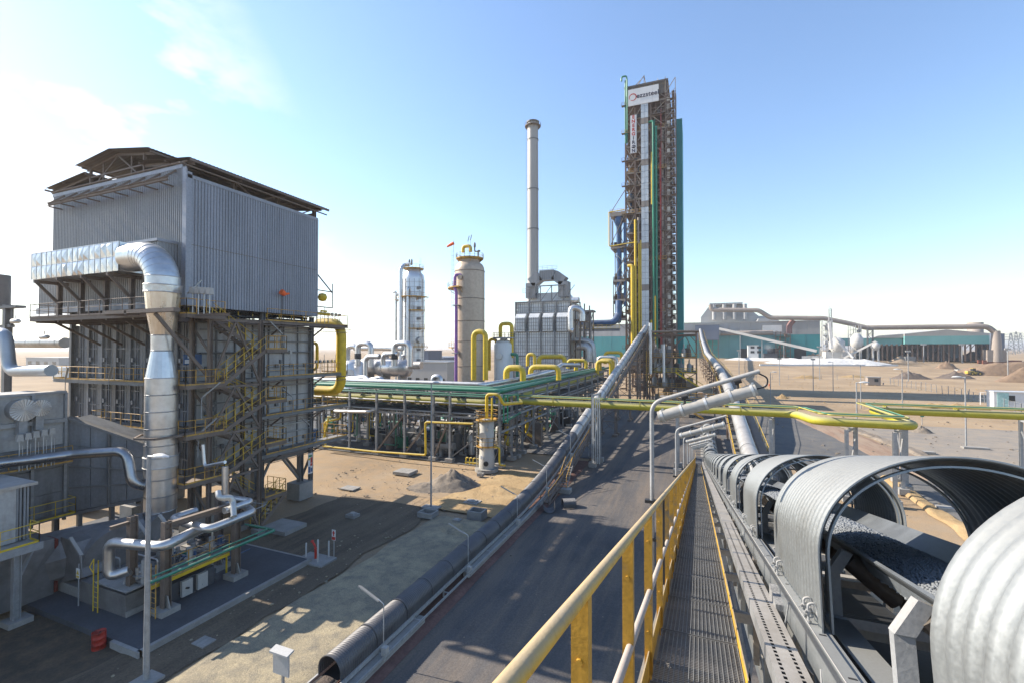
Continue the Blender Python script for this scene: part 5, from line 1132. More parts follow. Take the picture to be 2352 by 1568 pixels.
for k, (px, py, lb) in enumerate(((330, 1215, 'left tube lamp leaning beside the bottom of the round duct'), (385, 1205, 'right tube lamp leaning beside the bottom of the round duct'), (178, 1258, 'tube lamp over the draught fan casing'))):
    q = at(px, py, Y=17.0 if k < 2 else 15.2); m = MB(); m.beam(q+V(-.75, 0, .5), q+V(.45, 0, -.35), .16, .09); m.tube([q+V(.4, 0, -.3), V(q.x+.5, q.y, q.z-1.6)], .03, 6); solo(m, 'tube_lamp', refr, lb, 'lamp')
# wisps of steam at the skid
def steam(c, s, label, dens, cat='steam'):
    m = MB(); n = 14; mm_ = 9; vs = []
    for i in range(mm_+1):
        for j in range(n):
            a_ = 2*pi*j/n; b_ = pi*i/mm_; vs.append((c[0]+s[0]*sin(b_)*cos(a_), c[1]+s[1]*sin(b_)*sin(a_), c[2]+s[2]*cos(b_)))
    m.add(vs, [(i*n+j, (i+1)*n+j, (i+1)*n+(j+1) % n, i*n+(j+1) % n) for i in range(mm_) for j in range(n)], True)
    mt = bpy.data.materials.new('steam'); mt.use_nodes = True; N_, L_ = mt.node_tree.nodes, mt.node_tree.links; N_.remove(N_['Principled BSDF'])
    v = N_.new('ShaderNodeVolumePrincipled'); v.inputs['Color'].default_value = (0.95, 0.95, 0.95, 1); g_ = N_.new('ShaderNodeNewGeometry')
    vm = N_.new('ShaderNodeVectorMath'); vm.operation = 'SUBTRACT'; vm.inputs[1].default_value = c; L_.new(g_.outputs['Position'], vm.inputs[0])
    vd = N_.new('ShaderNodeVectorMath'); vd.operation = 'DIVIDE'; vd.inputs[1].default_value = s; L_.new(vm.outputs[0], vd.inputs[0])
    ln_ = N_.new('ShaderNodeVectorMath'); ln_.operation = 'LENGTH'; L_.new(vd.outputs[0], ln_.inputs[0])
    nz_ = N_.new('ShaderNodeTexNoise'); nz_.inputs['Scale'].default_value = 1.4; nz_.inputs['Detail'].default_value = 4; L_.new(g_.outputs['Position'], nz_.inputs['Vector'])
    ad_ = N_.new('ShaderNodeMath'); ad_.operation = 'SUBTRACT'; ad_.inputs[0].default_value = 0.85; L_.new(ln_.outputs['Value'], ad_.inputs[1])
    a2 = N_.new('ShaderNodeMath'); a2.operation = 'MULTIPLY_ADD'; a2.inputs[1].default_value = 2.4; a2.inputs[2].default_value = -1.25; L_.new(nz_.outputs['Fac'], a2.inputs[0])
    a3 = N_.new('ShaderNodeMath'); a3.operation = 'ADD'; L_.new(ad_.outputs[0], a3.inputs[0]); L_.new(a2.outputs[0], a3.inputs[1])
    a4 = N_.new('ShaderNodeMath'); a4.operation = 'MULTIPLY'; a4.use_clamp = False; a4.inputs[1].default_value = dens; L_.new(a3.outputs[0], a4.inputs[0])
    a5 = N_.new('ShaderNodeMath'); a5.operation = 'MAXIMUM'; a5.inputs[1].default_value = 0; L_.new(a4.outputs[0], a5.inputs[0]); L_.new(a5.outputs[0], v.inputs['Density'])
    L_.new(v.outputs[0], N_['Material Output'].inputs['Volume'])
    o = solo(m, 'steam', mt, kind='stuff'); o['label'] = label
p = at(483, 1330, Z=0.4); steam((p.x, p.y, 1.5), (0.9, 0.9, 1.5), 'faint wisp of steam rising from the concrete pad', 0.5)
p = at(180, 1250, Y=17); steam((p.x, p.y, p.z), (1.8, 0.8, 0.8), 'faint cloud of steam drifting over the fan casing', 0.35)

pipething('gas_pipe', 'fat bright yellow pipe bending down beside the right end of the furnace', [(-39, 38.6, 17.75), (-35.7, 38.6, 17.75), (-35.7, 38.6, 10.4), (-39, 38.6, 10.4)], 0.52, yel, bend=1.5, n=24)
pipething('gas_pipe', 'slim yellow pipe curving beside the top of the furnace legs', [(-39.2, 37.6, 15.6), (-38.1, 37.6, 15.6), (-38.1, 37.6, 12.9), (-39, 37.6, 12.6)], 0.17, yel, bend=0.5, n=12)
t = thing('burner_header', 'yellow ball and small steel bracket hanging off the right edge of the cladding', 'bracket', (-36, 36.4, 19))
m = MB(); m.lathe((-36.5, 36.7, 19.9), [(0, 0), (.35, .1), (.48, .45), (.35, .8), (0, .9)], 18); part(m, 'ball', yel, t)
m = MB(); m.beam((-36.2, 35.7, 22.6), (-36.2, 37.8, 20.9), .1); m.beam((-36.2, 37.8, 19.3), (-36.2, 37.8, 21.9), .07); m.beam((-36.2, 35.7, 21), (-36.2, 37.8, 21), .1); m.beam((-36.2, 35.7, 19.3), (-36.2, 37.8, 19.3), .1); part(m, 'bracket', brown, t)
m = MB(); m.tube([V(-36.4, 35.6, 18.6), V(-36.4, 37.6, 18.6)], .16, 8); m.tube([V(-36.4, 36.4, 18.9), V(-36.4, 37.2, 18.9)], .1, 8); part(m, 'yellow_valve', yel, t)
for z in (12.5, 17.5):
    for k in range(7):
        m = MB(); x_ = -37.5+.0*k; y_ = 36+k*.55; m.tube([V(-36.6, y_, z), V(-36.6, y_, z+.9+.5*(k % 3))], .03, 6); m.box((-36.7, y_-.12, z+1.0), (-36.5, y_+.12, z+1.3)); part(m, 'gauge_stand', steelm, t)

rnd = random.Random(17)
for k in range(18):
    y_ = rnd.uniform(24.5, 35.3); z_ = rnd.choice([5.6, 9.05, 12.45]); m = MB(); h_ = rnd.uniform(1.2, 2.6); m.tube([V(-36.2, y_, z_), V(-36.2, y_, z_+h_)], rnd.uniform(.025, .05), 6); m.box((-36.3, y_-.13, z_+h_-.3), (-36.08, y_+.13, z_+h_+.05)); part(m, 'instrument_stand', rnd.choice([steelm, galv, boxm, steel]), RF)
for k in range(10):
    z_ = rnd.uniform(5, 17); m = MB(); m.tube([V(-36.75, 24.2, z_), V(-36.75, 35.4, z_)], rnd.uniform(.025, .06), 6); part(m, 'conduit', rnd.choice([steelm, steel, galv]), RF)
for k in range(7):
    x_ = -52+k*2.2; m = MB(); m.tube([V(x_, 23.7, 5), V(x_, 23.7, 17)], .035, 6); part(m, 'conduit', steelm, RF)
# ================================================================ pipe racks
rnd = random.Random(21)
PR = thing('pipe_rack', 'long grey steel pipe rack crossing behind the sandy yard', 'pipe rack', (-45, 57, 0))
LVZ = [6.0, 7.4, 9.0]
colx = [xpx(px, 53.2) for px in (640, 690, 743, 804, 866, 930, 996, 1034, 1148)]
for X in colx:
    for Y in (53.2, 57.2, 61.2):
        m = MB(); m.ibeam((X, Y, 0.4), (X, Y, 9.0), 0.28, 0.28, 0.03); part(m, 'column', steelm, PR)
        m = MB(); m.box((X-0.55, Y-0.45, 0), (X+0.55, Y+0.45, 0.45)); part(m, 'plinth', conc, PR)
    for z in LVZ: m = MB(); m.ibeam((X, 53.0, z), (X, 61.4, z), 0.22, 0.3, 0.03); part(m, 'cross_beam', steelm, PR)
for Y in (53.2, 61.2):
    for z in (6.0, 8.9): m = MB(); m.ibeam((colx[0], Y, z), (colx[-1], Y, z), 0.15, 0.24, 0.02); part(m, 'long_beam', steelm, PR)
for i in (4, 5, 6):
    for Y in (53.2, 61.2):
        m = MB(); xm = (colx[i]+colx[i+1])/2; m.beam((colx[i]+0.2, Y, 0.6), (colx[i+1], Y, 5.9), 0.24); part(m, 'brace', brown if Y < 55 else steel, PR)
m = MB(); m.beam((colx[5]+.1, 53.2, 5.9), (colx[6]-.2, 53.2, 0.6), 0.14); m.beam((colx[7]+0.2, 53.2, 0.6), (colx[8]-0.2, 53.2, 5.8), 0.14); part(m, 'brace', steel, PR)
PB = thing('pipe_rack', 'long grey steel pipe rack running away towards the tall tower', 'pipe rack', (-27, 95, 0))
ys_ = [53.2]+[58.6+6.9*i for i in range(11)]
for k, Y in enumerate(ys_[1:]):
    for X in (-31.2, -27.2, -23.2):
        m = MB(); m.ibeam((X, Y, 0.4), (X, Y, 9.0), 0.28, 0.28, 0.03); part(m, 'column', steelm if k % 3 else steel, PB)
        m = MB(); m.box((X-0.5, Y-0.5, 0), (X+0.5, Y+0.5, 0.45)); part(m, 'plinth', conc, PB)
    for z in LVZ+[4.4]: m = MB(); m.ibeam((-31.4, Y, z), (-23.0, Y, z), 0.2, 0.3, 0.03); part(m, 'cross_beam', steelm, PB)
for X in (-31.2, -23.2):
    for z in (4.4, 6.0, 8.9): m = MB(); m.ibeam((X, 53.2, z), (X, ys_[-1], z), 0.15, 0.24, 0.02); part(m, 'long_beam', steelm, PB)
for k in (1, 3, 5, 7):
    for X in (-31.2, -23.2): m = MB(); m.beam((X, ys_[k]+.1, 0.6), (X, ys_[k+1]-.1, 4.3), 0.14); m.beam((X, ys_[k+1]-.1, 0.6), (X, ys_[k]+.1, 4.3), 0.13); part(m, 'brace', steel, PB)
m = MB()
for Y in (55, 57, 59, 63, 70, 80): m.beam((-24.6, Y-.8, 0.5), (-22.9, Y, 5.8), 0.12)
part(m, 'prop', steel, PB, kind='stuff')
XE = -70; YE = 131
def Lpipe(nm, label, y, x, z, r, mat, band=0, n=12, dz=0.0, x0=XE, y1=YE, group='pipes along the pipe racks'):
    t = MB(); t.pipe([(x0, y, z), (x, y, z), (x, y1, z+dz)], r, max(0.6, r*2.5), n, band); return solo(t, nm, mat, label, 'pipe', group)
Lpipe('green_pipe', 'thick green pipe along the front edge of the rack tops', 53.9, -23.7, 9.55, 0.30, green)
Lpipe('green_pipe', 'second green pipe just behind the thick front green pipe', 55.2, -25.0, 9.75, 0.22, green)
Lpipe('green_pipe', 'thin green pipe hung below the thick front green pipe', 53.2, -24.6, 9.05, 0.09, green, x0=-60, y1=60)
Lpipe('green_pipe', 'lowest thin green pipe along the rack front edge', 52.8, -25.2, 8.85, 0.08, green, x0=-60, y1=60)
Lpipe('silver_pipe', 'thick aluminium pipe turning the corner on top of the rack', 57.0, -27.4, 10.0, 0.36, alu, band=1.4, n=16, y1=84)
Lpipe('silver_pipe', 'thinner aluminium pipe behind the thick one on the rack top', 58.2, -28.8, 9.7, 0.24, alu, band=1.6)
Lpipe('silver_pipe', 'rearmost aluminium pipe on the rack top', 59.8, -30.2, 9.5, 0.2, alud, band=2)
Lpipe('yellow_pipe', 'thick yellow pipe on the middle level of the rack', 54.8, -25.6, 7.75, 0.50, yelr, n=16)
Lpipe('yellow_pipe', 'second thick yellow pipe deeper in the middle rack level', 58.5, -28.8, 7.85, 0.40, yelr, n=14)
Lpipe('dark_pipe', 'thick black pipe on the lowest level of the rack', 54.4, -24.4, 6.45, 0.30, dark, n=12)
Lpipe('dark_pipe', 'dark grey pipe behind the black one on the lowest level', 56.2, -26.2, 6.4, 0.24, steel, n=12)
Lpipe('green_pipe', 'dark green pipe on the lowest rack level', 57.6, -27.8, 6.4, 0.22, green, n=12)
Lpipe('purple_pipe', 'thin purple pipe on the middle rack level', 60.0, -29.9, 7.7, 0.16, purple)
cols_ = [steelm, alud, galv, steel, green, yelr, steelm, alud, dark]
for lvl, zb, k0 in ((0, 6.3, 7), (1, 7.6, 6), (2, 9.25, 5)):
    m = MB()
    for k in range(k0):
        o_ = 0.5+k*1.1+rnd.uniform(-.2, .2); r = rnd.choice([0.06, 0.08, 0.11])
        m.pipe([(XE, 53.2+o_, zb+r), (-23.2-o_, 53.2+o_, zb+r), (-23.2-o_, YE, zb+r)], r, 0.4, 8)
    solo(m, 'small_pipes', [steelm, alud, galv][lvl], 'bundle of thin grey pipes on the %s level of the racks' % ['lowest', 'middle', 'top'][lvl], 'pipe bundle')
m = MB()
for k in range(4): m.pipe([(-31+k*1.9, 53, 4.7), (-31+k*1.9, YE-10, 4.7)], [0.14, 0.22, 0.1, 0.2][k], 0.3, 8)
solo(m, 'small_pipes', steel, 'dark pipes on the bottom tier of the receding rack', 'pipe bundle')
m = MB(); r_ = random.Random(4)
for z, o0, o1 in ((6.75, 1.2, 2.6), (6.8, 5.5, 6.9), (8.35, 2.0, 3.4), (8.3, 5.2, 7.4)):
    m.beam((XE, 53.2+(o0+o1)/2, z), (-23.2-(o0+o1)/2, 53.2+(o0+o1)/2, z), o1-o0, .06); m.beam((-23.2-(o0+o1)/2, 53.2+o0, z), (-23.2-(o0+o1)/2, YE, z), o1-o0, .06)
solo(m, 'shade_trays', dark, 'dark trays added to shade the pipe racks', 'cable trays')  # flat trays added to cast shade into the racks
m = MB()
for k in range(130):
    if k % 2: x_, y_ = r_.uniform(-64, -24), r_.uniform(53.4, 61)
    else: x_, y_ = r_.uniform(-31, -23.6), r_.uniform(60, 126)
    z_ = r_.choice([6.2, 7.6, 9.2]); L_ = r_.uniform(.8, 3.5); rr_ = r_.uniform(.05, .14)
    m.pipe([(x_, y_, z_), (x_, y_, z_-r_.uniform(.5, 2.6)), (x_+L_*r_.choice([-1, 1]), y_+r_.uniform(-.5, .5), z_-2.6)], rr_, .25, 7)
solo(m, 'branch_pipes', steel, 'tangle of thin dark branch pipes hanging inside the racks', 'pipe bundle', kind='stuff')
# silver pipe with offset bends, and arches
def loop(px0, px1, yt, yb, Y, r, label, mat=yel, nm='expansion_loop', bend=None, yb2=None, dy=0.0, group=None, band=0):
    a, b, c, d = at(px0, yb, Y=Y), at(px0, yt, Y=Y), at(px1, yt, Y=Y+dy), at(px1, yb2 or yb, Y=Y+dy)
    z = (b.z+c.z)/2; t = MB(); t.pipe([a, V(a.x, a.y, z), V(d.x, d.y, z), d], r, bend or r*2.2, 14, band)
    return solo(t, nm, mat, label, 'pipe loop', group or 'yellow pipe loops above the rack')
loop(1163, 1201, 844, 874, 68, 0.52, 'round topped yellow pipe arch left of the rack corner loops', bend=1.3)
loop(1219, 1283, 842, 872, 74, 0.45, 'wide flat topped yellow pipe loop in front of the boiler house')
loop(1238, 1297, 818, 842, 92, 0.50, 'wider yellow pipe loop behind the flat topped one', dy=1)
loop(1212, 1228, 813, 840, 110, 0.45, 'narrow yellow pipe loop against the boiler house foot')
loop(1305, 1346, 827, 845, 100, 0.40, 'low yellow pipe loop right of the boiler house foot')
loop(1322, 1324, 829, 850, 102, 0.35, 'straight yellow riser under the low yellow loop')
loop(1372, 1403, 829, 858, 113, 0.45, 'yellow pipe loop beside the climbing covered conveyor', yb2=905)
loop(1378, 1408, 826, 850, 116, 0.45, 'second yellow pipe loop just behind the one beside the conveyor', yb2=900)
loop(1374, 1416, 820, 840, 122, 0.50, 'silver pipe loop behind the two yellow ones beside the conveyor', mat=alu, nm='silver_loop', band=1, group='silver pipe loops')
loop(1390, 1428, 809, 835, 126, 0.45, 'yellow loop half hidden behind the climbing conveyor', yb2=830)
loop(1088, 1115, 762, 872, 78, 0.52, 'tall narrow yellow pipe loop in front of the tan tank', bend=1.3)
loop(1124, 1140, 779, 850, 92, 0.36, 'slim tall yellow pipe loop between the tan tank and white vessel')
loop(995, 1012, 864, 885, 64, 0.42, 'small silver arch standing on the rack top', mat=alu, nm='silver_loop', bend=0.9, band=.7, group='silver pipe loops')
pipething('silver_pipe', 'aluminium pipe stepping down from the furnace onto the rack', [at(740, 874, Y=62), at(838, 866, Y=60), at(858, 886, Y=57), at(900, 888, Y=57)], 0.4, alu, bend=1.0, n=16, band=1)
pipething('silver_pipe', 'aluminium pipe ending in an elbow behind the stepped silver pipe', [at(845, 872, Y=66), at(875, 866, Y=66), at(885, 884, Y=66)], 0.34, alu, bend=0.9, n=14, band=1)
pipething('silver_pipe', 'aluminium pipe crossing the receding rack top at an angle', [at(1200, 868, Y=70), at(1272, 850, Y=78), at(1290, 837, Y=84), at(1330, 838, Y=95)], 0.42, alu, bend=1.2, n=16, band=1.2)
pipething('silver_pipe', 'bright silver pipe with square bends hung on the rack front', [at(768, 940, Y=55), at(770, 943, Y=52.6), at(845, 945, Y=52.4), at(880, 935, Y=55), at(885, 948, Y=55)], 0.22, alu, bend=0.5, n=14, band=1.5)
pipething('yellow_pipe', 'thin yellow pipe low above the ground then rising beside the white vessel', [at(754, 960, Y=51.8), at(740, 1023, Y=51.3), at(860, 1036, Y=51.0), at(978, 1044, Y=50.6), at(977, 968, Y=50.6), at(1086, 972, Y=50.3)], 0.13, yel, bend=0.35, n=12)
pipething('yellow_pipe', 'short yellow pipe with a vertical leg at the left end of the rack', [at(748, 1020, Y=52), at(745, 968, Y=52), at(782, 960, Y=53.5), at(783, 945, Y=53.5)], 0.14, yel, bend=0.4, n=12)
for px, py0, py1, lb in ((1163, 940, 1000, 'first yellow drop pipe under the receding rack'), (1210, 950, 1000, 'second yellow drop pipe under the receding rack'), (1222, 945, 993, 'third yellow drop pipe under the receding rack'), (1240, 940, 985, 'fourth yellow drop pipe under the receding rack')):
    Y = {1163: 60, 1210: 68, 1222: 70, 1240: 75}[px]; a = at(px, py0, Y=Y); b = at(px, py1, Y=Y)
    pipething('drop_pipe', lb, [V(a.x-2.2, Y, 6.3), V(a.x, Y, 6.3) if px < 1200 else V(a.x, Y, 6.5), V(a.x, Y, 1.6), V(a.x+0.9, Y, 1.2)], 0.33 if px < 1200 else 0.27, yel, bend=0.8, n=12, group='yellow drop pipes')
GF = thing('pipe_hanger', 'green painted pipe support hanging off the rack corner', 'pipe support', (-22.5, 54, 5))
a = at(1162, 905, Y=52.5); m = MB()
for px in (1157, 1166, 1190):
    p = at(px, 905, Y=52.5); m.beam((p.x, 52.5, 9.2), (p.x, 52.5, 5.8 if px < 1180 else 8.5), 0.15)
m.beam((at(1157, 905, Y=52.5).x, 52.5, 9.2), (at(1192, 905, Y=52.5).x, 52.5, 9.3), 0.15); m.beam((at(1160, 905, Y=52.5).x, 52.5, 5.9), (at(1195, 905, Y=58).x, 58, 6.3), 0.15, 0.2); m.beam((at(1160, 905, Y=52.5).x, 52.5, 8.9), (-22.8, 58, 9.0), 0.12); part(m, 'frame', green, GF)
# equipment under the rack
UE = []
mats_ = [steel, blue, steelm, dark, alud, brown, boxm, green]
for k in range(120):
    X = rnd.uniform(-66, -25); Y = rnd.uniform(55, 84); m = MB(); r = rnd.uniform(0.3, 0.8); h = rnd.uniform(1.0, 3.6)
    if k % 3 == 0: m.lathe((X, Y, 0.2), [(r, 0), (r, h), (r*0.5, h+0.3), (0, h+0.35)], 14)
    elif k % 3 == 1: m.tube([V(X, Y, 1.0+r), V(X+2.5, Y, 1.0+r)], r, 14); m.box((X+.2, Y-.3, 0), (X+.6, Y+.3, 1)); m.box((X+1.8, Y-.3, 0), (X+2.2, Y+.3, 1))
    else: m.box((X, Y, 0), (X+r*2, Y+r, h*0.6)); m.tube([V(X+r, Y, h*0.6), V(X+r, Y, h+1)], 0.1, 8)
    UE.append((m, mats_[k % 8]))
t = thing('pump_equipment', 'dim pumps, small tanks and cabinets standing beneath the pipe racks', 'equipment', (-40, 64, 0))
for m, mt in UE: part(m, 'pump_unit', mt, t)
for k in range(110):
    X = rnd.uniform(-64, -24); Y = rnd.uniform(53.6, 70); r = rnd.choice([.05, .08, .12]); m = MB(); z = rnd.choice([1.0, 2.2, 3.2])
    m.pipe([(X, Y, 6.0), (X, Y, z), (X+rnd.uniform(-4, 4), Y, z), ], r, 0.2, 7); part(m, 'drop_line', rnd.choice([steelm, steel, steel, dark, green, yel, alud, brown, dark]), t)
for k in range(60):
    X = rnd.uniform(-31, -23.5); Y = rnd.uniform(60, 125); m = MB(); z = rnd.uniform(.5, 3.6); L_ = rnd.uniform(1, 4)
    m.beam((X, Y, 0), (X, Y, z+2), .16) if k % 3 else m.box((X, Y, 0), (X+1.2, Y+1, z)); m.beam((X, Y, z), (X+.5, Y+L_, z), .14); part(m, 'pump_unit', rnd.choice([steel, dark, steelm, brown]), t)
# white vessel with platforms
p = at(1111, 1084, Z=0); VX, VY = p.x+0.0, 50.9
VV = thing('vessel', 'dirty white upright vessel with yellow railed platform on a round plinth', 'tank', (VX, VY, 0))
dirtyw = M('dirty_white_shell', (0.36, 0.35, 0.32), 0.55, 0.1, 0.15, 1.2, second=(0.22, 0.18, 0.14), sw=0.25, streak=True, bump=0.08)
m = MB(); m.lathe((VX, VY, 0.35), [(0.96, 0), (0.96, 1.6), (0.90, 1.7), (0.90, 5.5), (0.7, 5.9), (0.3, 6.05), (0, 6.1)], 28); part(m, 'shell', dirtyw, VV)
m = MB(); m.lathe((VX, VY, 0), [(1.45, 0), (1.45, 0.4), (0, 0.4)], 16, False); part(m, 'plinth', conc, VV)
m = MB(); m.tube([V(VX, VY-0.85, 4.4), V(VX, VY-1.1, 4.4)], 0.42, 20); m.tube([V(VX, VY-1.1, 4.4), V(VX, VY-1.16, 4.4)], 0.5, 20); m.tube([V(VX+.5, VY-0.7, 5.3), V(VX+.5, VY-1.0, 5.3)], 0.18, 14); part(m, 'manway', dirtyw, VV)
m = MB(); m.tube([V(VX+.35, VY-0.9, 1.1), V(VX+.37, VY-1.0, 1.1)], 0.3, 18); part(m, 'round_opening', black, VV)
m = MB(); m.box((VX-.35, VY-1.0, 1.6), (VX, VY-.97, 2.0)); part(m, 'label_plate', white, VV)
for z, w in ((6.3, 1.35), (3.1, 1.25)):
    m = MB(); m.lathe((VX, VY, z-0.08), [(w, 0), (w, 0.08), (0.8, 0.08)], 12, False); part(m, 'platform', yst, VV)
    pts = [V(VX+w*cos(2*pi*i/10), VY+w*sin(2*pi*i/10), z) for i in range(11)] if z > 5 else [V(VX+w*cos(a_), VY+w*sin(a_), z) for a_ in (-2.8, -2.2, -1.6, -1.0, -0.4, 0.3)]
    part(rail_mb(pts, 1.1, 0.8, 0.03, post=0.06), 'handrail', yst, VV)
m = MB()
for dx in (-.2, .2): m.tube([V(VX-1.15+0*dx, VY-.3+dx, 0.4), V(VX-1.15, VY-.3+dx, 7.3)], 0.03, 6)
for i in range(24): m.tube([V(VX-1.15, VY-.5, 0.6+i*.28), V(VX-1.15, VY-.1, 0.6+i*.28)], 0.02, 5)
for i in range(8):
    z = 3.0+i*0.6; m.tube([V(VX-1.15-.35*sin(pi*j/6), VY-.3+.35*cos(pi*j/6), z) for j in range(7)], 0.02, 5)
part(m, 'caged_ladder', dirtyw, VV)
m = MB(); m.pipe([(VX, VY, 6.2), (VX, VY, 9.4), (VX+1.6, VY, 9.4), (VX+2.0, VY+.5, 8.2), (VX+3.5, VY+3, 8.2)], 0.2, 0.5, 12); m.tube([V(VX+.9, VY-.4, 6.3), V(VX+.9, VY-.4, 9.0)], 0.12, 10); part(m, 'outlet_pipe', yel, VV)
m = MB(); m.lathe((VX+1.0, VY, 8.2), [(0, 0), (.15, .1), (.2, .4), (.12, .7), (.2, .8), (.2, 1.1), (0, 1.2)], 12); part(m, 'relief_valve', blue, VV)
m = MB(); m.pipe([(VX+.9, VY, 3.0), (VX+1.7, VY, 3.0), (VX+1.7, VY, .9), (VX+2.5, VY, .9)], 0.13, .3, 10); m.pipe([(VX-3, VY, .8), (VX-.9, VY, .8)], .12, .3, 10); part(m, 'inlet_pipe', yel, VV)
m = MB(); 
for k in range(5): m.pipe([(VX-3+k*.5, VY+.3, .5), (VX-3+k*.5, VY+.3, 1.3), (VX-2.7+k*.5, VY+.3, 1.3)], .08, .15, 8)
part(m, 'valve_group', yel, VV)
# yellow pipe bridge
YB = 60.0; ZB_ = 7.6
xa = xpx(1828, 60); xb = xpx(1872, 55.2); xc = xpx(2052, 55.2); yc = 67.0
t = MB(); t.pipe([(-27, YB, ZB_), (xa, YB, ZB_), (xb, 55.2, ZB_), (xc-.2, 55.2, ZB_)], 0.44, 1.6, 20); 
solo(t, 'gas_pipe', yelr, 'thick dusty yellow pipe crossing the road and jogging towards the camera', 'pipe')
t = MB(); t.pipe([(xc-0.2, 55.2, ZB_), (xc+1.6, 55.2, ZB_), (xc+1.6, yc+.5, ZB_), (120, yc+2, ZB_)], 0.44, 1.5, 20)
solo(t, 'gas_pipe', yelr, 'thick dusty yellow pipe looping back and leaving at the right edge', 'pipe')
for k, (dy, dz, r) in enumerate(((-.55, .75, .07), (-.25, .85, .06), (.1, .75, .08), (.45, .85, .06))):
    t = MB(); y_ = YB+dy; t.pipe([(-26, y_, ZB_+dz), (xa+.5-dy, y_, ZB_+dz), (xb+.5-dy, 55.2+dy, ZB_+dz), (xc+dy, 55.2+dy, ZB_+dz), (xc+.6-dy, 55.4+dy, ZB_+dz), (xc+.6-dy, yc+dy, ZB_+dz), (110, yc+2+dy, ZB_+dz)], r, 0.5, 8)
    solo(t, 'small_pipe', green if k == 1 else yelr, ['thin pipe on the near side above the thick yellow pipe', 'thin green pipe above the thick yellow pipe', 'thin pipe directly over the thick yellow pipe', 'thin pipe on the far side above the thick yellow pipe'][k], 'pipe', 'thin pipes above the yellow pipe')
m = MB()
for X in ln(-24, xa, 5.5)+[]: m.tube([V(X-.04, YB, ZB_), V(X+.04, YB, ZB_)], 0.47, 16); m.box((X-.06, YB-.7, ZB_+.6), (X+.06, YB+.7, ZB_+.68)); m.box((X-.03, YB-.6, ZB_), (X+.03, YB-.5, ZB_+.6))
for X in ln(xc+3, 100, 6.5): m.tube([V(X-.04, yc+.6+(X-xc)*.02, ZB_), V(X+.04, yc+.6+(X-xc)*.02, ZB_)], 0.47, 16); m.box((X-.06, yc-.2+(X-xc)*.01, ZB_+.5), (X+.06, yc+1, ZB_+.6))
solo(m, 'pipe_clamps', yelr, 'row of pipe straps on the thick yellow pipe', 'pipe clamps')
def portal(pts, zt_, label, wd=0.3, mat=steelm, extra=None):
    c = V(sum(p[0] for p in pts)/len(pts), sum(p[1] for p in pts)/len(pts), 0); t = thing('pipe_support', label, 'pipe support', c, 'steel supports of the yellow pipe bridge')
    for (X, Y) in pts:
        m = MB(); m.ibeam((X, Y, .6), (X, Y, zt_), wd, wd, .03); part(m, 'column', mat, t)
        m = MB(); m.box((X-.45, Y-.45, 0), (X+.45, Y+.45, .6)); part(m, 'plinth', conc, t)
    for a, b in zip(pts[:-1], pts[1:]):
        m = MB(); m.beam((a[0], a[1], zt_-.15), (b[0], b[1], zt_-.15), .2, .25); m.beam((a[0], a[1], 1.4), (b[0], b[1], zt_-1.2), .1); part(m, 'tie', mat, t)
    return t
portal([(-12.45, 57.7), (-12.1, 60.6)], 9.2, 'tall grey pipe support beside the climbing covered conveyor')
m = MB(); [m.tube([V(-12.3+.25*k, 57.5, .5), V(-12.3+.25*k, 57.5, 8.8)], .08, 8) for k in range(4)]; solo(m, 'drop_pipes', galv, 'four grey pipes dropping down the tall grey support', 'pipe bundle')
portal([(-2.35, 58.2), (-2.35, 61.5)], 7.0, 'pipe support column left of the yellow handrail')
portal([(xpx(1768, 58.8), 58.8), (xpx(1774, 61.3), 61.3)], 7.0, 'pair of grey columns under the middle of the yellow pipe')
portal([(xpx(1942, 54.2), 54.2), (xpx(1962, 57.5), 57.5)], 7.0, 'grey portal under the near side of the pipe loop')
portal([(20.3, 60.4), (20.5, 63.5)], 7.0, 'grey portal on concrete blocks seen through the largest arch', 0.32)
portal([(xpx(2052, 54.2), 54.2), (xpx(2070, 59), 59)], 7.0, 'grey portal under the corner of the pipe loop')
for k, X in enumerate((34, 50, 66, 82)): portal([(X, yc), (X, yc+3)], 7.0, ['grey portal under the yellow pipe right of the loop', 'second grey portal right of the pipe loop', 'third grey portal right of the pipe loop', 'fourth grey portal right of the pipe loop'][k])

# ================================================================ columns, boiler house, chimney
def plat(par, c, z, r, w, a0, a1, mat=yst, rail=True, n=None):
    n = n or max(3, int((a1-a0)/0.35)); m = MB(); vs = []
    for i in range(n+1):
        a = a0+(a1-a0)*i/n
        for rr in (r, r+w):
            for zz in (z-.12, z): vs.append((c[0]+rr*cos(a), c[1]+rr*sin(a), zz))
    m.add(vs, [f for i in range(n) for f in ((4*i+1, 4*i+3, 4*i+7, 4*i+5), (4*i, 4*i+4, 4*i+6, 4*i+2), (4*i+2, 4*i+6, 4*i+7, 4*i+3))])
    for a in ln(a0, a1, 0.9): m.beam((c[0]+r*cos(a), c[1]+r*sin(a), z-1.2), (c[0]+(r+w)*cos(a), c[1]+(r+w)*sin(a), z-.15), .1)
    part(m, 'platform', mat, par)
    if rail:
        pts = [V(c[0]+(r+w)*cos(a0+(a1-a0)*i/n), c[1]+(r+w)*sin(a0+(a1-a0)*i/n), z) for i in range(n+1)]
        part(rail_mb(pts, 1.1, 1.4, .03, post=.07), 'handrail', mat, par)
def vladder(par, x, y, z0, z1, mat=steelm, cage=True):
    m = MB()
    for d in (-.22, .22): m.tube([V(x+d, y, z0), V(x+d, y, z1)], .03, 5)
    for i in range(int((z1-z0)/.45)): m.beam((x-.22, y, z0+i*.45), (x+.22, y, z0+i*.45), .03)
    if cage:
        for i in range(int((z1-z0)/1.0)):
            z = z0+1+i; m.tube([V(x+.36*cos(a), y-.36+.36*sin(a)*-1 if False else y-.7*abs(sin(a)), z) for a in [pi*j/5 for j in range(6)]], .02, 4)
    part(m, 'ladder', mat, par)
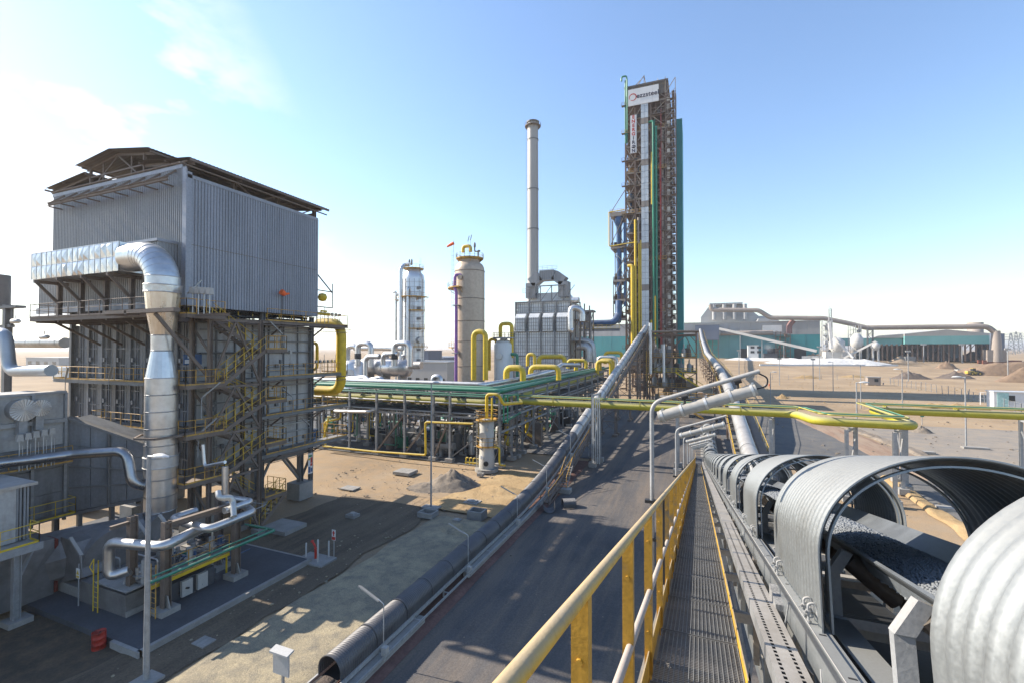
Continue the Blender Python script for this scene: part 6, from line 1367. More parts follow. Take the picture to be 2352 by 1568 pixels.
TX_, TY_ = -46.0, 88.3; TR_ = 3.25
TT = thing('process_column', 'fat tan insulated column with purple side pipe and orange windsock', 'column', (TX_, TY_, 0))
m = MB(); m.lathe((TX_, TY_, 0), [(TR_*1.0, 0), (TR_, 31.8), (TR_*.97, 32.5), (TR_*.86, 33.2), (TR_*.7, 33.6), (TR_*.7, 34.2)], 36); part(m, 'shell', tan, TT)
for z in (6.5, 11.2, 16.5, 20.8, 25.6, 31.6): m = MB(); m.lathe((TX_, TY_, z), [(TR_, 0), (TR_+.07, 0), (TR_+.07, .12), (TR_, .12)], 36); part(m, 'band', brown, TT)
m = MB(); m.lathe((TX_, TY_, 34.2), [(TR_*.85, 0), (TR_*.85, .3), (0, .35)], 24); part(m, 'top_flange', yst, TT)
plat(TT, (TX_, TY_), 34.5, 1.8, 1.2, 0, 2*pi); plat(TT, (TX_, TY_), 28.0, TR_, 1.5, 2.6, 4.7); plat(TT, (TX_, TY_), 15.2, TR_, 1.3, 2.9, 4.2)
m = MB(); m.pipe([at(1075, 574, Y=88)+V(-1.2, 0, -.5), at(1075, 574, Y=88)+V(-1.2, 0, .8), at(1075, 574, Y=88)+V(.6, 0, .8), at(1075, 574, Y=88)+V(.6, 0, -.5)], .38, .8, 12); part(m, 'top_pipe', yel, TT)
pp = at(1047, 640, Y=TY_-TR_-.5); m = MB(); m.pipe([(pp.x+.9, TY_-TR_+.3, pp.z+.8), (pp.x-.2, TY_-TR_-.5, pp.z+.8), (pp.x-.2, TY_-TR_-.6, pp.z-1.8), (pp.x+.1, TY_-TR_-.5, pp.z-3), (pp.x+.1, TY_-TR_-.5, 0)], .34, .8, 14); part(m, 'side_pipe', purple, TT)
m = MB()
for z in (14, 24): m.box((pp.x-.7, TY_-TR_-1.0, z), (pp.x+.8, TY_-TR_+.2, z+.15))
part(m, 'pipe_brackets', steelm, TT)
m = MB(); q = at(1098, 575, Y=TY_); m.pipe([(TX_+1.2, TY_, 36.8), (TX_+1.2, TY_, 36.0), (TX_+2.6, TY_, 36.0), (q.x, TY_, q.z), (q.x, TY_, 3)], .15, .4, 8); part(m, 'vent_line', steel, TT)
m = MB(); m.lathe((TX_+1.2, TY_, 36.8), [(.1, 0), (.25, .2), (.25, .9), (.1, 1.2), (0, 1.3)], 10); part(m, 'relief_valve', steel, TT)
m = MB(); m.tube([V(TX_-.5, TY_-TR_-.1, 30), V(TX_-.5, TY_-TR_-.4, 30)], .55, 16); part(m, 'manway', tan, TT)
vladder(TT, TX_-3.2, TY_-1.8, 28, 36); vladder(TT, TX_-3.6, TY_-1.2, 15, 28.5)
for dx, rz in ((0.3, .25), (.9, .3)): m = MB(); m.tube([V(TX_-.2+dx, TY_-1, 34.5), V(TX_-.2+dx, TY_-1, 38.2+dx*.3)], .03, 5); m.beam((TX_-.25+dx, TY_-1, 38+dx*.3), (TX_+.1+dx, TY_-1, 39.2+dx*.3), .18, .1); part(m, 'lamp', refr, TT)
q = at(1042, 562, Y=86); t = thing('windsock', 'orange windsock on top of the fat tan column', 'windsock', (q.x, 86, 34.5)); m = MB(); m.tube([V(q.x, 86, 34.5), V(q.x, 86, q.z+.9)], .04, 5); part(m, 'pole', steelm, t)
m = MB(); m.tube([V(q.x, 86, q.z+.3), V(q.x-.8, 86, q.z), V(q.x-1.6, 86, q.z-.35)], [.35, .3, .2], 10); part(m, 'sock', orange, t)
SX, SY = -81.5, 118.0
ST = thing('process_column', 'shiny silver insulated column with platforms and side pipes', 'column', (SX, SY, 0))
palealu = M('pale_aluminium_shell', (0.60, 0.61, 0.62), 0.38, 0.7, 0.15, 0.35, bump=0.1, bs=1.2, streak=True)
m = MB(); m.lathe((SX+.6, SY, 0), [(3.3, 0), (3.3, 36.2), (3.1, 37.4), (2.3, 38.4), (2.1, 39.2)], 36); part(m, 'shell', palealu, ST)
m = MB(); m.lathe((SX-2.4, SY+1, 0), [(2.6, 0), (2.6, 35.5), (1.5, 37), (0, 37.3)], 28); part(m, 'shell', palealu, ST)
for z in range(2, 37, 3): m = MB(); m.lathe((SX+.6, SY, z), [(3.3, 0), (3.36, 0), (3.36, .1), (3.3, .1)], 36); part(m, 'band', alud, ST)
plat(ST, (SX+.6, SY), 39.4, 1.5, 1.6, 0, 2*pi); plat(ST, (SX+.6, SY), 30.6, 3.3, 1.4, 3.6, 6.6); plat(ST, (SX-2.4, SY+1), 30, 2.6, 1.3, 2.6, 4.2); plat(ST, (SX+.6, SY), 15.6, 3.3, 1.3, 5.2, 6.6); plat(ST, (SX+.6, SY), 5.8, 3.3, 1.3, 5.2, 6.6)
for (dx, r, z1, mt) in ((-1.2, .6, 40.5, palealu), (1.4, .38, 33.0, alu), (.5, .2, 24, alu)): m = MB(); m.pipe([(SX+.6, SY-2.0, z1), (SX+dx, SY-2.2, z1), (SX+dx, SY-4.0, z1-1.5), (SX+dx, SY-4.0, 0)] if z1 > 40 else [(SX+dx, SY-3.0, z1), (SX+dx, SY-4.1, z1), (SX+dx, SY-4.1, 0)], r, 1.0, 12, 2.2); part(m, 'side_pipe', mt, ST)
for px, top_ in ((910, 674), (918, 680)): q = at(px, top_, Y=116); m = MB(); m.pipe([(q.x-1, 116, q.z+.4), (q.x, 116, q.z+.4), (q.x, 116, 0)], .32, .6, 10, 2.4); part(m, 'side_pipe', alud, ST)
m = MB(); [m.lathe((SX-1+dx, SY, 40.6), [(.12, 0), (.3, .3), (.3, 1.6), (.1, 1.9), (0, 2)], 10) for dx in (0, .9)]; m.box((SX-3.6, SY-.2, 41), (SX, SY+.2, 41.3)); part(m, 'relief_valve', steel, ST)
for z in (17.5, 7.5): m = MB(); m.tube([V(SX+3.2, SY-1.5, z), V(SX+4.8, SY-2.2, z)], .9, 16); part(m, 'manway', alud, ST)
vladder(ST, SX+4.4, SY-2.0, 31, 42); vladder(ST, SX+3.9, SY-2.2, 6, 30)
m = MB()
for a_ in [i*2*pi/14 for i in range(14)]: m.beam((SX+.6+3.33*cos(a_), SY+3.33*sin(a_), 1), (SX+.6+3.33*cos(a_), SY+3.33*sin(a_), 36), .07)
for z in range(3, 36, 3): m.lathe((SX+.6, SY, z+.5), [(3.3, 0), (3.35, 0), (3.35, .06), (3.3, .06)], 30)
part(m, 'sheet_seams', steel, ST, kind='stuff')
for z in (21, 26.5): plat(ST, (SX+.6, SY), z, 3.3, 1.1, 4.9, 6.2)
plat(ST, (SX+.6, SY), 11, 3.3, 1.2, 3.4, 4.6); vladder(ST, SX-1.8, SY-3.6, 5, 38); vladder(ST, SX+2.6, SY-3.4, 15, 31)
for k_ in range(10): z = 5+k_*3.1; m = MB(); m.beam((SX-5, SY-1.6, z), (SX-3, SY-1.6, z), .1); m.box((SX+3.4, SY-2.3, z), (SX+4.2, SY-1.4, z+.7)); part(m, 'bracket', steel, ST)
# exchangers beside the silver column
def vesselh(label, c, L, r, mat=alu):
    t = thing('heat_exchanger', label, 'heat exchanger', (c[0], c[1], 0), 'horizontal silver exchangers'); x, y, z = c
    m = MB(); m.tube([V(x-L/2-.3*r, y, z), V(x-L/2, y, z), V(x+L/2, y, z), V(x+L/2+.3*r, y, z)], [r*.5, r, r, r*.5], 24)
    for q in (-.3, 0, .3): m.tube([V(x+L*q-.04, y, z), V(x+L*q+.04, y, z)], r*1.03, 24)
    part(m, 'shell', mat, t); m = MB(); [m.box((x+L*q-.25, y-r*.7, 0), (x+L*q+.25, y+r*.7, z-r*.7)) for q in (-.3, .3)]; part(m, 'saddle', conc, t)
    m = MB(); [m.lathe((x+L*q, y, z+r*.8), [(.35, 0), (.35, r*.6), (.5, r*.6), (.5, r*.6+.2), (0, r*.6+.2)], 12) for q in (-.35, 0, .35)]; part(m, 'nozzle', mat, t)
q = at(905, 850, Y=84); vesselh('large horizontal silver exchanger in front of the silver column', (q.x, 84, q.z+.6), 7.5, 1.9)
q = at(868, 846, Y=90); vesselh('second horizontal silver exchanger behind the large one', (q.x, 90, q.z+.6), 8, 2.0, alud)
q = at(800, 850, Y=84); t = thing('vessel', 'short pale round tank beside the thick yellow bend', 'tank', (q.x, 84, 0)); m = MB(); m.lathe((q.x+1.4, 84, 0), [(2.6, 0), (2.6, q.z+1.4), (2.0, q.z+2.2), (0, q.z+2.6)], 24); part(m, 'shell', palealu, t)
m = MB(); m.tube([V(q.x+2.6, 81.6, q.z-.5), V(q.x+2.8, 81.2, q.z-.5)], 1.0, 18); part(m, 'manway', palealu, t)
for k, (a, yt, b, Y, yb, r, lb) in enumerate(((798, 795, 822, 84, 850, .75, 'silver pipe arch at the left behind the yellow bend'), (822, 789, 852, 82, 840, .75, 'large silver pipe arch with a dark joint left of the exchangers'), (906, 788, 942, 80, 840, .75, 'large silver pipe arch with a dark joint beside the silver column'),
        (840, 818, 872, 78, 862, .6, 'silver pipe rising in front of the exchangers'), (880, 812, 915, 80, 838, .6, 'silver pipe elbow over the large exchanger'))):
    p0, p1 = at(a, yt, Y=Y), at(b, yt, Y=Y); z = at(a, yb, Y=Y).z; m = MB(); m.pipe([(p0.x, Y, z), (p0.x, Y, p0.z), (p1.x, Y, p0.z)]+([(p1.x, Y, z)] if k < 3 else []), r*.85, 1.3, 14, 1.3); solo(m, 'silver_pipe', alu, lb, 'pipe')
    if k in (1, 2): m = MB(); m.tube([V(p0.x, Y, p0.z-3.4), V(p0.x, Y, p0.z-2.2)], .75, 12); solo(m, 'pipe_joint', dark, 'black joint sleeve on the %s silver arch' % ('left' if k == 1 else 'right'), 'pipe joint')
q0, q1 = at(815, 799, Y=95), at(925, 799, Y=95); m = MB(); m.pipe([q0, q1], .7, 1, 14, 2); solo(m, 'silver_pipe', alu, 'long horizontal silver pipe level with the horizon', 'pipe')
q0, q1 = at(942, 838, Y=82), at(968, 838, Y=82); m = MB(); m.pipe([q0, q1], .8, 1, 14, 2); solo(m, 'silver_pipe', alud, 'stub of silver pipe right of the exchangers', 'pipe')
# decks and rails behind the rack
t = thing('equipment_deck', 'railed steel deck below the silver exchangers', 'platform', (-58, 80, 0))
m = MB(); m.box((-72, 77, 5.0), (-50, 90, 5.2)); part(m, 'deck', brown, t)
for X in ln(-72, -50, 4): m = MB(); m.ibeam((X, 77, 0), (X, 77, 5), .25, .25); part(m, 'column', steel, t)
part(rail_mb([(-72, 77, 5.2), (-50, 77, 5.2)], 1.1, 1.5, .04, post=.08), 'handrail', steelm, t)
t = thing('yellow_railing', 'long yellow railing behind the rack near the tan column', 'railing', (-48, 70, 8)); a, b = at(882, 888, Y=70), at(990, 888, Y=70)
part(rail_mb([(a.x, 70, a.z), (b.x, 70, a.z)], 1.1, 1.3, .04, post=.08), 'handrail', yel, t)
# small control buildings and far plant seen between columns
def house(nm, label, x0, x1, y0, y1, h, mat, wins=0, cat='building', rf=None, z0=0.0, wm=win, wz=(.5, .75)):
    t = thing(nm, label, cat, ((x0+x1)/2, (y0+y1)/2, z0)); m = MB(); m.box((x0, y0, z0), (x1, y1, z0+h)); part(m, 'wall', mat, t)
    m = MB(); m.box((x0-.2, y0-.2, z0+h), (x1+.2, y1+.2, z0+h+.25)); part(m, 'roof', rf or mat, t)
    for i in range(wins):
        w = (x1-x0)/wins; m = MB(); m.box((x0+w*(i+.25), y0-.06, z0+h*wz[0]), (x0+w*(i+.7), y0-.01, z0+h*wz[1])); part(m, 'window', wm, t)
    return t
a, b = at(950, 835, Y=120), at(1045, 835, Y=120); house('control_building', 'low cream building with dark windows between the silver and tan columns', a.x, b.x+2, 112, 126, 11.0, offw, 6, wz=(.35, .6))
a, b = at(962, 815, Y=150), at(984, 815, Y=150); house('blue_shed', 'small blue grey shed behind the cream building', a.x, b.x, 150, 160, 14, bgrey)
for k, (px0, px1, Y, h, mt, lb) in enumerate(((990, 1040, 300, 9, offg, 'far pale workshop roofs left of the tan column'), (60, 135, 160, 9, offw, 'long low white building far behind the left pipes'), (120, 145, 120, 6, palealu, 'far silver tanks behind the left pipes'), (985, 1020, 210, 10, bgrey, 'far grey shed between the two columns'))):
    a, b = at(px0, 820, Y=Y), at(px1, 820, Y=Y); house('far_building', lb, a.x, b.x, Y, Y+20, h, mt, 4)
# white vessel with yellow arch
q = at(1157, 800, Y=92); t = thing('vessel', 'short white vessel with yellow arch pipe left of the boiler house', 'tank', (q.x, 92, 0))
m = MB(); m.lathe((q.x, 92, 0), [(2.1, 0), (2.1, q.z+.8), (1.6, q.z+1.6), (.8, q.z+1.9), (.8, q.z+2.4), (0, q.z+2.4)], 26); part(m, 'shell', M('clean_white_shell', (0.55, 0.55, 0.53), .5, .1, .1, .6, streak=True), t)
m = MB(); m.pipe([(q.x-.8, 92, q.z+2.2), (q.x-.8, 92, q.z+5.4), (q.x+1.9, 92, q.z+5.4), (q.x+1.9, 92, q.z-2)], .42, .9, 12); part(m, 'arch_pipe', yel, t); plat(t, (q.x, 92), q.z+2.3, .9, 1.5, 0, 2*pi, steelm)
m = MB(); m.tube([V(q.x-.1, 89.9, q.z-1.6), V(q.x-.1, 89.6, q.z-1.6)], .7, 16); part(m, 'manway', M('clean_white_shell', (1, 1, 1)), t)
pipething('green_pipe', 'thick green pipe bending down right of the short white vessel', [(q.x+2.0, 91.5, q.z-1.2), (q.x+3.4, 91.5, q.z-1.2), (q.x+3.4, 91.5, 3)], .34, green, bend=.9, n=12)
# boiler house
BH = thing('boiler_house', 'grey gridded boiler house with four bulging boxes and rooftop ducts', 'building', (-42, 130, 0))
bx0, bx1 = -50.4, -33.6
m = MB(); m.box((bx0+.1, 125.2, 0), (bx1-.1, 139, 20)); m.box((bx0+.6, 127, 20), (bx1-.6, 139, 28.6)); part(m, 'core', alud, BH)
gridm = M('grey_grid_panel', (0.50, 0.52, 0.53), .5, .4, .16, .4, bump=.06, bs=3)
for i in range(12):
    a = bx0+i*1.4
    for j in range(10): m = MB(); m.box((a+.05, 125.0-.03*((i+j) % 3), j*2+.05), (a+1.36, 125.25, j*2+1.96)); part(m, 'panel', gridm, BH)
    for j in range(4): m = MB(); m.box((a+.05, 126.8, 20+j*2.15+.05), (a+1.36, 127.05, 20+j*2.15+2.1)); part(m, 'panel', gridm, BH)
m = MB()
for z in range(1, 20): m.box((bx0, 124.86, z-.04), (bx1, 124.93, z+.04))
for i in range(25): X = bx0+i*.7; m.box((X-.035, 124.86, 0), (X+.035, 124.94, 19.8)); m.box((X-.035, 126.66, 20), (X+.035, 126.74, 28.4))
for z in range(21, 29): m.box((bx0, 126.66, z-.04), (bx1, 126.73, z+.04))
part(m, 'grid_ribs', steel, BH, kind='stuff')
m = MB()
for i in range(5): X = bx0+i*4.2; m.box((X-.2, 124.6, 0), (X+.2, 124.95, 20)); m.box((X-.2, 126.3, 20), (X+.2, 126.75, 28.8)); m.beam((X, 124.8, 19.8), (X, 126.5, 23), .35)
for z in (6.5, 12.8, 19.8): m.box((bx0, 124.7, z-.15), (bx1, 124.92, z+.15))
for z in (25.3, 28.6): m.box((bx0, 126.4, z-.2), (bx1, 126.7, z+.2))
part(m, 'frame', steel, BH)
for i in range(4):
    a = bx0+.7+i*4.2; m = MB(); m.prism([(126.9, 19.6), (124.2, 19.9), (124.2, 23.9), (125.3, 25.1), (126.9, 25.2)], 'x', a, a+3.1); part(m, 'bulging_box', gridm, BH)
    m = MB()
    for q in range(5): m.box((a+.1+q*.7, 124.1, 20), (a+.2+q*.7, 124.22, 23.9))
    for q in range(4): m.box((a, 124.1, 20.4+q*1), (a+3.1, 124.21, 20.5+q*1))
    part(m, 'box_ribs', steel, BH)
m = MB(); m.prism([(bx0+2.2, 28.8), (bx1-.2, 28.8), (bx1-2.5, 31.6), (bx0+5, 31.6)], 'y', 130, 136); part(m, 'roof_hopper', gridm, BH)
m = MB()
for X in ln(-46.5, -36, 3.4): m.ibeam((X, 127.5, 28.6), (X, 127.5, 33.5), .25, .25); m.beam((X, 127.5, 28.8), (X+3.4, 127.5, 33.2), .14)
m.box((-47, 127.3, 33.2), (-35.5, 127.7, 33.5)); part(m, 'roof_frame', steel, BH)
gz_ = [(-46.3, 129.5, 30), (-46.3, 129.5, 34.5), (-43.5, 129.5, 36.6), (-39, 129.5, 36.6), (-36.2, 129.5, 34.5), (-36.2, 129.5, 30)]
m = MB(); [m.beam(a, b, 3.0, 3.0, up=(0, 1, 0)) for a, b in zip(gz_[:-1], gz_[1:])]; part(m, 'gooseneck_duct', cladl, BH)
m = MB()
for i in range(9): m.box((-44+i*.7, 127.92, 35), (-43.92+i*.7, 127.99, 38.1))
part(m, 'duct_ribs', steel, BH)
part(rail_mb([(bx0+2, 127, 31.6), (-46, 127, 31.6)], 1.1, 1.5, .05), 'handrail', steelm, BH); part(rail_mb([(-44, 128, 38.2), (-38, 128, 38.2)], 1.1, 1.5, .05), 'handrail', steelm, BH)
m = MB()
for z in (5, 11, 17, 23): m.box((bx1+.1, 125.5, z), (bx1+3.0, 138, z+.15))
for Y in (125.6, 131, 137.8):
    for X in (bx1+.3, bx1+3.0): m.beam((X, Y, 0), (X, Y, 28), .3)
for k, z in enumerate((0, 6, 12, 18)): m.beam((bx1+.3, 125.6, z), (bx1+3, 125.6, z+6), .18)
part(m, 'side_gallery', brown, BH)
m = MB(); m.pipe([at(1318, 760, Y=123), at(1311, 758, Y=123), at(1311, 705, Y=123), at(1337, 712, Y=124), at(1337, 738, Y=124)], .85, 1.8, 16, 1.5); solo(m, 'silver_pipe', alu, 'bright silver pipe loop at the right shoulder of the boiler house', 'pipe')
m = MB(); q = at(1330, 690, Y=126); m.tube([q+V(-2, 0, 0), q], .9, 16); solo(m, 'silver_pipe', alu, 'short fat silver pipe end above the right shoulder loop', 'pipe')
m = MB(); q = at(1352, 800, Y=124); m.pipe([at(1325, 795, Y=128), at(1352, 795, Y=128), at(1353, 830, Y=128)], 1.1, 2, 14, 2); m.pipe([at(1322, 780, Y=129), at(1360, 785, Y=129), at(1365, 832, Y=129)], .8, 2, 14); solo(m, 'flue_pipe', alud, 'pair of grey pipes bending down right of the boiler house', 'pipe')
ST_ = thing('chimney', 'very tall slender grey chimney behind the boiler house', 'chimney', (-53.3, 150, 0))
m = MB(); m.lathe((-53.3, 150, 0), [(2.2, 0), (2.0, 36), (1.85, 93.5), (1.85, 94.2)], 32); part(m, 'shaft', M('beige_grey_chimney', (0.33, 0.32, 0.305), .6, .2, .1, .15, streak=True, bump=.03), ST_)
for z, r in ((56.5, 2.08), (70.5, 2.05), (88, 2.0), (94.2, 2.2)): m = MB(); m.lathe((-53.3, 150, z), [(r, 0), (r, .35)], 32); part(m, 'ring', steel, ST_)
plat(ST_, (-53.3, 150), 93, 1.9, .9, 0, 2*pi, brown); vladder(ST_, -55.2, 149, 35, 93, steel, False)
# steel tower carrying the blue duct
LT = thing('lattice_tower', 'dark steel tower beside the boiler house holding the blue duct', 'tower', (-42, 158, 0))
x0_, x1_ = xpx(1343, 158), xpx(1360, 158)
for X in (x0_, x1_):
    for Y in (156, 160): m = MB(); m.ibeam((X, Y, 0), (X, Y, 27.6), .4, .4, .04); part(m, 'column', steel, LT)
m = MB(); z = 0
while z < 25: m.beam((x0_, 156, z), (x1_, 156, z+4), .2); m.beam((x1_, 156, z), (x0_, 156, z+4), .2); m.beam((x0_, 156, z+4), (x1_, 156, z+4), .25); m.beam((x1_, 156, z), (x1_, 160, z+4), .2); z += 4
m.box((x0_-.8, 155.4, 27.6), (x1_+.8, 160.6, 28.2)); m.beam(((x0_+x1_)/2, 158, 22), ((x0_+x1_)/2, 158, 28), 1.2); part(m, 'bracing', steel, LT)
a, b = at(1310, 744, Y=162), at(1400, 744, Y=162); zb = a.z
m = MB(); m.pipe([(a.x, 162, zb), (b.x+1.5, 162, zb), (-26.2, 165, zb+3), (-26.2, 166, zb+8)], 1.2, 2.4, 20, 4); solo(m, 'blue_duct', blue, 'thick blue duct running from the tall tower to the boiler house', 'duct')
t = thing('pipe_walkway', 'yellow railed walkway truss under the blue duct', 'walkway', (-36, 161, 0)); m = MB(); m.box((a.x, 159.8, zb-2.2), (-25, 161.2, zb-2.0)); m.box((a.x, 159.8, zb-2.9), (-25, 160, zb-2.2)); part(m, 'deck', steel, t)
part(rail_mb([(a.x, 159.8, zb-2), (-25, 159.8, zb-2)], 1.2, 1.5, .05, post=.1), 'handrail', yel, t)
# ================================================================ the tall reactor tower
TW = thing('reduction_tower', 'very tall rusty brown steel tower packed with green and yellow pipes', 'tower', (-16.5, 177, 0))
CXS = [-23.6, -20.3, -14.9, -9.3]; CYS = [166.0, 175.0, 184.0, 191.0]
LVT = [8, 15, 22.2, 27.7, 32.5, 39.8, 45.8, 51, 56, 63, 68, 73, 77.6, 82, 87, 92, 97, 102, 107]
tws = M('rusty_grey_steel', (0.155, 0.105, 0.078), .65, .1, .35, .4, bump=.05, dust=.5, dcol=(.27, .21, .16)); twl = M('pale_dusty_steel', (0.30, 0.255, 0.215), .6, .15, .2, .4, bump=.03)
for X in CXS:
    for Y in CYS: m = MB(); m.ibeam((X, Y, 0), (X, Y, 107 if Y < 190 else 104), .55, .55, .05); part(m, 'column', tws, TW)
rnd = random.Random(33)
for k, z in enumerate(LVT):
    m = MB(); m.box((CXS[0], CYS[0]+.4, z-.25), (CXS[-1], CYS[-1], z-.1)); part(m, 'floor', tws, TW)
    for Y in (CYS[0], CYS[-1]): m = MB(); m.ibeam((CXS[0]-.2, Y, z), (CXS[-1]+.2, Y, z), .35, .55, .05); part(m, 'beam', twl if Y == 166 else tws, TW)
    for X in (CXS[0], CXS[-1]): m = MB(); m.ibeam((X, CYS[0], z), (X, CYS[-1], z), .35, .55, .05); part(m, 'beam', tws, TW)
    part(rail_mb([(CXS[0], 165.8, z+.3), (CXS[-1]+.2, 165.8, z+.3), (CXS[-1]+.2, 175, z+.3)], 1.1, 1.6, .04, post=.08), 'handrail', tws if k % 3 else yst, TW)
    if k: 
        z0 = LVT[k-1]; m = MB(); m.beam((CXS[0], 166, z0), (CXS[1], 166, z), .25) if k % 2 else m.beam((CXS[1], 166, z0), (CXS[0], 166, z), .25)
        m.beam((CXS[1], 166, z0 if k % 2 else z), (CXS[2]-2.6, 166, z if k % 2 else z0), .25)
        m.beam((CXS[2]+.2, 166, z0), (CXS[3], 166, z), .22) if k % 2 else m.beam((CXS[3], 166, z0), (CXS[2]+.2, 166, z), .22); part(m, 'brace', twl, TW)
        m = MB()
        for i in range(3):
            a, b = (CYS[i], CYS[i+1]) if (i+k) % 2 else (CYS[i+1], CYS[i]); m.beam((CXS[-1], a, z0), (CXS[-1], b, z), .22); m.beam((CXS[0], a, z0), (CXS[0], b, z), .22)
        part(m, 'side_brace', tws, TW)
m = MB(); m.lathe((-16.5, 179, 0), [(1.5, 10), (3.6, 24), (3.6, 60), (2.8, 66), (3.4, 72), (3.4, 96), (1.6, 101)], 20); part(m, 'reactor_shell', M('dark_blue_grey_shell', (0.06, .08, .11), .5, .2, .2, .2), TW)
m = MB(); m.lathe((-21.8, 171, 0), [(0.4, 56), (1.4, 57.5), (1.4, 60.5), (.9, 61.8), (0, 62)], 18); part(m, 'blue_drum', blue, TW)
# lift shaft of pale panels
sx0, sx1 = xpx(1474.5, 165.3), xpx(1491.5, 165.3)
for j in range(40):
    z = 20.5+j*2.1
    for i in (0, 1):
        a = sx0+(sx1-sx0)*i/2; m = MB(); m.box((a+.04, 164.9-.03*((i+j) % 2), z+.05), (a+(sx1-sx0)/2-.04, 165.5, z+2.05)); part(m, 'shaft_panel', gridm if j % 7 else rust, TW)
m = MB(); m.box((sx0+.1, 165.1, 20), (sx1-.1, 166.8, 104.6)); part(m, 'shaft_core', steel, TW)
# crown
m = MB(); m.corr((-23.6, 165.8), (-9.3, 165.8), 104, 108.2, (0, -1), .6, .15); m.box((-24, 165.5, 108.2), (-9, 191, 108.8)); part(m, 'top_cladding', brownroof, TW)
m = MB(); m.tube([V(-19.5, 166, 108.5), V(-17.2, 167, 112.4), V(-16.6, 168, 108.5)], .18, 6); m.beam((-17.2, 167, 108), (-17.2, 167, 112.5), .2); m.beam((-22, 165.6, 107), (-17.2, 167, 112), .18); m.tube([V(-12.5, 167, 108.5), V(-12.5, 167, 110.2)], .12, 6); part(m, 'crane_post', twl, TW)
# vertical pipes
def vp(px, y0, y1, r, mat, Y=165.0, nm='riser_pipe', hook=0):
    a, b = at(px, y0, Y=Y), at(px, y1, Y=Y); pts = [V(a.x, Y, a.z), V(a.x, Y, b.z)]
    if hook: pts = [V(a.x+hook, Y+.5, a.z)]+pts
    m = MB(); m.pipe(pts, r, r*2.5, 10); return part(m, nm, mat, TW)
vp(1500, 278, 800, .42, green, hook=-1.5); vp(1507, 290, 800, .36, green); vp(1503.5, 275, 800, .15, green, 165.6)
for px in (1436, 1439.5): vp(px, 186, 330, .22, green, 165.3)
vp(1440.5, 182, 300, .2, green); 
m = MB(); q = at(1438, 185, Y=165.2); m.pipe([V(q.x+.2, 165.2, q.z-6), V(q.x+.2, 165.2, q.z+1.6), V(q.x-1.6, 165.2, q.z+1.6), V(q.x-1.6, 165.2, q.z)], .3, .9, 10); part(m, 'top_vent', green, TW)
vp(1496.5, 350, 470, .22, yel); vp(1459, 505, 800, .4, yel, 164.8); vp(1452.5, 610, 830, .62, yel, 164.6, hook=-1.6); vp(1467.5, 560, 800, .34, yel, 165.2); vp(1472, 552, 790, .22, yel, 165); vp(1505, 680, 790, .25, yel, 164.6); vp(1496, 735, 790, .3, yel, 164.7)
vp(1516, 340, 790, .14, redm); vp(1518, 250, 790, .12, M('dark_red_pipe', (.25, .04, .05)), 165.2); vp(1521, 300, 800, .5, twl, 166.5); vp(1526, 420, 800, .35, tws, 167); vp(1466, 500, 560, .3, twl)
for k in range(44):
    X = rnd.uniform(-23, -10); Y = rnd.uniform(167, 188); z0 = rnd.uniform(5, 80); m = MB(); m.tube([V(X, Y, z0), V(X, Y, z0+rnd.uniform(6, 26))], rnd.choice([.12, .2, .3, .45]), 7); part(m, 'riser_pipe', rnd.choice([tws, twl, steel, green, blue, dark, alud, brown]), TW)
for k in range(70):
    z = rnd.choice(LVT[:-1]); X = rnd.uniform(-23, -11); Y = rnd.uniform(166.5, 180); m = MB(); w = rnd.uniform(.6, 2.2); m.box((X, Y, z), (X+w, Y+w, z+rnd.uniform(.8, 3.4))); part(m, 'floor_unit', rnd.choice([tws, twl, steel, dark, boxm, brown, blue]), TW)
# denser frames: half levels, protruding ledges and small gear on the front
for k, (z0, z1) in enumerate(zip(LVT[:-1], LVT[1:])):
    zc = (z0+z1)/2
    m = MB(); m.beam((CXS[0], 166.1, zc), (CXS[2]-2.6, 166.1, zc), .22, .3); m.beam((CXS[2], 166.1, zc), (CXS[3], 166.1, zc), .2, .28); m.beam((CXS[0], 170, zc), (CXS[3], 170, zc), .3, .4); part(m, 'mid_beam', tws, TW)
    m = MB(); m.box((-24.9, 165.0, z0-.1), (-20.5, 166.2, z0+.05)) if k % 2 else m.box((-14.6, 165.0, z0-.1), (-9.8, 166.2, z0+.05)); part(m, 'ledge', brown, TW)
    xa_, xb_ = (-24.9, -20.5) if k % 2 else (-14.6, -9.8); part(rail_mb([(xa_, 165.0, z0), (xb_, 165.0, z0)], 1.1, 1.1, .05, post=.09), 'handrail', yst if k % 3 == 0 else brown, TW)
    for X in (-22.3, -18.6, -13.5, -11.2): m = MB(); m.beam((X, 166.3, z0), (X+rnd.uniform(-.6, .6), 166.3, z1), rnd.uniform(.12, .3)); part(m, 'riser_post', rnd.choice([tws, twl, brown, dark]), TW)
    for q in range(4): X = rnd.choice([rnd.uniform(-23.5, -19), rnd.uniform(-14, -10)]); m = MB(); m.box((X, 165.6, z0+.05), (X+rnd.uniform(.4, 1.4), 166.4, z0+rnd.uniform(.6, 1.8))); part(m, 'wall_unit', rnd.choice([tws, boxm, brown, dark, twl]), TW)
m = MB(); m.box((CXS[0]+.5, 174, 6), (CXS[-1]-.5, 174.3, 104)); part(m, 'inner_screen', M('dark_brown_interior', (.05, .043, .038), .8, 0, .4, .2), TW)
